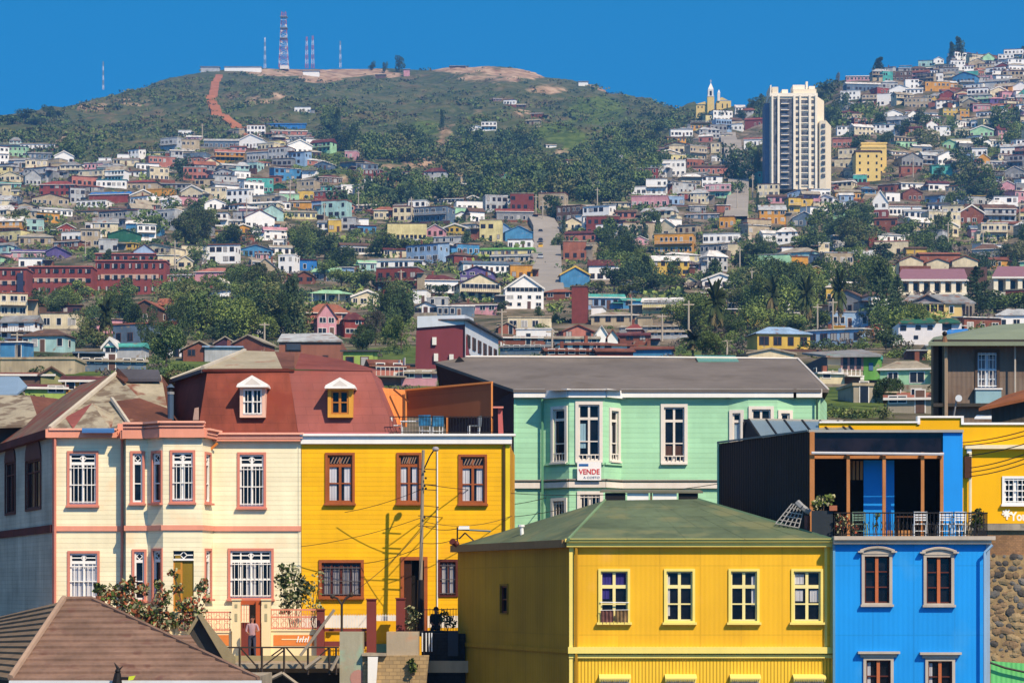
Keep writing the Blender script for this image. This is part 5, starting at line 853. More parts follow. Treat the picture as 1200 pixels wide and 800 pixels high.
# ================================================================== hillside terrain (one sheet to the horizon)
PROF_Y = np.array([200, 260, 320, 400, 480, 570, 720, 850, 1000, 1200], float)
PROF_P = np.array([500, 468, 440, 418, 400, 375, 340, 300, 250, 200], float)
RX = [-200, -60, 0, 60, 120, 180, 240, 300, 400, 500, 540, 600, 640, 700, 712, 760, 800, 830, 870, 900, 960, 1000, 1060, 1130, 1200, 1300, 1500]
RY_ = [150, 140, 137, 130, 113, 98, 84, 80, 81, 81, 77, 79, 90, 98, 106, 116, 129, 132, 131, 118, 107, 92, 77, 69, 57, 50, 40]
RD = [1600, 1700, 1800, 1900, 2000, 2100, 2200, 2250, 2280, 2280, 2250, 2200, 2150, 2100, 2050, 1950, 1800, 1720, 1700, 1650, 1620, 1620, 1650, 1680, 1700, 1700, 1700]
NEARY = np.array([-400, 98, 104, 122, 150, 200.], float); NEARZ = np.array([-11, -11, -3.4, -3.2, 5.5, Z(500, 200)], float)
def hnoise(x, y):
    return (np.sin(x * .021 + 1.3) * np.cos(y * .017 + .4) + .55 * np.sin(x * .047 + y * .031) + .35 * np.cos(x * .093 - y * .071 + 2) + .2 * np.sin(x * .19 + 1) * np.cos(y * .17))
def gz(x, y):
    x = np.asarray(x, float); y = np.asarray(y, float); yy = np.maximum(y, 200.)
    px = np.clip(CX + F * x / yy, -200, 1500)
    ry = np.interp(px, RX, RY_); rd = np.interp(px, RX, RD)
    a = np.interp(yy, PROF_Y, PROF_P)
    t = np.clip((yy - 1200) / (rd - 1200), 0, 1); t2 = t ** .8
    p = np.where(yy <= 1200, a, 200 + (ry - 200) * t2)
    z = (HZ - p) / F * yy
    zr = (HZ - ry) / F * rd
    z = np.where(yy > rd, zr - (yy - rd) * .22, z)
    amp = np.interp(yy, [200, 500, 900, 1300, 1700, 2100, 2400], [.3, .9, 2.0, 4.5, 7.5, 4.5, 3.0]) * np.where(yy > rd - 80, .35, 1)
    z = z + hnoise(x, yy) * amp
    z = np.maximum(z, -60)
    zn = np.interp(y, NEARY, NEARZ)
    return np.where(y < 200, zn, z)
YS = np.arange(200, 2600, 2.0)
def ground_at(px, py):             # first depth at which the ground reaches image row py
    xs = (px - CX) / F * YS; rows = HZ - gz(xs, YS) * F / YS
    i = np.argmax(rows <= py)
    return float(YS[i]) if rows[i] <= py else None
def bpts(p):
    return [Vector(v) for v in p]
xs = np.concatenate([np.arange(-4200, -640, 160), np.arange(-640, 660, 5), np.arange(660, 4300, 160)])
ys = np.concatenate([np.arange(-700, 60, 80), np.arange(60, 240, 4), np.arange(240, 2500, 7), np.arange(2500, 4700, 150)])
GX, GY = np.meshgrid(xs, ys); GZ = gz(GX, GY); nx, ny = len(xs), len(ys)
me = bpy.data.meshes.new('hillside')
V = np.stack([GX, GY, GZ], -1).reshape(-1, 3)
idx = np.arange(nx * ny).reshape(ny, nx); Q = np.stack([idx[:-1, :-1], idx[:-1, 1:], idx[1:, 1:], idx[1:, :-1]], -1).reshape(-1, 4)
me.vertices.add(len(V)); me.vertices.foreach_set('co', V.ravel()); me.loops.add(Q.size); me.loops.foreach_set('vertex_index', Q.ravel())
me.polygons.add(len(Q)); me.polygons.foreach_set('loop_start', np.arange(0, Q.size, 4)); me.polygons.foreach_set('loop_total', np.full(len(Q), 4)); me.polygons.foreach_set('use_smooth', np.ones(len(Q), bool)); me.update()
# ground cover masks: r = bare earth, g = fresh grass, b = built-up ground
PX = CX + F * GX / np.maximum(GY, 50); PY = HZ - GZ * F / np.maximum(GY, 50)
def blob(cx, cy, rx, ry, rot=0):
    c, s = math.cos(rot), math.sin(rot); dx = (PX - cx); dy = (PY - cy)
    u = (dx * c + dy * s) / rx; v = (-dx * s + dy * c) / ry; return np.clip(1.25 - (u * u + v * v), 0, 1)
bare = np.zeros_like(PX); grass = np.zeros_like(PX)
for b in ((330, 85, 50, 5), (395, 86, 50, 6), (375, 92, 30, 6), (430, 84, 30, 5), (455, 88, 20, 4), (545, 81, 45, 6), (600, 85, 35, 6), (625, 88, 18, 5), (690, 97, 14, 5, .3), (703, 102, 10, 4, .6)): bare = np.maximum(bare, blob(*b))
for b in ((305, 118, 25, 8), (330, 112, 20, 7), (108, 125, 28, 8), (560, 132, 16, 5), (612, 132, 14, 5), (580, 92, 60, 7), (640, 105, 30, 8), (520, 160, 12, 22, .2), (498, 190, 26, 12), (660, 177, 14, 5), (160, 120, 30, 6), (75, 165, 40, 8), (450, 207, 40, 8), (470, 195, 40, 5), (560, 205, 50, 7), (395, 210, 30, 12), (1080, 178, 35, 8), (870, 215, 10, 10)): bare = np.maximum(bare, .55 * blob(*b))
for b in ((375, 190, 50, 14), (400, 200, 40, 10), (655, 155, 28, 14), (675, 170, 20, 18), (560, 137, 16, 6), (575, 200, 40, 6), (1150, 170, 60, 14), (1110, 135, 14, 8), (100, 290, 25, 10), (120, 300, 20, 6), (870, 235, 12, 60), (450, 295, 30, 8), (540, 320, 15, 5), (470, 260, 20, 8), (990, 485, 40, 10), (1000, 310, 25, 10), (700, 130, 40, 18), (500, 150, 25, 10), (1010, 400, 60, 8), (200, 442, 420, 24), (1010, 455, 140, 34), (600, 415, 300, 14)): grass = np.maximum(grass, blob(*b))
urban = np.clip((PY - np.interp(PX, [0, 100, 200, 330, 440, 520, 620, 700, 760, 860, 1000, 1200], [170, 192, 160, 148, 205, 212, 238, 240, 165, 135, 90, 60])) / 12, 0, 1)
ca = me.color_attributes.new('cover', 'FLOAT_COLOR', 'POINT'); ca.data.foreach_set('color', np.stack([bare, grass, urban, np.ones_like(bare)], -1).reshape(-1).astype(np.float32))
tm_ = bpy.data.materials.new('hillside_ground'); tm_.use_nodes = True; nt = tm_.node_tree; N = nt.nodes; L = nt.links; b = N['Principled BSDF']; b.inputs['Roughness'].default_value = .95; b.inputs['Specular IOR Level'].default_value = .1
TCn = N.new('ShaderNodeTexCoord')
def tn(sc, det, dist=0):
    t = N.new('ShaderNodeTexNoise'); t.inputs['Scale'].default_value = sc; t.inputs['Detail'].default_value = det; t.inputs['Distortion'].default_value = dist; L.new(TCn.outputs['Object'], t.inputs['Vector']); return t.outputs['Fac']
def tr_(src, *st):
    r = N.new('ShaderNodeValToRGB'); e = r.color_ramp.elements
    while len(e) < len(st): e.new(.5)
    for i, (p, c) in enumerate(st): e[i].position = p; e[i].color = (*c, 1)
    L.new(src, r.inputs[0]); return r.outputs[0]
def mx(f, a, bb, mode='MIX'):
    x = N.new('ShaderNodeMix'); x.data_type = 'RGBA'; x.blend_type = mode
    for s, v in ((0, f), (6, a), (7, bb)):
        if hasattr(v, 'is_output'): L.new(v, x.inputs[s])
        else: x.inputs[s].default_value = v if s == 0 else (*v, 1)
    return x.outputs[2]
at = N.new('ShaderNodeAttribute'); at.attribute_name = 'cover'; sp = N.new('ShaderNodeSeparateColor'); L.new(at.outputs['Color'], sp.inputs[0])
scrub = tr_(tn(.035, 8, .4), (.36, (.045, .068, .03)), (.5, (.07, .095, .04)), (.6, (.11, .11, .052)), (.7, (.17, .105, .068)))
scrub = mx(.45, scrub, tr_(tn(.16, 6), (.38, (.035, .052, .024)), (.5, (.075, .088, .04)), (.64, (.15, .125, .08))))
def soft(o, k, n_):   # break the mask edges with noise
    a = N.new('ShaderNodeMath'); a.operation = 'ADD'; L.new(o, a.inputs[0]); c = N.new('ShaderNodeMath'); c.operation = 'MULTIPLY_ADD'; L.new(n_, c.inputs[0]); c.inputs[1].default_value = k; c.inputs[2].default_value = -k * .5; L.new(c.outputs[0], a.inputs[1])
    r = N.new('ShaderNodeMapRange'); L.new(a.outputs[0], r.inputs[0]); r.inputs[1].default_value = .35; r.inputs[2].default_value = .65; return r.outputs[0]
nn1 = tn(.06, 8, .3)
urb = tr_(tn(.11, 7), (.35, (.035, .05, .022)), (.48, (.11, .095, .062)), (.6, (.2, .16, .12)), (.7, (.26, .22, .18)))
c = mx(soft(sp.outputs[2], .8, nn1), scrub, urb); c = mx(soft(sp.outputs[1], 1.2, nn1), c, tr_(tn(.2, 5), (.4, (.05, .085, .02)), (.6, (.10, .14, .035))))
c = mx(soft(sp.outputs[0], 1.3, nn1), c, tr_(tn(.12, 7), (.35, (.22, .13, .085)), (.55, (.40, .28, .19)), (.7, (.47, .36, .26))))
L.new(c, b.inputs['Base Color']); bp = N.new('ShaderNodeBump'); bp.inputs['Strength'].default_value = 1; bp.inputs['Distance'].default_value = 3.5; L.new(tn(.1, 9), bp.inputs['Height']); L.new(bp.outputs[0], b.inputs['Normal'])
me.materials.append(tm_); to_ = bpy.data.objects.new('hillside', me); COL.objects.link(to_); to_['kind'] = 'structure'; to_['label'] = 'steep scrub-covered hill with bare crest and built-up lower slopes'
def ribbon(name, pts, wpx, m, lift=.35, kind='structure', label=None, side=None):   # a strip laid on the ground along image-row control points, real widths in metres
    P = []
    for (x, y) in pts:
        Yg_ = ground_at(x, y)
        if Yg_: P.append((X(x, Yg_), Yg_))
    Q_ = []
    for i in range(len(P) - 1):
        n = max(2, int((Vector(P[i+1]) - Vector(P[i])).length / 6))
        for k in range(n): Q_.append(Vector(P[i]).lerp(Vector(P[i+1]), k / n))
    Q_.append(Vector(P[-1])); mb = MB(); L_, R_ = [], []
    for i, q in enumerate(Q_):
        d = (Q_[min(i+1, len(Q_)-1)] - Q_[max(0, i-1)]).normalized(); nrm = Vector((d.y, -d.x)); w_ = wpx if not callable(wpx) else wpx(i / len(Q_))
        l, r = q - nrm * w_ / 2, q + nrm * w_ / 2; zc = max(float(gz(l.x, l.y)), float(gz(r.x, r.y)), float(gz(q.x, q.y))) + lift
        L_.append((l.x, l.y, zc)); R_.append((r.x, r.y, zc))
    for i in range(len(L_) - 1):
        mb.poly([L_[i], R_[i], R_[i+1], L_[i+1]], m)
        mb.poly([(L_[i][0], L_[i][1], L_[i][2] - 4), L_[i], L_[i+1], (L_[i+1][0], L_[i+1][1], L_[i+1][2] - 4)], m); mb.poly([R_[i], (R_[i][0], R_[i][1], R_[i][2] - 4), (R_[i+1][0], R_[i+1][1], R_[i+1][2] - 4), R_[i+1]], m)
    o = mb.build(name); o['kind'] = kind
    if label: o['label'] = label
    return o, L_, R_
REDE = mat('red_earth', '#a4694a', .95, 'plain', .3, var=.25, bump=.4); ASPH = mat('worn_asphalt', '#969089', .9, 'plain', .25, var=.15, bump=.3); 
ribbon('dirt_road', [(290, 160), (276, 147), (262, 136), (250, 124), (246, 112), (252, 99), (257, 88)], lambda t: 7.5 - 1.5 * t, REDE, .25, label='red dirt track climbing the scrub hill')
st_o, SL, SR = ribbon('steep_street', [(640, 348), (640, 320), (641, 290), (640, 270), (633, 256)], 9.6, ASPH, 1.0, label='steep grey street climbing between the houses')
ribbon('steep_street', [(862, 258), (865, 232), (866, 205), (860, 186), (853, 160)], 9.0, ASPH, 1.2)
ribbon('steep_street', [(893, 330), (880, 300), (878, 270), (873, 240)], 1.4, mat('pale_steps', '#b7ab98', .9), .6)
ribbon('pavement', [(626, 346), (627, 320), (628, 290), (628, 268)], 2.2, mat('pavement_concrete', '#b3a48e', .9), .6)
ribbon('winding_road', [(925, 300), (970, 303), (1040, 299), (1075, 297)], 5, mat('dusty_road', '#a58f78', .95), .3)
# ================================================================== hillside houses
PAL = {'white': '#e4e2de', 'cream': '#e2d3aa', 'beige': '#b9a685', 'grey': '#8c8f93', 'pale grey': '#b4b8bc', 'dark grey': '#4a4d54', 'pink': '#d993a0', 'salmon': '#c2705f', 'red': '#9e3c36', 'maroon': '#6b2c30',
       'brown': '#6e5040', 'rusty': '#8c4c37', 'terracotta': '#a95e44', 'tan': '#a79c86', 'orange': '#e39a28', 'yellow': '#e3ba42', 'pale yellow': '#e3d48c', 'olive': '#98975a', 'green': '#63ad45', 'mint': '#9fdcaa',
       'dark green': '#1f6a50', 'turquoise': '#45b6ab', 'aqua': '#9fcfca', 'blue': '#3b8cc6', 'bright blue': '#1c7ad4', 'pale blue': '#8cb2dc', 'steel blue': '#5b7590', 'purple': '#66569a', 'plum': '#4c2c42', 'black': '#26272b', 'lime': '#a3c352', 'brick red': '#8f3a36'}
def mute(h, k):
    c = [int(h[i:i+2], 16) for i in (1, 3, 5)]; g = sum(c) / 3; return '#' + ''.join('%02x' % int(v + (g - v) * k) for v in c)
def paint(c): return mat(c.replace(' ', '_') + '_paint', mute(PAL[c], .2), .85, 'plain', .9, var=.3, bump=.1, stain=('#8f8577', .33, .8))
def roofm(c): return mat(c.replace(' ', '_') + '_roof', mute(PAL[c], .2), .85, 'plain', .9, var=.4, bump=.1, stain=('#7d5a48', .38, .6))
WPANE = mat('far_window_glass', '#22252c', .25, 'glass', .5); FRW = flat('far_frame_white', '#dedbd4'); FRD = flat('far_frame_brown', '#5b4038'); SHUT = flat('far_curtain', '#a7a6a4')
DFND = mat('foundation_stone', '#8a8074', .9, 'plain', .6, var=.35)
def house_parts(w, d, h, rh, rt, wc, rc, st, rnd, style='', wall2=None):
    """local parts: front on y=0 facing -Y, x centred, z=0 at the door; returns list of (part name, MB)"""
    out = []; wm_ = paint(wc); rm = roofm(rc); x0, x1 = -w / 2, w / 2; ov = .35
    m = MB(); m.box(x0, x1, 0, d, -4.5, h, wm_) 
    if rt == 'g': m.prism([(x0, .0, h), (x1, .0, h), (0, .0, h + rh)], [(x0, d, h), (x1, d, h), (0, d, h + rh)], wm_)
    if wall2: m.box(x0 - .02, x1 + .02, -.03, d, -4.4, h * .5, paint(wall2))
    out.append(('wall', m)); r = MB(); t = .22
    if rt == 'g':
        for s in (-1, 1): r.prism([(s * (w / 2 + ov), -ov, h - ov * 2 * rh / w), (0, -ov, h + rh), (0, -ov, h + rh + t), (s * (w / 2 + ov), -ov, h - ov * 2 * rh / w + t)], [(s * (w / 2 + ov), d + ov, h - ov * 2 * rh / w), (0, d + ov, h + rh), (0, d + ov, h + rh + t), (s * (w / 2 + ov), d + ov, h - ov * 2 * rh / w + t)], rm)
        if 'trim' in style:
            tw = FRW if 'trimy' not in style else paint('yellow')
            for s in (-1, 1): r.prism([(s * (w / 2 + ov), -ov - .06, h - ov * 2 * rh / w - .25), (0, -ov - .06, h + rh - .3), (0, -ov - .06, h + rh + t), (s * (w / 2 + ov), -ov - .06, h - ov * 2 * rh / w + t)], [(s * (w / 2 + ov), -ov, h - ov * 2 * rh / w - .25), (0, -ov, h + rh - .3), (0, -ov, h + rh + t), (s * (w / 2 + ov), -ov, h - ov * 2 * rh / w + t)], tw)
    elif rt == 's':
        y1_ = d * .5; r.prism([(x0 - ov, -ov, h), (x0 - ov, y1_, h + rh), (x0 - ov, d + ov, h)], [(x1 + ov, -ov, h), (x1 + ov, y1_, h + rh), (x1 + ov, d + ov, h)], rm)
        r.box(x0 - ov, x1 + ov, -ov - .05, -ov, h - .12, h + .1, FRW if rnd.random() < .5 else rm)
    elif rt == 'h':
        k = min(w * .3, d * .5); c = d / 2; B = [(x0 - ov, -ov, h), (x1 + ov, -ov, h), (x1 + ov, d + ov, h), (x0 - ov, d + ov, h)]; R1, R2 = (x0 + k, c, h + rh), (x1 - k, c, h + rh)
        for f in ((B[0], B[1], R2, R1), (B[1], B[2], R2), (B[2], B[3], R1, R2), (B[3], B[0], R1)): r.poly(f, rm)
        r.poly([(p[0], p[1], p[2] - .12) for p in B[::-1]], rm); r.box(x0 - ov, x1 + ov, -ov - .04, -ov, h - .14, h + .03, FRW if rnd.random() < .4 else rm)
    elif rt == 'm':
        r.prism([(x0 - ov, -ov, h + .02), (x0 - ov, d, h + rh), (x0 - ov, d, h + rh + t), (x0 - ov, -ov, h + t)], [(x1 + ov, -ov, h + .02), (x1 + ov, d, h + rh), (x1 + ov, d, h + rh + t), (x1 + ov, -ov, h + t)], rm)
        m.prism([(x0, 0, h), (x0, d, h), (x0, d, h + rh)], [(x1, 0, h), (x1, d, h), (x1, d, h + rh)], wm_)
    else:
        r.box(x0 - .15, x1 + .15, -.15, d + .15, h, h + .28, rm)
    out.append(('roof', r))
    n = max(1, int(round(w / (2.3 if 'many' not in style else 1.6)))); fr = FRD if 'dark' in style or (rnd.random() < .3 and 'white' not in style) else FRW
    if 'blank' not in style:
        for s in range(st):
            zb = h / st * s + .95; wh = min(1.35, h / st * .45)
            if 'band' in style and s == st - 1:
                b_ = MB(); b_.box(x0 + .3, x1 - .3, -.05, 0.0, zb - .1, zb + wh + .3, FRW); nn = max(3, int(w / 1.1))
                for i in range(nn): a = x0 + .4 + (w - .8) * i / nn; b_.box(a + .05, a + (w - .8) / nn - .05, -.08, -.05, zb, zb + wh + .15, WPANE)
                out.append(('window', b_)); continue
            for i in range(n):
                if rnd.random() < .12: continue
                cx_ = x0 + w * (i + .5) / n + rnd.uniform(-.12, .12); ww = rnd.choice([.42, .5, .6, .75]) if 'many' not in style else .42
                if s == 0 and i == n // 2 and rnd.random() < .5:
                    b_ = MB(); b_.box(cx_ - .5, cx_ + .5, -.05, 0, 0, 2.15, fr); b_.box(cx_ - .4, cx_ + .4, -.08, -.05, 0, 2.05, rnd.choice([FRD, WPANE, paint('brown')])); out.append(('door', b_)); continue
                b_ = MB(); b_.box(cx_ - ww - .1, cx_ + ww + .1, -.05, 0, zb - .1, zb + wh + .1, fr); b_.box(cx_ - ww, cx_ + ww, -.075, -.05, zb, zb + wh, WPANE if rnd.random() < .85 else SHUT)
                if ww > .45: b_.box(cx_ - .04, cx_ + .04, -.1, -.075, zb, zb + wh, fr)
                out.append(('window', b_))
        for s_ in (-1, 1):
            k = rnd.choice([0, 1, 2])
            for i in range(k):
                cy_ = d * (i + .5) / k; zb = h / st * (st - 1) + 1; b_ = MB(); xw = s_ * w / 2
                b_.box(min(xw, xw + s_ * .06), max(xw, xw + s_ * .06), cy_ - .55, cy_ + .55, zb - .1, zb + 1.2, fr); b_.box(min(xw + s_ * .06, xw + s_ * .08), max(xw + s_ * .06, xw + s_ * .08), cy_ - .45, cy_ + .45, zb, zb + 1.1, WPANE); out.append(('window', b_))
    if 'balc' in style or (st > 1 and rnd.random() < .2):
        b_ = MB(); zb = h / st; b_.box(x0 + .2, x1 - .2, -1.3, -.01, zb - .15, zb, DFND)
        for i in range(int(w / .5)): b_.box(x0 + .25 + i * .5, x0 + .3 + i * .5, -1.28, -1.24, zb, zb + .9, fr)
        b_.box(x0 + .2, x1 - .2, -1.3, -1.22, zb + .9, zb + .97, fr); out.append(('balcony', b_))
    if rnd.random() < .2 or 'chim' in style:
        b_ = MB(); cx_ = rnd.uniform(-.3, .3) * w; b_.box(cx_ - .25, cx_ + .25, d * .5, d * .5 + .5, h, h + rh + 1.0, roofm('rusty')); out.append(('chimney', b_))
    if rnd.random() < .45 and 'blank' not in style:
        b_ = MB(); sx = rnd.choice([-1, 1]); aw = rnd.uniform(1.6, 3.2); ah = h * rnd.uniform(.45, .8); a0, a1 = (x1 + .02, x1 + aw) if sx > 0 else (x0 - aw, x0 - .02); am = rnd.choice([wm_, roofm('rusty'), DFND, paint('beige'), paint('grey')])
        b_.box(a0, a1, rnd.uniform(-.8, 1.5), d * .7, -4.5, ah, am); out.append(('annex', b_)); r2 = MB(); r2.box(a0 - .1, a1 + .1, -1.0, d * .75, ah + .01, ah + .15, rm); out.append(('annex_roof', r2))
    if rnd.random() < .35:
        b_ = MB(); b_.box(x0 - rnd.uniform(0, 2.5), x1 + rnd.uniform(0, 2.5), -rnd.uniform(1.5, 3.5), -1.4 + .05, -4.5, rnd.uniform(-.6, .5), rnd.choice([DFND, roofm('tan'), paint('beige'), FRD, roofm('rusty')])); out.append(('garden_wall', b_))
    if 'porch' in style:
        b_ = MB(); b_.box(x0, x1, -1.8, -.02, h * .9, h * .9 + .12, rm)
        for i in range(4): xx = x0 + .1 + (w - .2) * i / 3; b_.box(xx - .07, xx + .07, -1.75, -1.6, -3, h * .9, fr)
        out.append(('porch', b_))
    return out
HOUSES = []     # records for labels
RECT = []
def place_house(rec, stuff=None):
    rnd = random.Random(int(rec['px'] * 131 + rec['py'] * 17)); parts = house_parts(rec['w'], rec['d'], rec['h'], rec['rh'], rec['rt'], rec['wc'], rec['rc'], rec['st'], rnd, rec.get('style', ''), rec.get('w2'))
    M_ = Matrix.Translation((rec['X'], rec['Y'], rec['z'])) @ Matrix.Rotation(rec['yaw'], 4, 'Z')
    if stuff is not None:
        for n_, p in parts:
            stuff.add(p, M_)
        return None
    o = thing('hillside_house' if not rec.get('name') else rec['name'], None, 'house', (rec['X'], rec['Y'], rec['z']), 'houses on the hillside'); o.rotation_euler = (0, 0, rec['yaw'])
    for n_, p in parts:
        me_ = bpy.data.meshes.new(n_); me_.from_pydata(p.v, [], p.f); [me_.materials.append(m) for m in p.m]; me_.polygons.foreach_set('material_index', p.mi); q = bpy.data.objects.new(n_, me_); COL.objects.link(q); q.parent = o
    rec['obj'] = o; HOUSES.append(rec); return o
def mk(x0, x1, yt, yb, wc, rc, rt, st=None, style='', yaw=None, w2=None, Y=None, name=None, seed=0, tag_=None):
    px = (x0 + x1) / 2; Yg_ = Y or ground_at(px, yb)
    if not Yg_: return None
    rnd = random.Random(int(px * 7 + yb * 31 + seed)); w_ = (x1 - x0) / F * Yg_; H = (yb - yt) / F * Yg_
    fr = {'g': .38, 's': .30, 'h': .32, 'm': .16, 'f': .06}[rt]
    rh = H * fr if rt != 'f' else 0; h = H - rh; d = min(max(6, w_ * .7), 11) if rt != 's' else min(9, max(5, w_ * .6))
    st = st or max(1, int(round(h / 3.0))); ya = yaw if yaw is not None else R(rnd.uniform(-13, 13)); 
    rec = dict(px=px, py=(yt + yb) / 2, X=X(px, Yg_), Y=Yg_, z=Z(yb, Yg_), w=w_ / max(.9, math.cos(ya)) , d=d, h=h, rh=rh, rt=rt, wc=wc, rc=rc, st=st, style=style, yaw=ya, w2=w2, name=name, size=(x1 - x0) * (yb - yt), tag=tag_)
    RECT.append((x0, x1, yt, yb)); return rec
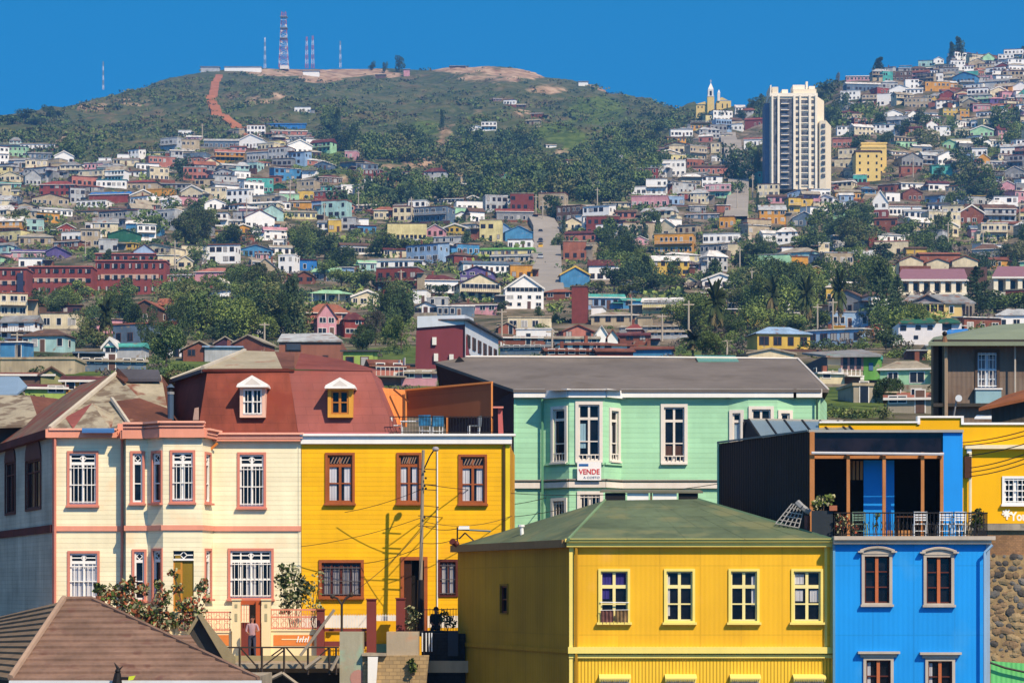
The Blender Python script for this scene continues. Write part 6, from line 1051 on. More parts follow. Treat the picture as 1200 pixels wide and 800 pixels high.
# ================================================================== houses one can point at:  x0 x1 top base | wall | roof | type [storeys] [style] [lower wall]
TAB = """
24 64 166 175|white|tan|s
64 86 177 192|white|white|g||trim
8 33 184 196|pale grey|grey|s
33 60 177 187|steel blue|grey|s
0 24 201 213|cream|cream|g
0 24 213 221|turquoise|turquoise|s
0 22 221 230|pale yellow|grey|s
0 22 230 243|steel blue|tan|f
46 88 210 230|red|red|h
38 80 227 241|beige|maroon|g
104 152 223 239|red|bright blue|s||blank
171 200 222 230|orange|orange|f||blank
148 184 209 223|beige|red|h
113 148 209 220|white|turquoise|m
89 125 235 243|white|tan|f
89 135 244 254|beige|brown|s
165 208 176 184|pale yellow|pale grey|s
212 238 217 235|cream|white|g||trim
184 224 213 222|grey|grey|s
22 51 257 272|aqua|pale grey|f
68 88 262 276|red|white|g
22 62 272 288|beige|tan|h
100 121 262 271|white|white|f||dark
127 165 269 284|dark green|dark green|g||blank
116 138 281 296|pale grey|pale grey|f
138 156 284 293|yellow|yellow|m
0 18 285 296|bright blue|blue|g
14 58 291 305|pink|purple|s
54 78 289 304|purple|purple|g||blank
185 210 297 312|cream|white|m
208 226 300 316|cream|white|g
160 186 190 200|white|grey|m
50 75 199 208|pale grey|tan|m
209 224 153 160|white|white|f
219 237 158 167|pink|white|s
239 280 161 174|steel blue|pale grey|s
280 308 157 174|white|white|g|1|many trim white
308 358 143 151|bright blue|bright blue|s||blank
318 360 151 159|salmon|white|s
357 368 159 167|white|maroon|s
253 286 174 190|orange|salmon|s
270 288 170 178|pink|rusty|s
319 342 184 195|grey|tan|m
404 418 177 186|pink|white|f
345 364 124 133|white|grey|m
374 401 204 216|brown|maroon|h
376 400 217 226|turquoise|pale grey|m
400 414 217 232|white|white|f
319 333 215 223|dark green|green|g||blank
316 328 205 215|terracotta|terracotta|m
240 265 220 233|cream|tan|f
240 264 233 246|white|white|g||many
281 302 241 252|pink|white|s
338 367 233 245|orange|brown|s
330 371 245 257|pale yellow|tan|s
252 267 250 266|white|steel blue|f|2|balc
246 270 268 277|yellow|brown|s
385 400 258 272|yellow|white|f
372 386 257 270|white|grey|s
400 417 255 270|pale grey|grey|f|2
416 432 254 268|white|tan|m
412 440 238 248|pink|white|s||many
438 463 241 257|cream|terracotta|h
454 500 262 283|pale yellow|plum|f|1|many dark
497 520 212 221|white|brown|s||many
530 546 213 222|cream|white|s
497 514 229 239|cream|tan|s
515 543 230 240|white|brown|s||many
545 563 229 239|cream|grey|g||trim
500 520 263 278|pink|white|g
520 546 262 274|yellow|white|g||trim
400 447 283 299|white|brown|s|1|many band
422 496 300 316|white|grey|h|1|many
510 540 285 298|orange|white|g||trim
508 542 276 286|pale grey|white|m
562 588 258 283|pale yellow|tan|f|2
580 600 262 280|pale blue|blue|g
592 624 265 284|blue|blue|g|1|blank
595 624 281 292|white|brown|f
562 624 288 302|pale yellow|green|s
575 620 296 309|beige|grey|s||many white
543 610 304 321|white|steel blue|s||many
598 624 311 328|orange|tan|f
539 578 312 332|purple|plum|g|2
539 587 321 352|cream|plum|g|2|band
592 637 322 363|white|white|g|3|band trim white
487 537 320 345|white|maroon|h|1
484 500 340 356|white|tan|f
485 513 354 370|white|dark grey|g
500 525 349 360|pale grey|white|f
512 556 359 372|steel blue|white|f||many
528 582 353 368|pink|brown|s
582 625 243 260|grey|red|s
365 412 338 356|cream|mint|h|1|porch
412 449 340 360|cream|tan|g||trim
360 410 354 393|salmon|terracotta|h|2|white
372 394 356 396|pink|terracotta|g|2|white
404 426 364 396|red|maroon|h|2
595 646 372 388|cream|beige|f||
605 646 386 398|white|white|f||blank
583 642 392 404|rusty|rusty|s
586 650 402 416|steel blue|grey|s||many
660 695 381 400|salmon|rusty|g|1
655 745 398 416|white|rusty|h||many
735 751 378 400|salmon|red|h|1|blank
740 786 404 420|blue|rusty|s||blank
700 760 388 404|rusty|maroon|s
760 806 385 398|pale grey|beige|s||many
707 740 235 244|cream|tan|s
740 782 230 243|pink|pink|f
782 802 230 241|pale blue|white|f
757 782 210 229|white|grey|f|2|balc
740 757 219 229|white|white|f
704 722 246 257|yellow|brown|s
722 745 245 257|salmon|brown|s
660 682 255 270|cream|brown|g
662 702 269 284|salmon|maroon|s||many dark
660 687 283 305|terracotta|tan|f|1|dark
686 698 285 304|beige|beige|f
657 691 312 337|blue|orange|g|1|blank trimy
690 726 303 330|white|maroon|s|1
767 812 274 298|orange|tan|f|2|many white
740 760 277 288|pink|white|g
670 688 336 379|maroon|brown|f|1|blank
688 732 343 362|pale blue|turquoise|s|1|many dark
730 756 348 362|blue|turquoise|s
753 803 347 368|pale yellow|white|s|2|band
693 706 360 378|white|grey|f
640 670 337 352|rusty|terracotta|h
798 812 149 158|white|white|m
786 812 150 160|white|pale grey|m
782 804 159 167|orange|brown|s
819 834 157 167|salmon|white|s
776 803 188 207|white|white|f|2
811 856 192 204|salmon|brown|s
834 854 181 191|white|white|m
833 844 168 180|cream|tan|f
826 856 216 233|pink|white|f|2||mint
872 898 160 171|white|red|s
873 897 137 148|maroon|red|s
888 915 202 218|turquoise|turquoise|f||many
888 913 216 231|cream|brown|f
900 922 227 239|pink|brown|s
924 939 232 250|yellow|brown|f|2
939 953 233 249|yellow|plum|f|2
890 921 239 262|orange|pale grey|s|2
929 956 248 266|steel blue|white|g
843 860 254 267|orange|maroon|f||many
840 856 239 250|terracotta|white|m
808 827 240 250|grey|white|m
804 842 248 258|steel blue|maroon|s
824 866 274 285|white|pale grey|f
849 866 286 301|cream|grey|f||blank
836 849 287 297|yellow|white|m
894 911 269 284|white|white|s||dark
910 934 265 286|white|white|h|2
916 930 287 301|white|maroon|m
959 972 285 302|cream|white|f
823 865 320 340|white|white|g|1|trim
801 817 325 338|cream|tan|g
955 984 323 343|aqua|tan|s|2
1023 1040 223 256|white|white|g|2|trim|maroon
1038 1055 226 237|white|grey|f
1042 1080 237 253|white|brown|s||many
1056 1087 212 222|white|tan|s
1058 1081 220 236|rusty|maroon|g
1088 1113 211 224|white|maroon|s
1088 1113 236 248|white|dark grey|s
1124 1153 240 263|rusty|brown|g|1|trim white
1133 1172 228 241|pale grey|yellow|m
1168 1193 212 229|pink|white|g
1150 1181 262 283|cream|white|f|2|balc
1138 1150 263 280|pink|steel blue|s
1025 1064 283 300|cream|salmon|f|1|dark
1062 1086 288 298|yellow|brown|s||blank
1018 1028 274 291|maroon|brown|f||blank
1092 1116 192 206|turquoise|turquoise|m|1|blank
1056 1080 193 204|terracotta|tan|m
979 1009 221 234|orange|tan|s|1|white
984 1000 225 237|pale blue|white|s
985 1008 107 118|white|white|f
992 1034 87 95|pink|white|s
992 1034 95 107|steel blue|white|s|1|dark
1028 1050 110 124|white|pale grey|f|1|dark
1034 1052 93 104|pale grey|pale grey|h
1061 1077 93 104|white|rusty|f
1084 1113 96 109|orange|tan|f
1094 1106 67 75|white|white|g
1114 1131 71 83|white|maroon|f
1130 1141 75 88|white|pink|m
1170 1188 64 75|white|white|f
1105 1136 125 137|yellow|olive|m
1125 1136 130 141|orange|yellow|f
1137 1164 147 161|mint|white|g||trim
1036 1058 129 140|white|white|g
1086 1099 141 153|white|pink|g
1097 1114 146 160|white|white|m
1056 1080 147 157|salmon|maroon|s
1105 1121 164 175|mint|turquoise|g
1174 1192 106 116|pink|pink|m
1140 1160 120 130|pink|maroon|s
1160 1182 113 122|purple|pink|s
976 997 160 173|salmon|pink|m
987 1010 129 140|beige|maroon|s
1070 1092 168 180|steel blue|white|s
1060 1092 115 127|beige|grey|f|2
1105 1122 94 104|orange|white|s
1178 1200 195 210|grey|white|g
1145 1160 180 195|orange|white|g
1165 1200 258 272|beige|rusty|s
1160 1182 300 315|orange|rusty|s
975 1017 366 384|pale blue|pale grey|f||many
1013 1042 380 397|terracotta|maroon|g|1|many
974 990 383 396|yellow|orange|f||blank
887 950 381 411|yellow|pale blue|h|1|dark
876 931 409 424|cream|tan|g||blank
1012 1033 421 449|green|turquoise|f|1
1032 1090 420 458|mint|tan|h|1|
1055 1092 457 482|beige|terracotta|s
1000 1026 452 472|tan|beige|f|1|many
1168 1215 360 388|white|pale grey|h|1
70 96 355 372|plum|brown|m|1|
47 92 367 386|cream|brown|f|1|
46 78 356 366|brown|terracotta|m|1|blank
185 212 348 379|white|terracotta|s|2|many dark
150 190 352 380|brown|terracotta|g|1|white
25 75 384 412|aqua|brown|h|1|many white
126 166 400 420|pale grey|turquoise|s|1|blank
121 137 396 420|white|white|g|1|trim
94 170 418 434|steel blue|tan|s|1|many
0 32 344 372|cream|terracotta|f|2|balc
0 40 368 400|white|grey|s|2|many balc
73 126 438 466|orange|maroon|s|1|many white
30 76 448 470|lime|maroon|s|1|white
48 73 431 452|olive|brown|g|1|blank
22 50 300 315|white|grey|m
228 272 312 332|pink|salmon|h|1|dark
281 319 287 302|blue|steel blue|g|1|many
300 314 296 306|pink|white|m
326 345 299 320|white|white|f|2
344 371 302 318|bright blue|maroon|m|1|white
296 321 267 280|white|grey|m|1|
310 336 265 282|white|pink|s|2
320 333 281 292|white|white|f
320 346 320 333|rusty|terracotta|g
346 368 318 333|rusty|brown|g
366 396 313 330|grey|mint|s
395 410 311 328|pale blue|white|m
421 441 304 318|aqua|mint|s
402 437 407 440|lime|dark grey|m|1|many dark
435 470 419 442|salmon|rusty|s|1|many white
470 512 430 452|pink|tan|s|1|white
215 252 400 424|rusty|tan|g|1|
252 276 395 414|plum|tan|g|1|blank
273 309 393 416|rusty|tan|g|1|blank
0 88 421 440|beige|beige|f||blank
88 120 410 421|black|steel blue|s||blank
0 62 434 452|brown|rusty|s||blank
0 28 398 420|blue|white|m
640 702 392 407|steel blue|tan|s|1|many
699 711 382 406|white|white|g||blank
712 724 387 408|white|rusty|g||blank
726 806 379 391|grey|tan|s||many
640 700 406 422|rusty|rusty|s|1|many
700 742 406 424|maroon|rusty|s||blank
584 604 378 392|terracotta|tan|g
436 476 426 452|salmon|rusty|m|2|many white
196 218 404 418|white|tan|m
1040 1092 460 484|tan|terracotta|s|1|
960 990 436 452|cream|white|m|1|many
578 588 114 120|maroon|brown|s
590 604 116 123|white|rusty|m
604 616 121 127|brown|tan|s
550 566 147 154|white|white|g
564 582 143 154|white|pale grey|f
616 632 139 147|tan|tan|s
622 636 131 138|rusty|brown|s
696 710 192 199|white|white|m
574 590 203 212|turquoise|brown|s
590 604 202 211|turquoise|tan|m
528 540 214 221|white|tan|s
640 652 168 175|white|brown|s
664 676 186 193|cream|rusty|s
690 702 212 220|white|grey|m
634 646 220 228|white|maroon|s
606 618 196 203|pale blue|tan|s
718 730 180 188|white|white|g
240 282 404 424|pale grey|pale blue|m|1|blank
1060 1092 244 256|white|grey|s
1000 1016 205 216|turquoise|white|f
990 1010 196 208|cream|tan|s
"""
RECS = []
for ln in TAB.strip().splitlines():
    f = ln.split('|'); x0, x1, yt, yb = map(float, f[0].split())
    r = mk(x0, x1, yt, yb, f[1], f[2], f[3], int(f[4]) if len(f) > 4 and f[4] else None, f[5] if len(f) > 5 else '', w2=f[6] if len(f) > 6 and f[6] else None)
    if r: r['hand'] = 1; RECS.append(r)
# green areas (trees) : cx cy rx ry
GREEN = [(265, 365, 72, 36), (345, 362, 24, 36), (455, 375, 26, 38), (195, 395, 30, 30), (120, 350, 45, 22), (60, 352, 30, 12), (110, 385, 24, 14), (740, 305, 45, 34), (700, 345, 20, 8), (880, 345, 85, 32), (920, 300, 50, 25), (985, 275, 50, 28), (1000, 345, 45, 30),
         (1150, 335, 20, 22), (1165, 345, 36, 12), (1110, 285, 40, 16), (700, 218, 45, 20), (620, 215, 40, 20), (560, 190, 34, 14), (600, 165, 18, 12), (400, 155, 26, 26), (480, 175, 40, 14), (450, 230, 50, 14), (360, 275, 40, 18), (225, 265, 36, 26), (260, 300, 40, 12), (170, 275, 16, 16), (440, 285, 28, 16),
         (1130, 225, 40, 24), (1140, 170, 60, 14), (1100, 150, 30, 10), (888, 190, 8, 40), (770, 150, 18, 20), (980, 130, 22, 25), (1010, 140, 26, 10), (1060, 300, 20, 6), (400, 330, 50, 14), (530, 300, 14, 8), (820, 270, 14, 6), (645, 300, 22, 50), (1190, 290, 30, 30), (1040, 400, 50, 14), (820, 395, 26, 22), (385, 300, 36, 12), (20, 262, 26, 8), (1000, 255, 30, 16), (1040, 335, 26, 30), (215, 208, 14, 12), (95, 185, 20, 10), (570, 225, 60, 8), (1190, 150, 20, 14), (1075, 400, 30, 20), (780, 330, 40, 14)]
def in_green(x, y): return any(((x - a) / rx) ** 2 + ((y - b) / ry) ** 2 < 1 for a, b, rx, ry in GREEN)
UX = [-30, 0, 60, 100, 200, 240, 330, 380, 440, 520, 620, 700, 740, 765, 800, 860, 900, 960, 1000, 1100, 1230]; UY = [170, 172, 176, 196, 176, 160, 150, 190, 208, 212, 240, 242, 218, 165, 156, 134, 128, 116, 92, 76, 60]
rr = random.Random(5); WC = ['white'] * 13 + ['cream'] * 7 + ['pale grey'] * 5 + ['beige'] * 5 + ['pink', 'pink', 'salmon', 'red', 'rusty', 'brown', 'yellow', 'pale yellow', 'pale blue', 'steel blue', 'aqua', 'grey', 'grey', 'terracotta', 'mint', 'blue', 'orange', 'maroon', 'turquoise']
RC = ['grey'] * 5 + ['tan'] * 5 + ['brown'] * 4 + ['rusty'] * 3 + ['white'] * 5 + ['pale grey'] * 5 + ['maroon'] * 2 + ['terracotta'] * 2 + ['dark grey'] * 2
FILL = []; PLACED = [(r['px'], r['py'] + (0), r) for r in RECS]
SPECIAL = [(0, 186, 302, 345), (896, 978, 95, 214), (1002, 1050, 157, 215), (816, 858, 95, 132), (1050, 1146, 296, 346), (1048, 1130, 344, 406), (485, 585, 370, 430), (326, 402, 392, 430), (932, 1032, 412, 470), (1130, 1200, 310, 346)]
def covered(x0, x1, yt, yb):       # share of this house front hidden behind or laid over a hand-placed one
    A = (x1 - x0) * (yb - yt); s = 0
    for (a, b_, c, d_) in RECT[:NHAND] + SPECIAL:
        ox = min(x1, b_) - max(x0, a); oy = min(yb, d_) - max(yt, c)
        if ox > 0 and oy > 0: s += ox * oy
    return s / A
NHAND = len(RECT)
y = 66.0
while y < 445:
    Yt = 0; x = -25 + rr.uniform(0, 12)
    while x < 1225:
        if y < np.interp(x, UX, UY): x += 6; continue
        Yg_ = ground_at(x, y)
        if not Yg_ or y > 440: x += 10; continue
        w_ = rr.uniform(5.5, 12.5); h_ = rr.choice([3.2, 3.6, 5.2, 5.8, 6.2, 3.4]) if y < 370 else rr.choice([3.0, 3.3]); wp = w_ * F / Yg_; hp = h_ * 1.15 * F / Yg_
        xx = x + wp / 2; yy = y + rr.uniform(-2, 2)
        dens = .93
        if in_green(xx, yy - hp / 2): dens = .24
        if 620 < xx < 662 and 250 < yy < 358: dens = 0
        if 852 < xx < 886 and 156 < yy < 334: dens = 0
        if 300 < xx < 440 and 180 < yy < 225: dens *= .35
        if xx < 400 and yy < 200: dens *= .85
        if yy > 388 and 590 < xx < 880: dens = 0
        if rr.random() < dens and covered(xx - wp / 2, xx + wp / 2, yy - hp, yy) < .30:
            rt = rr.choice(['s', 's', 'f', 'f', 'g', 'm', 'm', 'h']); r = mk(xx - wp / 2, xx + wp / 2, yy - hp, yy, rr.choice(WC), rr.choice(RC), rt, style=rr.choice(['', '', '', 'many', 'balc', 'trim', 'dark']), yaw=R(rr.uniform(-28, 28)), seed=int(x))
            if r: FILL.append(r)
            x += wp * rr.uniform(.85, 1.25)
        else: x += wp * rr.uniform(.4, .9)
    Yr_ = ground_at(600, y) or 1500; y += max(3.6, 4.0 * F / Yr_ * .6)
FILL.sort(key=lambda r: -r['size']); NI = max(0, 292 - len(RECS)); print('HAND', len(RECS), 'FILL', len(FILL))
for r in RECS: place_house(r)
for r in FILL[:NI]: place_house(r)
sm_ = MB()
for r in FILL[NI:]: place_house(r, sm_)
if sm_.f:
    o = sm_.build('distant_houses'); o['kind'] = 'stuff'; o['label'] = 'mass of small distant houses packed over the hillside'
# ================================================================== foliage
def leafmat(name, col, var=.5):
    m = bpy.data.materials.new(name); m.use_nodes = True; N = m.node_tree.nodes; L = m.node_tree.links; b = N['Principled BSDF']; b.inputs['Roughness'].default_value = .75; b.inputs['Specular IOR Level'].default_value = .15
    t = N.new('ShaderNodeTexNoise'); t.inputs['Scale'].default_value = 1.6; tc_ = N.new('ShaderNodeTexCoord'); L.new(tc_.outputs['Object'], t.inputs['Vector']); oi = N.new('ShaderNodeObjectInfo')
    r = N.new('ShaderNodeValToRGB'); e = r.color_ramp.elements; e[0].position = .3; e[0].color = (*[c * (1 - var) for c in col], 1); e[1].position = .7; e[1].color = (*[c * (1 + var) for c in col], 1); L.new(t.outputs['Fac'], r.inputs[0])
    h = N.new('ShaderNodeHueSaturation'); mr = N.new('ShaderNodeMapRange'); L.new(oi.outputs['Random'], mr.inputs[0]); mr.inputs[3].default_value = .7; mr.inputs[4].default_value = 1.5; L.new(mr.outputs[0], h.inputs['Value']); mr2 = N.new('ShaderNodeMapRange'); L.new(oi.outputs['Random'], mr2.inputs[0]); mr2.inputs[3].default_value = .515; mr2.inputs[4].default_value = .485; L.new(mr2.outputs[0], h.inputs['Hue'])
    L.new(r.outputs[0], h.inputs['Color']); L.new(h.outputs[0], b.inputs['Base Color']); return m
LF = {'mid': leafmat('leaf_green', (.10, .15, .045)), 'lite': leafmat('leaf_light_green', (.16, .215, .055)), 'dark': leafmat('leaf_dark_green', (.05, .085, .04)), 'olive': leafmat('leaf_olive', (.12, .135, .055)), 'dry': leafmat('leaf_dry_scrub', (.075, .065, .032)), 'grey': leafmat('bare_grey_twigs', (.11, .095, .085)),
      'palm': leafmat('palm_frond_green', (.05, .07, .025)), 'palmdry': leafmat('palm_dry_frond', (.16, .125, .06))}
BARK = mat('bark', '#5a4a3c', .9, 'plain', 2, var=.3)
def quads(c, size, rg, up=.0):
    n = len(c); a = rg.normal(size=(n, 3)); a /= np.linalg.norm(a, axis=1)[:, None]; b = rg.normal(size=(n, 3)); b -= (a * b).sum(1)[:, None] * a; b /= np.linalg.norm(b, axis=1)[:, None]
    s = (size * rg.uniform(.6, 1.3, n))[:, None]; return np.stack([c - a * s - b * s * .6, c + a * s - b * s * .6, c + a * s + b * s * .6, c - a * s + b * s * .6], 1)
def qmesh(name, Q, mats, mi=None):
    me = bpy.data.meshes.new(name); V = Q.reshape(-1, 3); n = len(Q); me.vertices.add(len(V)); me.vertices.foreach_set('co', V.ravel()); me.loops.add(n * 4); me.loops.foreach_set('vertex_index', np.arange(n * 4)); me.polygons.add(n); me.polygons.foreach_set('loop_start', np.arange(0, n * 4, 4)); me.polygons.foreach_set('loop_total', np.full(n, 4))
    for m in mats: me.materials.append(m)
    if mi is not None: me.polygons.foreach_set('material_index', mi.astype(np.int32))
    me.update(); return me
def crown_pts(kind, rg, n):
    if kind == 'broad':
        k = rg.integers(9, 15); c = rg.normal(size=(k, 3)) * (.24, .24, .17) + (0, 0, .56); r = rg.uniform(.14, .27, k)
    elif kind == 'tall':
        k = 12; c = rg.normal(size=(k, 3)) * (.17, .17, .0) + np.c_[np.zeros(k), np.zeros(k), np.linspace(.2, .85, k)]; r = rg.uniform(.15, .28, k)
    elif kind == 'cypress':
        k = 12; h = np.linspace(.08, .95, k); c = np.c_[rg.normal(size=k) * .05, rg.normal(size=k) * .05, h]; r = .30 * (1 - h) ** .6 + .06
    elif kind == 'shrub':
        k = 5; c = rg.normal(size=(k, 3)) * (.26, .26, .1) + (0, 0, .35); r = rg.uniform(.2, .34, k)
    i = rg.integers(0, k, n); d = rg.normal(size=(n, 3)); d /= np.linalg.norm(d, axis=1)[:, None]; rad = r[i] * rg.uniform(.45, 1.08, n) ** .5
    p = c[i] + d * rad[:, None] * (1, 1, .85); return p
CR = {}
def crown_mesh(kind, leaf, v, n, size, second=None):
    key = (kind, leaf, v)
    if key not in CR:
        rg = np.random.default_rng(hash((kind, v)) % 1000 if False else sum(map(ord, kind)) * 7 + v); p = crown_pts(kind, rg, n); CR[key] = qmesh('crown', quads(p, size, rg), [LF[leaf], LF[second or leaf]], (rg.random(n) < .3).astype(int))
    return CR[key]
def trunk_mesh(kind):
    key = 'trunk_' + kind
    if key not in CR:
        m = MB(); rnd = random.Random(3)
        if kind in ('broad', 'tall', 'shrub'):
            m.tube((0, 0, -.15), (.01, 0, .45), .035, BARK, 6, .022)
            for i in range(5): a = i * 1.3; m.tube((0, 0, .2 + .05 * i), (.22 * math.cos(a), .22 * math.sin(a), .5 + .07 * i), .015, BARK, 4, .006)
        elif kind == 'palm': m.tube((0, 0, -.15), (0, 0, .68), .035, BARK, 8, .03)
        else: m.tube((0, 0, -.1), (0, 0, .9), .035, BARK, 5, .008)
        me = bpy.data.meshes.new('trunk'); me.from_pydata(m.v, [], m.f); me.materials.append(BARK); CR[key] = me
    return CR[key]
def palm_mesh(v):
    key = ('palm', v)
    if key not in CR:
        rg = np.random.default_rng(v + 5); Q = []; mi = []
        for i in range(46):
            az = rg.uniform(0, 6.283); el = rg.uniform(-.7, 1.35); Ln = rg.uniform(.34, .5); p = np.array([0, 0, .70 + .03 * el]); d = np.array([math.cos(az) * math.cos(el), math.sin(az) * math.cos(el), math.sin(el)])
            for k in range(9):
                q = p + d * Ln / 9; sd = np.cross(d, [0, 0, 1.0]); sd /= (np.linalg.norm(sd) + 1e-6); lw = .075 * math.sin(.5 + 2.4 * k / 9) + .01
                for s in (-1, 1): Q.append([p, q, q + sd * s * lw + [0, 0, -lw * .7], p + sd * s * lw + [0, 0, -lw * .9]]); mi.append(1 if el < -.2 else 0)
                p = q; d = d + np.array([0, 0, -.16]); d /= np.linalg.norm(d)
        CR[key] = qmesh('crown', np.array(Q), [LF['palm'], LF['palmdry']], np.array(mi))
    return CR[key]
def tier_mesh(v):      # araucaria / cedar: flat tiers of branches
    key = ('tier', v)
    if key not in CR:
        rg = np.random.default_rng(v + 50); P = []
        for t in range(12):
            h = .16 + .8 * t / 12; r = (.46 * (1 - (t / 12) ** 1.6) + .05) * rg.uniform(.75, 1.1)
            for k in range(7):
                az = rg.uniform(0, 6.283); n = 42; u = rg.random(n) ** .6; P.append(np.c_[np.cos(az + rg.normal(size=n) * .18) * u * r, np.sin(az + rg.normal(size=n) * .18) * u * r, h + .05 * u + rg.normal(size=n) * .011])
        CR[key] = qmesh('crown', quads(np.concatenate(P), .02, rg), [LF['dark']], None)
    return CR[key]
TREES = []
TLAB = {'broad': 'bushy tree', 'tall': 'tall leafy tree', 'cypress': 'pointed conifer', 'palm': 'palm tree', 'tier': 'tiered araucaria', 'shrub': 'low bush', 'pole': 'slim poplar'}
def tree(px, yb, hp, wp, kind, leaf='mid', Y=None, special=None, name=None):
    Yg_ = Y or ground_at(px, yb)
    if not Yg_: return
    h = hp * F / Yg_ if False else hp / F * Yg_; w_ = wp / F * Yg_; v = random.Random(int(px * 3 + yb)).randint(0, 3)
    loc = (X(px, Yg_), Yg_, Z(yb, Yg_)); nm = name or {'broad': 'broadleaf_tree', 'tall': 'broadleaf_tree', 'cypress': 'conifer_tree', 'palm': 'palm_tree', 'tier': 'araucaria_tree', 'shrub': 'bush', 'pole': 'poplar_tree'}[kind]
    o = thing(nm, None, 'bush' if kind == 'shrub' else 'tree', loc, 'trees on the hillside'); rot = random.Random(int(px)).uniform(0, 6.28)
    big = hp > 34
    if kind == 'palm': me = palm_mesh(v); tk = 'palm'
    elif kind == 'tier': me = tier_mesh(v % 2); tk = 'cypress'
    elif kind == 'shrub': me = crown_mesh('shrub', leaf, v, 260, .05, 'mid'); tk = 'shrub'
    elif kind == 'cypress': me = crown_mesh('cypress', leaf, v % 2, 1700, .028, 'dark'); tk = 'cypress'
    else: me = crown_mesh(kind, leaf, v + (10 if big else 0), 5200 if big else 1700, .017 if big else .029, {'mid': 'lite', 'lite': 'mid', 'dark': 'mid', 'olive': 'mid', 'grey': 'olive'}.get(leaf, 'mid')); tk = kind
    c = bpy.data.objects.new('crown', me); COL.objects.link(c); c.parent = o; c.scale = (w_ * 1.05, w_ * 1.05, h); c.rotation_euler = (0, 0, rot)
    t = bpy.data.objects.new('trunk', trunk_mesh(tk)); COL.objects.link(t); t.parent = o; t.scale = (w_ * .9, w_ * .9, h)
    TREES.append(dict(obj=o, px=px, py=yb - hp / 2, kind=kind, leaf=leaf, size=wp * hp, special=special))
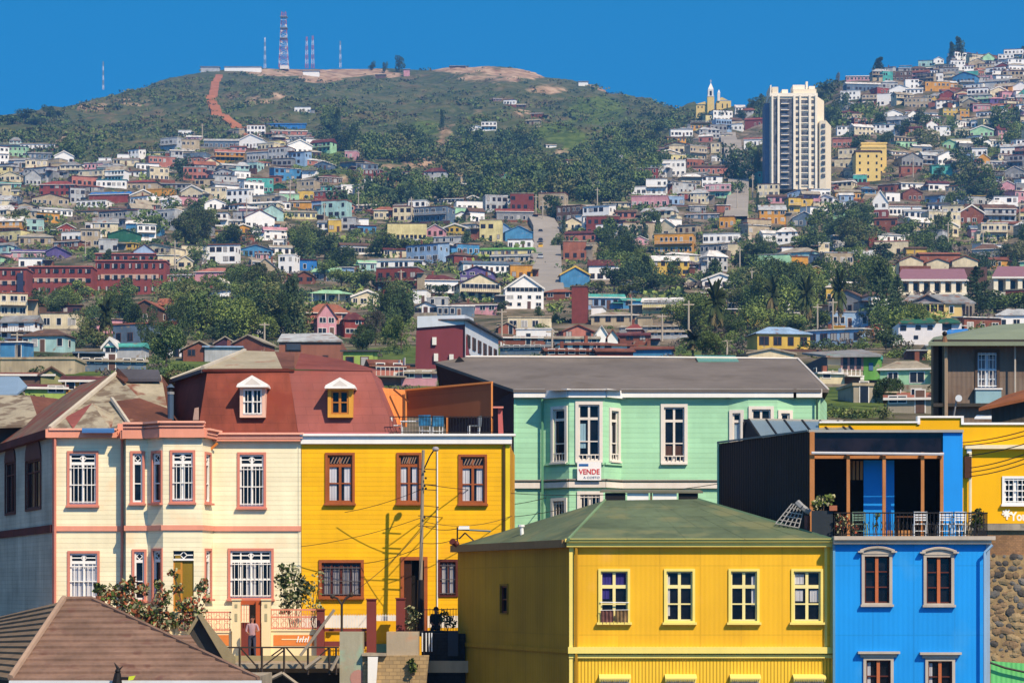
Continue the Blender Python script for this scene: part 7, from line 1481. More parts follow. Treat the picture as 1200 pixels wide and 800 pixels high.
HT = """
343 396 72 40 cypress dark
330 396 50 34 tall dark
455 396 62 36 tall dark
440 405 46 26 broad grey
470 412 46 34 broad mid
425 418 44 30 broad dark
195 430 56 46 broad dark
178 415 44 30 tall dark
212 404 50 30 tall dark
165 398 46 30 broad dark
124 408 56 26 palm mid
110 408 34 36 broad olive
92 384 26 22 broad olive
65 372 36 30 broad dark
42 368 30 24 broad dark
95 352 22 30 broad mid
84 368 38 36 broad mid
150 352 26 34 broad mid
150 385 46 36 broad dark
132 372 38 30 broad mid
225 368 46 42 broad mid
255 362 40 46 broad mid
285 360 36 44 broad lite
300 378 40 50 broad lite
270 385 44 56 broad mid
240 392 44 50 broad mid
215 386 40 40 broad dark
300 400 38 46 broad mid
262 404 30 40 broad dark
320 372 40 34 broad mid
275 343 24 34 broad olive
205 352 30 34 broad mid
42 440 16 22 shrub mid
395 172 44 16 cypress dark
412 178 34 16 tall dark
518 153 24 9 cypress dark
432 234 28 14 cypress dark
440 228 22 14 tall dark
458 234 30 11 cypress dark
475 244 26 20 tall dark
360 300 30 26 broad dark
345 294 24 24 broad mid
382 304 28 30 broad dark
410 306 14 20 broad dark
485 300 22 30 broad mid
470 300 20 30 broad lite
440 300 18 26 broad olive
533 306 14 16 broad dark
505 300 14 14 broad dark
545 290 20 14 tall dark
400 338 26 30 broad mid
425 338 24 34 broad mid
445 345 26 24 broad dark
380 330 20 20 broad lite
515 350 20 22 broad dark
585 370 18 18 tall dark
638 398 18 22 broad mid
630 374 16 12 tall dark
650 378 12 12 broad lite
661 275 22 8 cypress dark
706 305 16 30 broad lite
722 304 28 26 tall dark
735 318 44 36 broad dark
750 335 46 40 broad mid
720 335 26 30 broad dark
775 320 20 40 broad dark
760 345 26 36 broad dark
735 348 20 36 broad olive
700 345 16 20 broad olive
785 340 20 30 broad mid
838 410 78 34 palm mid
812 420 30 38 palm mid
842 424 40 40 broad mid
945 392 64 28 palm mid
905 388 58 28 palm mid
983 392 68 26 palm mid
930 330 26 34 broad dark
900 330 30 44 broad mid
865 345 24 30 broad lite
885 350 40 34 broad dark
905 395 42 60 broad lite
855 398 36 36 broad mid
935 396 28 34 broad dark
960 390 30 30 broad mid
925 360 40 36 broad dark
890 372 36 34 tall dark
965 345 28 26 broad mid
990 345 36 30 tall dark
1010 350 34 26 broad dark
1032 384 80 46 tier dark
1052 372 52 24 tier dark
1145 372 62 40 tier dark
1165 366 26 50 broad mid
1190 366 28 40 broad mid
1120 366 20 16 palm mid
1030 306 20 30 broad dark
1105 300 24 30 broad dark
1085 286 20 30 broad dark
1060 280 24 30 broad mid
985 284 36 44 broad dark
1010 288 30 36 broad dark
958 270 26 26 broad mid
945 298 30 36 broad mid
1000 310 24 34 broad lite
970 320 22 40 broad mid
1020 320 20 26 broad mid
1037 478 40 26 broad dark
1050 470 26 24 broad dark
1038 410 30 30 broad dark
1010 412 16 20 broad mid
985 420 16 30 shrub mid
955 412 16 30 shrub dark
1060 420 16 30 shrub mid
1098 424 16 20 shrub mid
978 488 16 22 shrub lite
998 490 16 26 shrub lite
1015 490 14 20 shrub mid
1130 208 34 30 broad dark
1128 230 30 30 tall dark
1165 245 22 24 broad dark
1140 236 26 26 broad dark
1060 160 20 20 broad dark
1076 146 18 18 broad dark
1040 170 16 20 broad dark
1004 178 18 24 broad dark
980 140 24 12 tall dark
990 130 22 14 tall dark
975 150 26 16 tall dark
1100 212 16 14 broad dark
1180 160 20 26 broad dark
1170 235 20 24 broad dark
1030 92 24 20 cypress dark
1124 74 30 18 cypress dark
1116 75 25 14 cypress dark
982 107 22 5 pole grey
272 78 12 7 cypress dark
286 78 10 10 broad dark
385 78 21 13 tall dark
468 85 20 11 tall dark
436 83 10 9 broad dark
451 86 13 7 tall dark
325 80 7 6 broad dark
362 80 8 14 broad dark
10 146 14 26 broad dark
28 142 14 26 broad dark
58 138 15 16 tall dark
40 146 10 22 broad dark
70 138 9 12 broad dark
826 141 9 14 broad dark
846 142 13 16 broad dark
870 142 14 16 tall dark
882 130 16 14 tall dark
893 128 18 12 tall dark
768 162 22 26 broad dark
760 175 20 22 broad olive
774 200 26 22 broad dark
750 190 26 22 broad dark
888 215 44 12 tall dark
888 250 24 8 cypress dark
892 205 22 14 broad dark
890 300 26 12 tall dark
892 320 26 24 tall dark
"""
for ln in HT.strip().splitlines():
    f = ln.split(); tree(float(f[0]), float(f[1]), float(f[2]), float(f[3]), 'tall' if f[4] == 'pole' else f[4], f[5], name='poplar_tree' if f[4] == 'pole' else None)
rr = random.Random(21); cand = []
for (cx_, cy_, rx_, ry_) in GREEN:
    n = int(rx_ * ry_ / 75) + 2
    for _ in range(n):
        a = rr.uniform(0, 6.283); q = rr.random() ** .5; cand.append((cx_ + rx_ * q * math.cos(a), cy_ + ry_ * q * math.sin(a) + 5))
rr.shuffle(cand); nT = 296 - len(TREES)
def hides_hand(px, yb, hp, wp, y_house=None):
    for r in RECS:
        x0, x1 = r['px'] - r['w'] * F / r['Y'] / 2, r['px'] + r['w'] * F / r['Y'] / 2; hh = (r['h'] + r['rh']) * F / r['Y']; yb_ = r['py'] + hh / 2; yt_ = yb_ - hh
        ox = min(x1, px + wp * .4) - max(x0, px - wp * .4); oy = min(yb_, yb) - max(yt_, yb - hp)
        if yb > yb_ - 1 and ox > .3 * (x1 - x0) and oy > .3 * (yb_ - yt_): return True
    for (a, b_, c, d_) in SPECIAL:
        if yb > d_ - 2 and a - 4 < px < b_ + 4 and yb - hp < d_ - 3: return True
    return False
EXTRA = []
for (px, yb) in cand:
    Yg_ = ground_at(px, min(yb, 440))
    if not Yg_ or yb > 420: continue
    if 628 < px < 652 and 258 < yb < 352: continue
    hm = rr.uniform(6, 13); hp = hm * F / Yg_; wp = hp * rr.uniform(.7, 1.15); k = rr.choice(['broad', 'broad', 'broad', 'tall', 'cypress' if rr.random() < .5 else 'tall']); lf = rr.choice(['mid', 'dark', 'dark', 'mid', 'olive', 'lite' if rr.random() < .5 else 'dark'])
    if hides_hand(px, yb, hp, wp): continue
    if k == 'cypress': wp *= .5
    if len(TREES) < 296 and (wp * hp > 90 or rr.random() < .3): tree(px, yb, hp, wp, k, lf)
    else: EXTRA.append((px, yb, hm, wp / F * Yg_))
# everything smaller: woods in the valley, bushes between the houses and scrub on the open slopes, one mass each
def mass(name, label, pts, leafs, nq, size, seed):
    """pts: (x, y, z, height, width)"""
    rg = np.random.default_rng(seed); Qs = []
    for (x, y_, z_, h, w_) in pts:
        p = crown_pts('broad' if nq > 250 else 'shrub', rg, nq); Qs.append(quads(p * (w_ * 1.1, w_ * 1.1, h) + (x, y_, z_ - .1 * h), size * (w_ + h) / 2, rg))
    Q = np.concatenate(Qs); mi = np.repeat(rg.integers(0, len(leafs), len(pts)), nq); me = qmesh(name, Q, [LF[l] for l in leafs], mi); o = bpy.data.objects.new(name, me); COL.objects.link(o); o['kind'] = 'stuff'; o['label'] = label; return o
rg = np.random.default_rng(3); woods = []; nearw = []
for (px, yb, hm, wm_) in EXTRA:
    Yg_ = ground_at(px, yb)
    if Yg_: (woods if Yg_ > 900 else nearw).append((X(px, Yg_), Yg_, Z(yb, Yg_), hm, wm_))
for (cx_, cy_, rx_, ry_, n) in ((700, 224, 60, 16, 55), (650, 216, 50, 18, 40), (600, 190, 36, 14, 20), (545, 195, 36, 14, 32), (690, 190, 40, 10, 14), (620, 160, 16, 10, 10), (590, 215, 40, 12, 50), (460, 180, 50, 14, 50), (480, 235, 60, 12, 50), (730, 200, 40, 20, 60), (560, 235, 60, 8, 25), (860, 215, 14, 30, 10), (740, 170, 24, 18, 25), (420, 245, 30, 10, 20), (560, 165, 26, 8, 12)):
    for _ in range(n):
        a = rg.uniform(0, 6.283); q = rg.random() ** .5; px, yb = cx_ + rx_ * q * math.cos(a), cy_ + ry_ * q * math.sin(a); Yg_ = ground_at(px, yb)
        if not Yg_ or hides_hand(px, yb, 16, 14) or in_houses(px, yb) if 'in_houses' in globals() else (not Yg_ or hides_hand(px, yb, 16, 14)): continue
        woods.append((X(px, Yg_), Yg_, Z(yb, Yg_), rg.uniform(6, 12), rg.uniform(6, 11)))
mass('far_woodland', 'far-off dark woodland filling the valley between the hills', woods, ['dark', 'mid', 'mid', 'olive', 'dark', 'mid'], 300, .05, 4)
mass('hillside_trees', 'smaller leafy trees crowding the green gullies between the houses', nearw, ['mid', 'dark', 'olive', 'mid', 'lite'], 1300, .023, 9)
bush = []; occ = [(r['X'], r['Y'], r['w'] / 2, r['d'], r['h'] + r['rh']) for r in RECS + FILL]; oa = np.array(occ)
def free(x, y_, pad=1.0):
    return not np.any((np.abs(oa[:, 0] - x) < oa[:, 2] + pad) & (y_ - oa[:, 1] > -pad - 1) & (y_ - oa[:, 1] < oa[:, 3] + pad))
def near_hand(px, yb):      # bushes keep off the fronts of the houses just behind the street
    for r in RECS:
        if r['Y'] > 640: continue
        x0, x1 = r['px'] - r['w'] * F / r['Y'] / 2, r['px'] + r['w'] * F / r['Y'] / 2; hh = (r['h'] + r['rh']) * F / r['Y']; yb_ = r['py'] + hh / 2
        if x0 - 5 < px < x1 + 5 and yb_ - hh < yb < yb_ + 7: return True
    for (a, b_, c, d_) in SPECIAL[6:9]:
        if a - 6 < px < b_ + 6 and c < yb < d_ + 14: return True
    return False
for _ in range(9000):
    px, yb = rg.uniform(-30, 1230), rg.uniform(150, 492); 
    if yb < np.interp(px, UX, UY) + 3: continue
    Yg_ = ground_at(px, yb)
    if not Yg_ or (620 < px < 660 and 250 < yb < 356) or (850 < px < 882 and 156 < yb < 262): continue
    x, y_ = X(px, Yg_), Yg_
    if not free(x, y_): continue
    s = rg.uniform(1.2, 3.4) * (.62 if Yg_ < 450 else 1); 
    if Yg_ > 420 and rg.random() < .12: s *= 1.7
    if Yg_ < 620 and (rg.random() < .15 or near_hand(px, yb)): continue
    if hides_hand(px, yb, s * 1.1 * F / Yg_, s * F / Yg_) and rg.random() < .85: continue
    bush.append((x, y_, Z(yb, Yg_), s * rg.uniform(.8, 1.3), s * rg.uniform(1, 1.9)))
mass('shrubbery', 'bushes and ground cover growing between the hillside houses', [b_ for b_ in bush if b_[1] > 560], ['dark', 'mid', 'dark', 'olive', 'mid', 'lite', 'grey'], 44, .1, 5)
mass('garden_bushes', 'leafy bushes filling the gardens just behind the nearest street', [b_ for b_ in bush if b_[1] <= 560], ['dark', 'mid', 'dark', 'olive', 'mid', 'lite', 'grey', 'dry'], 190, .05, 15)
scr = []
for _ in range(15000):
    px = rg.uniform(-40, 1240); ya, yb_ = np.interp(px, RX, RY_), np.interp(px, UX, UY)
    if yb_ - ya < 6: continue
    yb = rg.uniform(ya + 1, yb_ + 10); Yg_ = ground_at(px, yb)
    if not Yg_: continue
    x = X(px, Yg_); clump = hnoise(x * 1.7, Yg_ * 1.7) + rg.normal() * .5
    if clump < -.1: continue
    if 80 < yb < 92 and 300 < px < 640 and rg.random() < .85: continue
    if any(abs(px - np.interp(yb, [88, 99, 112, 124, 136, 147, 160], [257, 252, 246, 250, 262, 276, 290])) < 5 for _i in (0,)) and 86 < yb < 162: continue
    s = rg.uniform(1.2, 3.6); scr.append((x, Yg_, Z(yb, Yg_), s, s * rg.uniform(1, 2.2)))
mass('hillside_scrub', 'low dark scrub covering the open upper slopes', scr, ['mid', 'mid', 'olive', 'dark', 'dry', 'olive'], 14, .16, 6)
print('TREES', len(TREES), 'woods', len(woods), 'bush', len(bush), 'scrub', len(scr))

# ================================================================== landmarks on the hill
def T_(o, *names): pass
# --- white apartment tower
Yt = 1100.0
tw = thing('apartment_tower', 'tall white and cream apartment tower with dark balconies, highest building on the hill', 'apartment tower', (X(937, Yt), Yt, Z(214, Yt)))
TWC = flat('tower_cream', '#e9dcc2', .8, .06); TWW = flat('tower_white', '#efe6d3', .7, .05); TWB = flat('tower_blue_grey', '#5b6c88', .6, .1); TWD = mat('tower_glass', '#55565a', .3, 'glass', .5)
def B(m, x0, x1, y0, y1, d0, d1, mt): m.box(X(x0, Yt), X(x1, Yt), Yt - d1, Yt - d0, Z(y1, Yt), Z(y0, Yt), mt)
piece('body', tw, lambda m: (B(m, 903, 957.5, 113, 222, -17, 0, TWC), m.prism([(X(957.5, Yt), Yt, Z(222, Yt)), (X(957.5, Yt) + 3.6, Yt + 5, Z(222, Yt)), (X(957.5, Yt) + 3.6, Yt + 17, Z(222, Yt)), (X(957.5, Yt), Yt + 17, Z(222, Yt))], [(X(957.5, Yt), Yt, Z(113, Yt)), (X(957.5, Yt) + 3.6, Yt + 5, Z(116, Yt)), (X(957.5, Yt) + 3.6, Yt + 17, Z(116, Yt)), (X(957.5, Yt), Yt + 17, Z(113, Yt))], TWC)))
piece('side_wing', tw, lambda m: B(m, 897.5, 903, 119, 222, -15, -4, TWB)); piece('lower_wing', tw, lambda m: m.hexa([(X(960, Yt), Yt - 1, Z(222, Yt)), (X(967.5, Yt), Yt - 1.5, Z(222, Yt)), (X(976, Yt), Yt + 6, Z(222, Yt)), (X(962, Yt), Yt + 12, Z(222, Yt)), (X(960, Yt), Yt - 1, Z(142, Yt)), (X(967.5, Yt), Yt - 1.5, Z(142, Yt)), (X(976, Yt), Yt + 6, Z(145, Yt)), (X(962, Yt), Yt + 12, Z(142, Yt))], TWC))
for (a, b_) in ((904, 906), (911, 913.5), (929.5, 932), (936.5, 938.5), (947.5, 950.3), (955, 957.5)): piece('pier', tw, lambda m: B(m, a, b_, 112, 222, -.1, .9, TWW))
for (a, b_, nm) in ((906, 911, 'g'), (913.5, 929.5, 'b'), (932, 936.5, 'w'), (938.5, 947.5, 'w'), (950.3, 955, 'w')):
    piece('glazing_strip' if nm != 'w' else 'window_column', tw, lambda m: B(m, a, b_, 116, 222, -.0, .12, TWD if nm != 'w' else TWC))
    if nm == 'g': continue
    for k in range(14):
        yy = 117.5 + k * 7.3
        if nm == 'b': piece('balcony', tw, lambda m: (B(m, a + 1.5, b_ - 5, yy + 4.2, yy + 4.9, .12, 1.2, TWW), B(m, a + 3, b_ - 7, yy + 2.8, yy + 4.2, 1.05, 1.15, TWB)))
        else: piece('window', tw, lambda m: (B(m, a + .5, b_ - .5, yy, yy + 4.3, .13, .2, TWD), B(m, a, b_, yy + 4.6, yy + 5.6, .13, .6 if b_ - a > 6 else .25, TWW)))
for k in range(9): piece('window', tw, lambda m: m.box(X(962.5, Yt), X(966.5, Yt), Yt - 1.75, Yt - 1.2, Z(150 + k * 7.3, Yt), Z(146 + k * 7.3, Yt), TWD))
piece('parapet', tw, lambda m: (B(m, 902, 958, 109.5, 113.5, -17, .6, TWW), B(m, 902.5, 904, 100, 110, -16, .3, TWW), B(m, 905, 912, 102, 109.5, -10, 0, TWC)))
piece('penthouse', tw, lambda m: (B(m, 930, 957, 104, 109.5, -14, -1, TWC), B(m, 930, 944, 98, 104, -12, -3, TWW), B(m, 917, 924, 104, 109.5, -10, -2, TWW), B(m, 949, 956, 99.5, 104, -10, -3, TWW))); piece('chimney', tw, lambda m: B(m, 945.5, 948, 93.5, 104, -6, -4, TWW))
piece('red_panel', tw, lambda m: m.box(X(958.8, Yt), X(960.2, Yt), Yt + 2.3, Yt + 2.6, Z(130, Yt), Z(123, Yt), paint('red')))
# --- church on the saddle
Yc = ground_at(838, 133) or 1700; Yc = min(Yc, 1690)
cu = thing('hilltop_church', 'yellow church with a white spired bell tower on the saddle of the skyline', 'church', (X(837, Yc), Yc, Z(134, Yc)))
CY = flat('church_yellow', '#d9bf78', .8, .1); 
def C_(m, x0, x1, y0, y1, d0, d1, mt): m.box(X(x0, Yc), X(x1, Yc), Yc + d0, Yc + d1, Z(y1, Yc), Z(y0, Yc), mt)
piece('nave', cu, lambda m: (C_(m, 840, 857, 117.5, 140, 2, 16, CY), C_(m, 816, 829, 122, 140, 2, 12, CY), m.prism([P3(840, 117.5, Yc + 2), P3(853, 117.5, Yc + 2), P3(846, 114, Yc + 2)], [P3(840, 117.5, Yc + 16), P3(853, 117.5, Yc + 16), P3(846, 114, Yc + 16)], CY)))
piece('roof', cu, lambda m: (m.prism([P3(815, 122.5, Yc + 1.5), P3(830, 122.5, Yc + 1.5), P3(826, 119, Yc + 1.5)], [P3(815, 122.5, Yc + 12), P3(830, 122.5, Yc + 12), P3(826, 119, Yc + 12)], CY),))
bt = piece('bell_tower', cu, lambda m: (C_(m, 829, 837, 113, 140, 0, 5, CY), C_(m, 829.8, 836.2, 104.5, 113, .5, 4.5, FRW), C_(m, 829, 837, 112.4, 113.4, -.2, 5.2, FRW)))
piece('spire', bt, lambda m: m.prism([P3(829.8, 104.5, Yc + .5), P3(836.2, 104.5, Yc + .5), P3(836.2, 104.5, Yc + 4.5), P3(829.8, 104.5, Yc + 4.5)], [P3(832.8, 97.5, Yc + 2.4), P3(833.2, 97.5, Yc + 2.4), P3(833.2, 97.5, Yc + 2.6), P3(832.8, 97.5, Yc + 2.6)], flat('spire_white', '#e8e4da')))
piece('cross', bt, lambda m: (m.tube(P3(833, 98, Yc + 2.5), P3(833, 93.5, Yc + 2.5), .16, FRW, 4), m.tube(P3(831.8, 95.3, Yc + 2.5), P3(834.2, 95.3, Yc + 2.5), .16, FRW, 4))); piece('belfry_opening', bt, lambda m: C_(m, 831.8, 834.2, 106.5, 112, .35, .5, WPANE))
piece('turret', cu, lambda m: (C_(m, 841, 844, 109, 118, 1, 3, FRW), m.prism([P3(840.8, 109, Yc + 1), P3(844.2, 109, Yc + 1), P3(844.2, 109, Yc + 3), P3(840.8, 109, Yc + 3)], [P3(842.4, 105, Yc + 2), P3(842.6, 105, Yc + 2), P3(842.6, 105, Yc + 2.1), P3(842.4, 105, Yc + 2.1)], FRW)))
for xx in (818.5, 823, 847, 852.5): piece('window', cu, lambda m: C_(m, xx - .6, xx + .6, 121 if xx > 840 else 124, 126, 1.85, 1.98, WPANE))
# --- stepped yellow apartment block
Ya_ = ground_at(1025, 213)
yb_ = thing('apartment_block', 'stepped yellow apartment block right of the white apartment tower', 'apartment block', (X(1025, Ya_), Ya_, Z(213, Ya_)))
AYL = flat('apartment_yellow', '#dfc377', .8, .1)
for (a, b_, t, d0, d1) in ((1003, 1032, 178, 0, 12), (1013, 1042, 168, 12.2, 24), (1018, 1048, 158, 24.2, 36)):
    blk = piece('block', yb_, lambda m: m.box(X(a, Ya_), X(b_, Ya_), Ya_ + d0, Ya_ + d1, Z(222, Ya_), Z(t, Ya_), AYL))
    piece('roof_edge', blk, lambda m: m.box(X(a - .8, Ya_), X(b_ + .8, Ya_), Ya_ + d0 - .3, Ya_ + d1 + .05, Z(t, Ya_), Z(t - 1.8, Ya_), FRD if t == 178 else AYL)); nn = int((214 - t) / 8)
    for k in range(nn):
        for fx in (.16, .5, .84): piece('window', blk, lambda m: m.box(X(a + (b_ - a) * fx - 1, Ya_), X(a + (b_ - a) * fx + 1, Ya_), Ya_ + d0 - .12, Ya_ + d0 - .01, Z(t + 6.5 + k * 8, Ya_), Z(t + 3.5 + k * 8, Ya_), WPANE))
        xr = X(b_, Ya_); piece('window', blk, lambda m: m.box(xr + .01, xr + .1, Ya_ + d0 + 4, Ya_ + d0 + 6, Z(t + 6.5 + k * 8, Ya_), Z(t + 3.5 + k * 8, Ya_), WPANE))
# --- red brick apartment rows
BRK = mat('red_brick_wall', '#86423d', .85, 'plain', .8, var=.22); BND = flat('beige_band', '#c2a18f')
def brick_block(label, x0, x1, yt, yb, st, stairs=()):
    Yk = ground_at((x0 + x1) / 2, yb); o = thing('brick_apartments', label, 'apartment block', (X((x0 + x1) / 2, Yk), Yk, Z(yb, Yk)), 'red brick apartment rows')
    def BB_(m, a, b_, c, d_, e, f_, mt): m.box(X(a, Yk), X(b_, Yk), Yk + e, Yk + f_, Z(d_, Yk), Z(c, Yk), mt)
    piece('wall', o, lambda m: BB_(m, x0, x1, yt, yb + 14, 0, 9, BRK)); piece('roof', o, lambda m: BB_(m, x0 - 1, x1 + 1, yt - 1.3, yt, -.4, 9.4, flat('brick_coping', '#a66058')))
    H = (yb - yt) / st; n = max(2, int((x1 - x0) / 9)); rnd = random.Random(int(x0))
    piece('band', o, lambda m: BB_(m, x0 + 6, x1 - 8, yt + H * 1.15, yt + H * 1.55, -.12, -.01, BND))
    for s in range(st):
        for i in range(n):
            xx = x0 + (x1 - x0) * (i + .5) / n; ww = rnd.choice([1.6, 2.4, 3.2]); piece('window', o, lambda m: (BB_(m, xx - ww, xx + ww, yt + H * s + H * .22, yt + H * s + H * .62, -.2, -.13, WPANE), BB_(m, xx - ww, xx - ww + (1.8 if rnd.random() < .5 else 0.5), yt + H * s + H * .22, yt + H * s + H * .62, -.26, -.2, SHUT)))
    for a in stairs: piece('stairwell', o, lambda m: BB_(m, a - 3.5, a + 3.5, yt + 5, yb + 10, -.6, -.05, flat('dark_blue_stairwell', '#2a3350')))
    return o
brick_block('red brick apartment row with wide windows and a beige band, right end by the trees', 112, 194, 306, 346, 3)
brick_block('red brick apartment row above the dark trees, middle length of the brick rows', 33, 108, 313, 346, 3)
brick_block('red brick apartment row with a tall dark blue stairwell strip, cut by the frame edge', -30, 31, 315, 350, 3, (24,))
brick_block('narrow red brick back row rising behind the other brick rows', 112, 182, 298, 309, 1)
# --- long white-pillared building with plum roof, terracotta gables behind
Yp = ground_at(1090, 346)
def long_bld(label, x0, x1, xr0, y_r, y_e, y_b, np_):
    o = thing('pillared_building', label, 'building', (X((x0 + x1) / 2, Yp), Yp, Z(y_b, Yp)))
    piece('wall', o, lambda m: m.box(X(x0, Yp), X(x1, Yp), Yp + 2.2, Yp + 10, Z(y_b + 8, Yp), Z(y_e, Yp), flat('shaded_cream', '#cdbf9f')))
    piece('roof', o, lambda m: (m.slab([P3(x0 - 3, y_e - .5, Yp - .5), P3(x1 + 3, y_e - .5, Yp - .5), P3(x1 - 2, y_r, Yp + 9), P3(x0 + 4, y_r, Yp + 9)], .3, flat('plum_roof_sheet', '#86606c')), m.box(X(x0 - 3, Yp), X(x1 + 3, Yp), Yp - .7, Yp - .52, Z(y_e + 1.6, Yp), Z(y_e - .6, Yp), FRW)))
    for i in range(np_ + 1):
        xx = x0 + 2 + (x1 - x0 - 4) * i / np_; piece('pillar', o, lambda m: m.box(X(xx - 2.6, Yp), X(xx + 2.6, Yp), Yp - .1, Yp + .5, Z(y_b + 2, Yp), Z(y_e + .8, Yp), flat('pillar_cream', '#e3dcc6')))
    for i in range(np_): xx = x0 + 2 + (x1 - x0 - 4) * (i + .5) / np_; piece('window', o, lambda m: m.box(X(xx - 3, Yp), X(xx + 3, Yp), Yp + 2.0, Yp + 2.15, Z(y_b - 3, Yp), Z(y_e + 3, Yp), WPANE))
    piece('terrace_wall', o, lambda m: m.box(X(x0 - 4, Yp), X(x1 + 4, Yp), Yp - .8, Yp + 2, Z(y_b + 8, Yp), Z(y_b, Yp), flat('pillar_cream', '#e3dcc6')))
long_bld('long plum-roofed building with a row of white pillars', 1053, 1132, 1055, 315, 328, 343, 6); long_bld('second plum-roofed pillared building, partly cut by the frame edge', 1165, 1240, 1165, 312, 325, 343, 5)
for (a, b_, c) in ((1054, 1082, 0), (1086, 1112, 3), (1116, 1146, 0)):
    r = mk(a, b_, 300 + c, 315, 'orange' if False else 'salmon', 'rusty', 'g', 1, 'blank', yaw=0, Y=Yp + 22); r['tag'] = 'gable'; r['wc'] = 'cream'; place_house(r)
r = mk(1078, 1125, 294, 306, 'terracotta', 'terracotta', 's', 1, 'blank', yaw=0, Y=Yp + 34); place_house(r)
# --- big cream house with a grey gable, white stepped house below it
Yq = ground_at(1095, 374); bgh = thing('large_gabled_house', 'large yellow-cream house with grey gabled roof and dark porch below the pillared building', 'house', (X(1095, Yq), Yq, Z(374, Yq)))
CRY = flat('cream_yellow_wall', '#d8bd7c')
def Qb(m, a, b_, c, d_, e, f_, mt, Yq=Yq): m.box(X(a, Yq), X(b_, Yq), Yq + e, Yq + f_, Z(d_, Yq), Z(c, Yq), mt)
piece('wall', bgh, lambda m: (Qb(m, 1058, 1127, 354, 384, 0, 10, CRY), m.prism([P3(1070, 354, Yq), P3(1104, 354, Yq), P3(1087, 346, Yq)], [P3(1070, 354, Yq + 6), P3(1104, 354, Yq + 6), P3(1087, 346, Yq + 6)], flat('grey_gable', '#777079'))))
piece('side_wing', bgh, lambda m: m.hexa([P3(1127, 392, Yq), P3(1142, 388, Yq + 9), P3(1130, 388, Yq + 12), P3(1127, 392, Yq + 10), P3(1127, 353, Yq), P3(1142, 355, Yq + 9), P3(1130, 355, Yq + 12), P3(1127, 353, Yq + 10)], flat('grey_side_wing', '#8f8578')))  # right-hand wing face is plain grey
piece('roof', bgh, lambda m: (m.prism([P3(1055, 356, Yq - .6), P3(1144, 356, Yq - .6), P3(1125, 346, Yq + 5), P3(1066, 347, Yq + 5)], [P3(1055, 354.5, Yq - .6), P3(1144, 354.5, Yq - .6), P3(1125, 344.5, Yq + 5), P3(1066, 345.5, Yq + 5)], roofm('grey')), m.prism([P3(1066, 356, Yq - .7), P3(1087, 345.5, Yq - .7), P3(1087, 343.8, Yq - .7), P3(1064, 355, Yq - .7)], [P3(1066, 356, Yq + 6), P3(1087, 345.5, Yq + 6), P3(1087, 343.8, Yq + 6), P3(1064, 355, Yq + 6)], roofm('dark grey')), m.prism([P3(1108, 356, Yq - .7), P3(1087, 345.5, Yq - .7), P3(1087, 343.8, Yq - .7), P3(1110, 355, Yq - .7)], [P3(1108, 356, Yq + 6), P3(1087, 345.5, Yq + 6), P3(1087, 343.8, Yq + 6), P3(1110, 355, Yq + 6)], roofm('grey'))))
piece('porch', bgh, lambda m: (Qb(m, 1072, 1106, 358, 370, -.06, -.01, mat('dark_porch', '#241a28')), Qb(m, 1071, 1107, 366, 370, -.5, -.1, CRY), [Qb(m, x, x + 1.2, 357, 368, -.5, -.35, CRY) for x in (1071, 1080, 1089, 1098, 1106)]))
for xx in (1064, 1115): piece('window', bgh, lambda m: (Qb(m, xx - 3, xx + 3, 358, 367, -.12, -.01, FRW), Qb(m, xx - 2, xx + 2, 359, 366, -.18, -.12, WPANE)))
for i, xx in enumerate((1129, 1133, 1137)): piece('window', bgh, lambda m: m.prism([P3(xx, 370, Yq + .6 + i * 2.4), P3(xx + 2, 370, Yq + 1.8 + i * 2.4), P3(xx + 2, 359, Yq + 1.8 + i * 2.4), P3(xx, 358, Yq + .6 + i * 2.4)], [P3(xx, 370, Yq + .9 + i * 2.4), P3(xx + 2, 370, Yq + 2.1 + i * 2.4), P3(xx + 2, 359, Yq + 2.1 + i * 2.4), P3(xx, 358, Yq + .9 + i * 2.4)], WPANE))
Yv = ground_at(1085, 404); vh = thing('white_stepped_house', 'white stepped house with green hip roofs below the large gabled house', 'house', (X(1088, Yv), Yv, Z(404, Yv)))
def Vb(m, a, b_, c, d_, e, f_, mt): m.box(X(a, Yv), X(b_, Yv), Yv + e, Yv + f_, Z(d_, Yv), Z(c, Yv), mt)
WHH = flat('white_house_wall', '#dedddf')
piece('wall', vh, lambda m: (Vb(m, 1053, 1104, 379, 410, 0, 8, WHH), Vb(m, 1104, 1128, 378, 398, 1, 8, WHH), Vb(m, 1044, 1053, 395, 410, -1, 5, WHH)))
GRF = roofm('dark green')
for (a, b_, e) in ((1053, 1098, -.3), (1098, 1127, .6)): piece('roof', vh, lambda m: m.prism([P3(a, 379, Yv + e - .3), P3(b_, 379, Yv + e - .3), P3(b_ - 6, 373.5, Yv + 5), P3(a + 6, 373.5, Yv + 5)], [P3(a, 378, Yv + e - .3), P3(b_, 378, Yv + e - .3), P3(b_ - 6, 372.5, Yv + 5), P3(a + 6, 372.5, Yv + 5)], GRF))
for (a, b_, c, d_) in ((1055, 1062, 381, 387), (1073, 1079, 381, 386), (1087, 1093, 381, 386), (1049, 1056, 393, 399), (1071, 1076, 393, 397), (1105, 1116, 379, 386)): piece('window', vh, lambda m: Vb(m, a, b_, c, d_, -.12 if a > 1050 and a < 1104 else (.88 if a > 1100 else -1.12), -.01 if a > 1050 and a < 1104 else (.99 if a > 1100 else -1.01), WPANE))
bt_ = thing('blue_sheet_roof', 'bright blue sheet roof lying between the white stepped house and the brown house', 'shed', P3(1120, 398, 460))
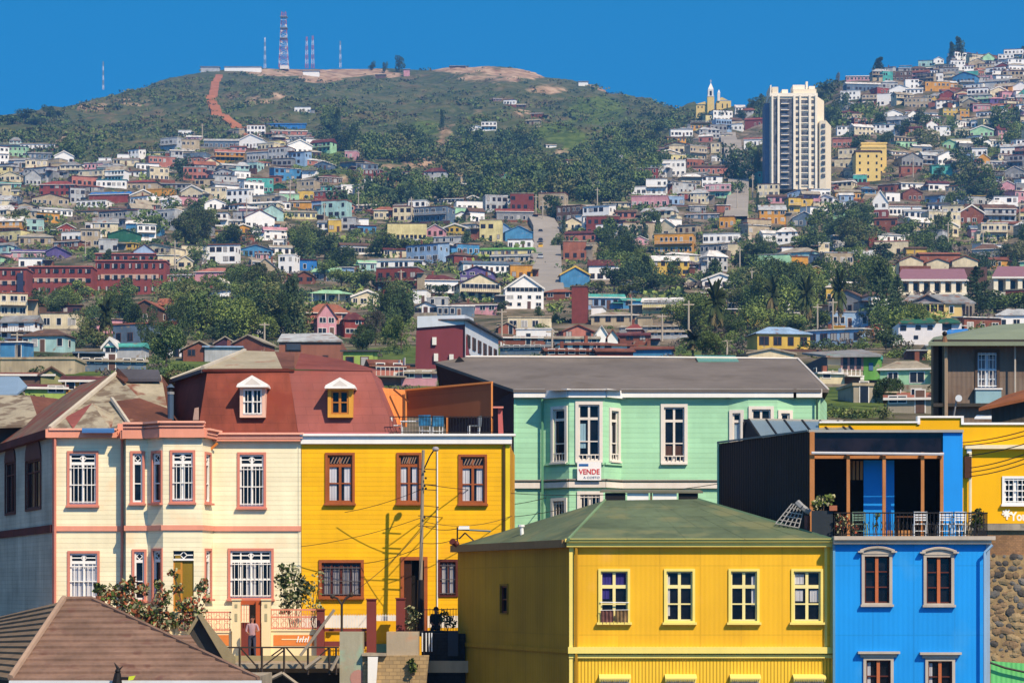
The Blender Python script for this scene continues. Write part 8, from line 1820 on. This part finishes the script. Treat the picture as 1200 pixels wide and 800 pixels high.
piece('roof', bt_, lambda m: m.slab([P3(1102, 395, 455), P3(1146, 395, 455), P3(1133, 385, 466), P3(1112, 386, 466)], .3, paint('bright blue'))); piece('wall', bt_, lambda m: m.box(X(1104, 457), X(1142, 457), 457, 465, Z(408, 457), Z(396, 457), paint('maroon')))
# --- maroon warehouse with white-blue wing
Ym = 335.0; mw = thing('maroon_building', 'large windowless maroon building with white parapet and pale blue windowed wing', 'building', (X(530, Ym), Ym, Z(425, Ym)))
MRW = mat('maroon_building_wall', '#7a3840', .85, 'plain', .4, var=.15); PBW = flat('pale_blue_white_wall', '#c6cfda')
piece('wall', mw, lambda m: m.hexa([P3(486, 450, Ym), P3(553, 450, Ym), P3(553, 450, Ym + 14), P3(486, 450, Ym + 14), P3(488, 384, Ym), P3(544.5, 380, Ym), P3(553, 382, Ym + 14), P3(488, 384, Ym + 14)], MRW))
piece('parapet', mw, lambda m: m.hexa([P3(489, 384, Ym - .3), P3(544.5, 380, Ym - .3), P3(555, 384, Ym + 14), P3(489, 384, Ym + 14), P3(489, 370.5, Ym - .3), P3(544.5, 369, Ym - .3), P3(555, 373, Ym + 14), P3(489, 370.5, Ym + 14)], PBW))
wg = Fac((X(545, Ym - .4), Ym - .4), (X(584, Ym + 24), Ym + 24)); m = MB(); wg.wall(m, 0, wg.L, Z(450, Ym), Z(376, Ym), [], PBW); wgo = m.build('windowed_wing', mw)
piece('roof', mw, lambda m: m.prism([wg.P(-.5, Z(376, Ym), .6), wg.P(wg.L + .4, Z(376, Ym), .6), wg.P(wg.L + .4, Z(376, Ym), -4), wg.P(-.5, Z(376, Ym), -4)], [wg.P(-.5, Z(374, Ym), .6), wg.P(wg.L + .4, Z(374, Ym), .6), wg.P(wg.L + .4, Z(374, Ym), -4), wg.P(-.5, Z(374, Ym), -4)], roofm('dark grey')))
for i in range(6):
    for s in (0, 1): a = wg.L * (i + .25) / 6.2; piece('window', wgo, lambda m: (wg.box(m, a, a + wg.L * .09, Z(406 + s * 22, Ym), Z(391 + s * 22, Ym), .0, .12, FRD), wg.box(m, a + .25, a + wg.L * .09 - .25, Z(405 + s * 22, Ym), Z(392 + s * 22, Ym), .12, .16, WPANE)))
for (xx, yy) in ((509, 400), (511, 419), (529, 420)): piece('window', mw, lambda m: m.hexa([P3(xx - 2.5, yy + 4, Ym - .35), P3(xx + 2.5, yy + 4, Ym - .35), P3(xx + 2.5, yy + 4, Ym + .5), P3(xx - 2.5, yy + 4, Ym + .5), P3(xx - 2.5, yy - 5, Ym - .35), P3(xx + 2.5, yy - 5, Ym - .35), P3(xx + 2.5, yy - 5, Ym + .5), P3(xx - 2.5, yy - 5, Ym + .5)], FRW))
# --- brick building behind the mansards and lime house already in the table
Yk = 330.0; bk_ = thing('brown_brick_building', 'brown brick building with a flat pale roof just behind the rust and pinkish mansards', 'building', (X(365, Yk), Yk, Z(436, Yk)))
def Kb(m, a, b_, c, d_, e, f_, mt): m.box(X(a, Yk), X(b_, Yk), Yk + e, Yk + f_, Z(d_, Yk), Z(c, Yk), mt)
piece('wall', bk_, lambda m: (Kb(m, 327, 400, 400, 446, 0, 12, mat('brown_brick_wall', '#94604f', .85, 'plain', .8, var=.2)),)); piece('roof', bk_, lambda m: m.prism([P3(325, 400.5, Yk - .3), P3(402, 400.5, Yk - .3), P3(388, 391, Yk + 12), P3(330, 392, Yk + 12)], [P3(325, 399, Yk - .3), P3(402, 399, Yk - .3), P3(388, 389.8, Yk + 12), P3(330, 391, Yk + 12)], roofm('pale grey')))
piece('window', bk_, lambda m: (Kb(m, 335, 353, 402, 411, -.12, -.01, FRD), Kb(m, 336, 352, 403, 410, -.2, -.12, mat('slate_pane', '#3d4652', .3)))); piece('window', bk_, lambda m: (Kb(m, 378, 385, 416, 424, -.12, -.01, FRD), Kb(m, 379, 384, 417, 424, -.2, -.12, WPANE)))
# --- charcoal sided, blue topped house right of the mint house
Yz = 300.0; zh = thing('charcoal_sided_house', 'house with charcoal side wall, turquoise roof edge and bright green corner beside the mint house', 'house', (X(985, Yz), Yz, Z(470, Yz)))
zf = Fac((X(936, 318), 318), (X(970, Yz), Yz)); zg = Fac((X(970, Yz), Yz), (X(1032, Yz + 1), Yz + 1))
m = MB(); zf.wall(m, 0, zf.L, 5, Z(415, Yz), [], flat('charcoal_wall', '#3c414c')); m.build('side_wall', zh)
piece('wall', zh, lambda m: (zg.pbox(m, 970, 985, 418, 428, -.2, 0, flat('pale_tan_panel', '#c9b494')), zg.pbox(m, 985, 1012, 418, 434, -.2, -.02, flat('mauve_panel', '#8d6f70')), zg.pbox(m, 1012, 1032, 418, 445, -.2, 0, paint('green')), zg.pbox(m, 970, 1012, 434, 446, -.3, -.1, flat('pale_lattice', '#9a9384')), zg.pbox(m, 970, 1012, 446, 476, -4, -.5, flat('dark_blue_shade_wall', '#2b3145'))))
piece('roof', zh, lambda m: m.slab([P3(968, 416, Yz - .8), P3(1033, 415.5, Yz), P3(1010, 409, Yz + 16), P3(940, 413, Yz + 20)], .25, roofm('grey'))); piece('roof_edge', zh, lambda m: zg.pbox(m, 968.5, 1033, 415.5, 418.3, -.3, .3, paint('turquoise')))
for i in range(6): piece('balcony_post', zh, lambda m: zg.pbox(m, 981 + i * 5, 982 + i * 5, 433, 442, .4, .5, FRW))
piece('balcony', zh, lambda m: (zg.pbox(m, 980, 1010, 441, 446, -.1, .9, FRW),)); piece('window', zh, lambda m: zg.pbox(m, 1018, 1023, 425, 434, .01, .08, flat('blue_window', '#3c5d85')))
for i in range(3): piece('pane_strip', zh, lambda m: zg.pbox(m, 988 + i * 8, 993 + i * 8, 419, 432, -.01, .05, WPANE))
# ================================================================== masts on the crest
def mast(label, px, yt, yb, w_, cols, name='radio_mast', dishes=0):
    Ym_ = 2240.0; o = thing(name, label, 'radio mast', P3(px, yb, Ym_), 'masts on the crest'); n = max(4, int((yb - yt) / 5)); wm_ = w_ / F * Ym_
    segs = [(yb + 1 - (yb + 1 - yt) * i / n) for i in range(n + 1)]
    for k, cm in enumerate(cols):
        def fn(m):
            for i in range(n):
                if i % len(cols) != k: continue
                a0 = wm_ * (1 - .55 * i / n) / 2; a1 = wm_ * (1 - .55 * (i + 1) / n) / 2; z0, z1 = Z(segs[i], Ym_), Z(segs[i+1], Ym_); r = .16 if w_ > 4 else .12; c0 = [(X(px, Ym_) + sx * a0, Ym_ + sy * a0, z0) for sx, sy in ((-1, -1), (1, -1), (1, 1), (-1, 1))]; c1 = [(X(px, Ym_) + sx * a1, Ym_ + sy * a1, z1) for sx, sy in ((-1, -1), (1, -1), (1, 1), (-1, 1))]
                for q in range(4): m.tube(c0[q], c1[q], r, cm, 4); m.tube(c0[q], c1[(q + 1) % 4], r * .75, cm, 4); m.tube(c0[q], c0[(q + 1) % 4], r * .75, cm, 4); m.tube(c1[q], c0[(q + 1) % 4], r * .75, cm, 4)
        piece('lattice_white' if k else 'lattice_red', o, fn)
    for i in range(dishes):
        yy = yt + 16 + i * 6.5; s = -1 if i % 2 else 1; piece('dish', o, lambda m: (m.tube(P3(px + s * 2.4, yy, Ym_ - 2.6), P3(px + s * 2.4, yy, Ym_ - 1.8), 1.0, FRW, 10, .9), m.tube(P3(px + s * 2.4, yy, Ym_ - 1.8), P3(px + s * 1.2, yy, Ym_), .25, GREYM, 4)))
    return o
MR, MW = flat('mast_red', '#b5484f'), flat('mast_white', '#d7d9e2')
o = mast('tall red and white lattice telecom tower with dishes, biggest mast on the crest', 332.5, 14, 79, 11, [MR, MW], 'telecom_tower', 6)
piece('platform', o, lambda m: [m.box(X(328.5, 2240), X(337, 2240), 2236, 2244, Z(yy + .8, 2240), Z(yy, 2240), GREYM) for yy in (20, 33, 45)] and None); piece('equipment_box', o, lambda m: m.box(X(329, 2240), X(339, 2240), 2232, 2240, Z(83, 2240), Z(79, 2240), FRW))
mast('red and white mast left of its near twin, beside the crest trees', 359.5, 43, 79, 3.4, [MR, MW]); mast('slightly taller red and white mast, right one of the close pair', 366.5, 42, 79, 3.4, [MR, MW]); mast('faint slim mast left of the tall telecom tower', 310.5, 44, 79, 2.4, [MW, GREYM]); mast('slim pale mast alone right of the round crest tree', 398.8, 48, 78, 2.2, [MW, GREYM])
o = mast('thin faint mast on the long left slope of the hill', 121, 72, 104, 1.6, [MW, GREYM])
for (lab, a, b_, t, bt2, c) in (('low pale hut at the foot of the twin masts', 355, 374, 78, 83, 'white'), ('long low white huts at the left end of the crest', 263, 306, 77.5, 82.5, 'white'), ('small dark hut between crest trees', 440, 452, 77, 82, 'brown'), ('small pink-grey hut right of the twin crest trees', 473, 480, 73, 81, 'pink'), ('white hut on the bare right shoulder of the crest', 678, 689, 91, 96, 'white'), ('low dark shed on the bare crest above the sandy band', 527, 545, 74.5, 78.5, 'brown'), ('cluster hut with bluish roof at the top of the red track', 235, 257, 80.5, 86, 'pale grey')):
    Yh_ = 2190.0 if a < 600 else 2080.0; zb = float(gz(X((a + b_) / 2, Yh_), Yh_)); yb2 = HZ - zb * F / Yh_
    o = thing('crest_hut', lab, 'hut', (X((a + b_) / 2, Yh_), Yh_, zb)); hh = max(3, (bt2 - t) / F * Yh_)
    piece('wall', o, lambda m: m.box(X(a, Yh_), X(b_, Yh_), Yh_, Yh_ + 6, zb - 2, zb + hh, paint(c))); piece('roof', o, lambda m: m.box(X(a - .6, Yh_), X(b_ + .6, Yh_), Yh_ - .6, Yh_ + 6.6, zb + hh, zb + hh + .5, roofm('grey')))
# ================================================================== parked cars on the steep street, poles on the hill
def car(px, py, c, label):
    Yg_ = ground_at(px, py); z0 = float(gz(X(px, Yg_), Yg_)) + 1.08; sl = math.atan2(float(gz(X(px, Yg_), Yg_ + 4)) - float(gz(X(px, Yg_), Yg_ - 1)), 5)
    o = thing('parked_car', label, 'car', (X(px, Yg_), Yg_, z0), 'cars parked on the steep street'); o.rotation_euler = (sl, 0, 0); cm = flat('car_' + c, {'yellow': '#e3b52a', 'dark': '#3a3f4c', 'silver': '#aab0b8'}[c], .3, .03)
    def lp(nm, fn):
        m = MB(); fn(m); me_ = bpy.data.meshes.new(nm); me_.from_pydata(m.v, [], m.f); [me_.materials.append(k) for k in m.m]; me_.polygons.foreach_set('material_index', m.mi); q = bpy.data.objects.new(nm, me_); COL.objects.link(q); q.parent = o
    lp('body', lambda m: m.prism([(-.85, -2.1, .3), (-.85, 2.1, .3), (-.85, 2.1, .85), (-.85, 1.5, .95), (-.85, -1.1, .95), (-.85, -2.1, .75)], [(.85, -2.1, .3), (.85, 2.1, .3), (.85, 2.1, .85), (.85, 1.5, .95), (.85, -1.1, .95), (.85, -2.1, .75)], cm))
    lp('cabin', lambda m: m.hexa([(-.78, -1.1, .95), (.78, -1.1, .95), (.78, 1.6, .95), (-.78, 1.6, .95), (-.62, -.5, 1.42), (.62, -.5, 1.42), (.62, 1.1, 1.42), (-.62, 1.1, 1.42)], WPANE)); lp('roof', lambda m: m.box(-.62, .62, -.5, 1.1, 1.421, 1.47, cm))
    for sx in (-1, 1):
        for yy in (-1.3, 1.3): lp('wheel', lambda m: m.tube((sx * .72, yy, .32), (sx * .9, yy, .32), .32, BLKI, 10))
        lp('headlight', lambda m: m.box(sx * .62 - .15, sx * .62 + .15, -2.13, -2.1, .58, .7, FRW))
car(633.5, 277, 'dark', 'dark car parked highest on the steep street'); car(633.5, 294, 'yellow', 'yellow car parked on the left kerb of the steep street'); car(633.5, 288, 'dark', 'dark car right behind the yellow car'); car(633.5, 307, 'silver', 'silver car parked lowest on the steep street')
pole_spots = [(237, 168, 44), (289, 262, 30), (205, 320, 40), (295, 335, 36), (482, 262, 40), (628, 258, 30), (636, 262, 28), (864, 250, 60), (882, 232, 42), (845, 196, 34), (867, 330, 70), (881, 362, 50), (976, 398, 48), (958, 400, 44), (807, 408, 56), (776, 400, 32), (588, 402, 40), (310, 408, 30), (647, 420, 34), (1105, 280, 50), (1111, 296, 40), (1195, 268, 40), (207, 290, 30), (100, 304, 20), (340, 240, 30), (420, 250, 26), (700, 250, 30), (1070, 208, 24), (945, 262, 26), (560, 350, 30), (470, 346, 30), (20, 420, 30), (852, 420, 22), (1152, 300, 30), (740, 388, 40), (380, 262, 24)]
ptag = []
for i, (px, yb, hp) in enumerate(pole_spots):
    Yg_ = ground_at(px, yb)
    if not Yg_: continue
    hm = min(10.0, hp / F * Yg_); o = thing('utility_pole', None, 'pole', (X(px, Yg_), Yg_, Z(yb, Yg_)), 'utility poles on the hillside'); r = .14 + .00012 * Yg_
    piece('shaft', o, lambda m: m.tube((X(px, Yg_), Yg_, Z(yb, Yg_) - 1), (X(px, Yg_), Yg_, Z(yb, Yg_) + hm), r, mat('pole_concrete', '#b4a999'), 6, r * .7)); piece('crossarm', o, lambda m: m.box(X(px, Yg_) - .9, X(px, Yg_) + .9, Yg_ - .08, Yg_ + .08, Z(yb, Yg_) + hm * .9, Z(yb, Yg_) + hm * .9 + .2, mat('pole_concrete', '#b4a999')))
    ptag.append(dict(obj=o, px=px, py=yb - hp * .6, size=hp))
# ================================================================== plants in the street
LF['rose'] = leafmat('bougainvillea_bract', (.34, .09, .05), .4); LF['gleaf'] = leafmat('garden_leaf', (.09, .13, .03), .5); LF['pleaf'] = leafmat('pale_garden_leaf', (.36, .35, .19), .35); LF['dgl'] = leafmat('garden_leaf_dark', (.03, .05, .018), .5)
def bushy(name, label, x, yb, Y, blobs, leafs, n, size, stems=6, cat='plant'):
    o = thing(name, label, cat, P3(x, yb, Y)); rg = np.random.default_rng(int(x)); Q = []
    for (cx_, cy_, r, k) in blobs:
        k = int(k * .6); c = np.array(P3(cx_, cy_, Y)) ; R_ = r / F * Y; d = rg.normal(size=(k, 3)); d /= np.linalg.norm(d, axis=1)[:, None]; p = c + d * R_ * (rg.random(k) ** .45)[:, None]; p[:, 2] = np.maximum(p[:, 2], P3(x, yb, Y)[2]); Q.append(quads(p, size, rg))
    Q = np.concatenate(Q) - np.array(P3(x, yb, Y)); me = qmesh('foliage', Q, [LF[l] for l in leafs], rg.integers(0, len(leafs), len(Q))); f = bpy.data.objects.new('foliage', me); COL.objects.link(f); f.parent = o
    def st(m):
        for i, (cx_, cy_, r, k) in enumerate(blobs): m.path([P3(x + (i % 3 - 1) * 2, yb, Y), P3((x + cx_) / 2, (yb + cy_) / 2 - 3, Y + .1), P3(cx_, cy_, Y)], .018, BARK, 4)
    piece('stems', o, st)
bushy('bougainvillea', 'large red-green bougainvillea over the salmon fence before the bay window', 165, 745, 100.9, [(130, 695, 13, 260), (142, 705, 15, 300), (150, 690, 13, 200), (160, 715, 15, 300), (172, 725, 16, 300), (185, 715, 13, 220), (192, 700, 11, 170), (168, 690, 8, 90), (178, 735, 16, 260), (200, 728, 12, 180), (155, 680, 6, 60), (186, 684, 6, 60)], ['gleaf', 'rose', 'dgl', 'gleaf', 'pleaf', 'pleaf', 'rose'], 0, .075)
bushy('climbing_plant', 'straggly climbing plant with reddish leaves before the ochre door', 222, 742, 100.95, [(208, 690, 8, 90), (203, 672, 7, 60), (213, 710, 10, 140), (225, 705, 9, 110), (235, 690, 8, 90), (232, 718, 11, 150), (243, 700, 6, 50), (240, 682, 6, 50), (220, 725, 12, 160)], ['gleaf', 'rose', 'pleaf', 'dgl'], 0, .07)
pt = bushy('potted_plant', 'green plant in a terracotta pot beside the curtained ground-floor window', 117, 706, 101.6, [(117, 692, 8, 170), (114, 686, 5, 60)], ['gleaf', 'dgl'], 0, .07)
pp_ = thing('plant_pot', 'terracotta pot under the green plant beside the curtained window', 'pot', P3(118, 706, 101.6)); piece('pot', pp_, lambda m: m.tube(P3(118, 712, 101.6), P3(118, 698, 101.6), .14, mat('terracotta_pot', '#a5664a'), 10, .2)); piece('stand', pp_, lambda m: m.box(X(114, 101.6), X(122, 101.6), 101.45, 101.8, ZS, Z(712, 101.6), CONC))
bushy('garden_tree', 'pale-leaved young garden tree between the cream and yellow houses', 343, 745, 101.9, [(330, 680, 11, 170), (342, 672, 12, 200), (353, 684, 11, 190), (336, 697, 13, 200), (349, 700, 12, 180), (330, 665, 5, 40), (362, 690, 8, 70), (335, 712, 9, 90)], ['pleaf', 'gleaf', 'pleaf', 'dgl'], 0, .07, cat='tree')
bushy('yellowing_shrub', 'thin yellow-green shrub against the yellow wall right of the pale garden tree', 365, 745, 102.2, [(368, 690, 10, 60), (375, 675, 9, 45), (364, 705, 10, 60), (372, 712, 8, 50)], ['pleaf', 'gleaf'], 0, .055)
bushy('wall_weed', 'small green weed growing on the low stone wall', 484, 792, 96.7, [(484, 782, 6, 140), (482, 775, 4, 50)], ['dgl', 'gleaf'], 0, .06)
bushy('flowering_plants', 'dark flowering plants at the foot of the dark doorway', 483, 742, 100.2, [(482, 728, 9, 160), (488, 720, 8, 90), (480, 715, 6, 60)], ['dgl', 'pleaf', 'dgl'], 0, .05)
bushy('spiky_plant', 'dark spiky plant behind the sitting person at the iron fence', 524, 742, 100.2, [(523, 724, 9, 120), (528, 730, 7, 80), (519, 718, 6, 50)], ['dgl', 'dgl', 'gleaf'], 0, .05)
bushy('planter_greenery', 'bright green plants growing in the dark slate planter box', 963, 598, 88.9, [(956, 591, 6, 130), (961, 587, 7, 140), (969, 586, 7, 120), (974, 582, 5, 60)], ['gleaf', 'pleaf', 'gleaf'], 0, .05)
bushy('terrace_corner_bush', 'bushy dark green plant at the right corner of the blue terrace', 1145, 627, 88.6, [(1145, 612, 9, 260), (1146, 602, 7, 130)], ['dgl', 'dgl', 'gleaf'], 0, .045)
bushy('terrace_potted_flowers', 'reddish potted flowers at the left end of the blue terrace', 988, 627, 88.4, [(984, 617, 7, 120), (990, 611, 7, 110), (1000, 618, 7, 110), (983, 606, 4, 40)], ['rose', 'dgl', 'pleaf'], 0, .045)
bushy('table_plant', 'small green plant on the terrace beside the blue partition', 1027, 627, 88.9, [(1027, 604, 4, 50), (1026, 615, 3, 30)], ['gleaf', 'dgl'], 0, .04)
# ================================================================== labels: each singles one thing out by look, then by its nearest landmark
LMK = [('white apartment tower', 937, 160), ('steep grey street', 641, 300), ('red brick apartment rows', 110, 325), ('large orange two-storey house', 790, 286), ('yellow hilltop church', 838, 118), ('stepped yellow apartments', 1025, 186), ('long bright blue shed', 333, 147), ('white arched chapel', 294, 166),
       ('pillared plum-roofed building', 1092, 330), ('maroon building', 530, 400), ('pink gabled house', 382, 375), ('blue gabled house', 674, 325), ('white three-storey gabled house', 614, 343), ('long blue-roofed house', 128, 230), ('white gable above red wall', 1031, 240), ('mint gabled house', 1150, 154),
       ('turquoise roof by the grass', 1104, 198), ('red hip-roofed house', 67, 220), ('dark green gable', 146, 277), ('olive-yellow school-like house', 477, 272), ('terracotta gabled house', 190, 365), ('big dark conifer', 343, 360), ('mint green house roof', 750, 430), ('rust red mansard', 290, 460), ('weathered brown house', 1150, 430),
       ('yellow hip-roofed house', 918, 396), ('pink row of houses', 760, 237), ('telecom tower', 332, 60), ('long white veranda house', 423, 290), ('brown-red gabled house', 1138, 252)]
DIRS = ['right of', 'above right of', 'above', 'above left of', 'left of', 'below left of', 'below', 'below right of']
def where(px, py):
    c = sorted(LMK, key=lambda l: (l[1] - px) ** 2 + ((l[2] - py) * 1.3) ** 2); l = c[0]; dx, dy = px - l[1], -(py - l[2]); 
    if abs(dx) < 4 and abs(dy) < 4: l = c[1]; dx, dy = px - l[1], -(py - l[2])
    a = int(round(math.atan2(dy, dx) / (math.pi / 4))) % 8; return l[0], DIRS[a], math.hypot(dx, dy)
ORD = ['', 'second ', 'third ', 'fourth ', 'fifth ', 'sixth ', 'seventh ', 'eighth ', 'ninth ', 'tenth ', 'eleventh ', 'twelfth ']
def label_all(items, descr):
    g = {}
    for it in items:
        l, dr, ds = where(it['px'], it['py']); g.setdefault((descr(it), dr, l), []).append((ds, it))
    for (ds_, dr, l), v in g.items():
        v.sort(key=lambda t: t[0])
        for k, (_, it) in enumerate(v):
            pre = ('nearest ' if k == 0 else (ORD[k] if k < 12 else 'farthest ') + 'nearest ') if len(v) > 1 else ''
            it['obj']['label'] = f"{pre}{ds_}, {dr} the {l}"
RN = {'g': 'gabled', 's': 'pitched', 'h': 'hipped', 'm': 'sloping', 'f': 'flat'}
label_all(HOUSES, lambda r: f"{r['wc']} {'' if r['st'] < 2 else 'two-storey ' if r['st'] == 2 else 'tall '}house, {r['rc']} {RN[r['rt']]} roof")
LN = {'mid': 'green', 'lite': 'light green', 'dark': 'dark green', 'olive': 'olive green', 'grey': 'greyish', 'dry': 'dry'}
def td(t):
    sz = 'large ' if t['size'] > 1200 else 'small ' if t['size'] < 260 else ''
    return f"{sz}{LN[t['leaf']]} {TLAB[t['kind']]}"
label_all(TREES, td); label_all(ptag, lambda t: ('tall ' if t['size'] > 42 else 'short ' if t['size'] < 28 else '') + 'thin pale utility pole')
# ================================================================== the air
hz = MB(); hm_ = bpy.data.materials.new('haze_air'); hm_.use_nodes = True; nt = hm_.node_tree
for n in list(nt.nodes):
    if n.type == 'BSDF_PRINCIPLED': nt.nodes.remove(n)
pv_ = nt.nodes.new('ShaderNodeVolumePrincipled'); pv_.inputs['Color'].default_value = (.16, .46, 1.0, 1); pv_.inputs['Density'].default_value = .00018; pv_.inputs['Anisotropy'].default_value = .2
nt.links.new(pv_.outputs[0], [n for n in nt.nodes if n.type == 'OUTPUT_MATERIAL'][0].inputs['Volume'])
hz.box(-4350, 4450, -720, 4750, -62, 560, hm_); ho = hz.build('haze'); ho['kind'] = 'stuff'; ho['label'] = 'thin blue air haze over the valley and hill'
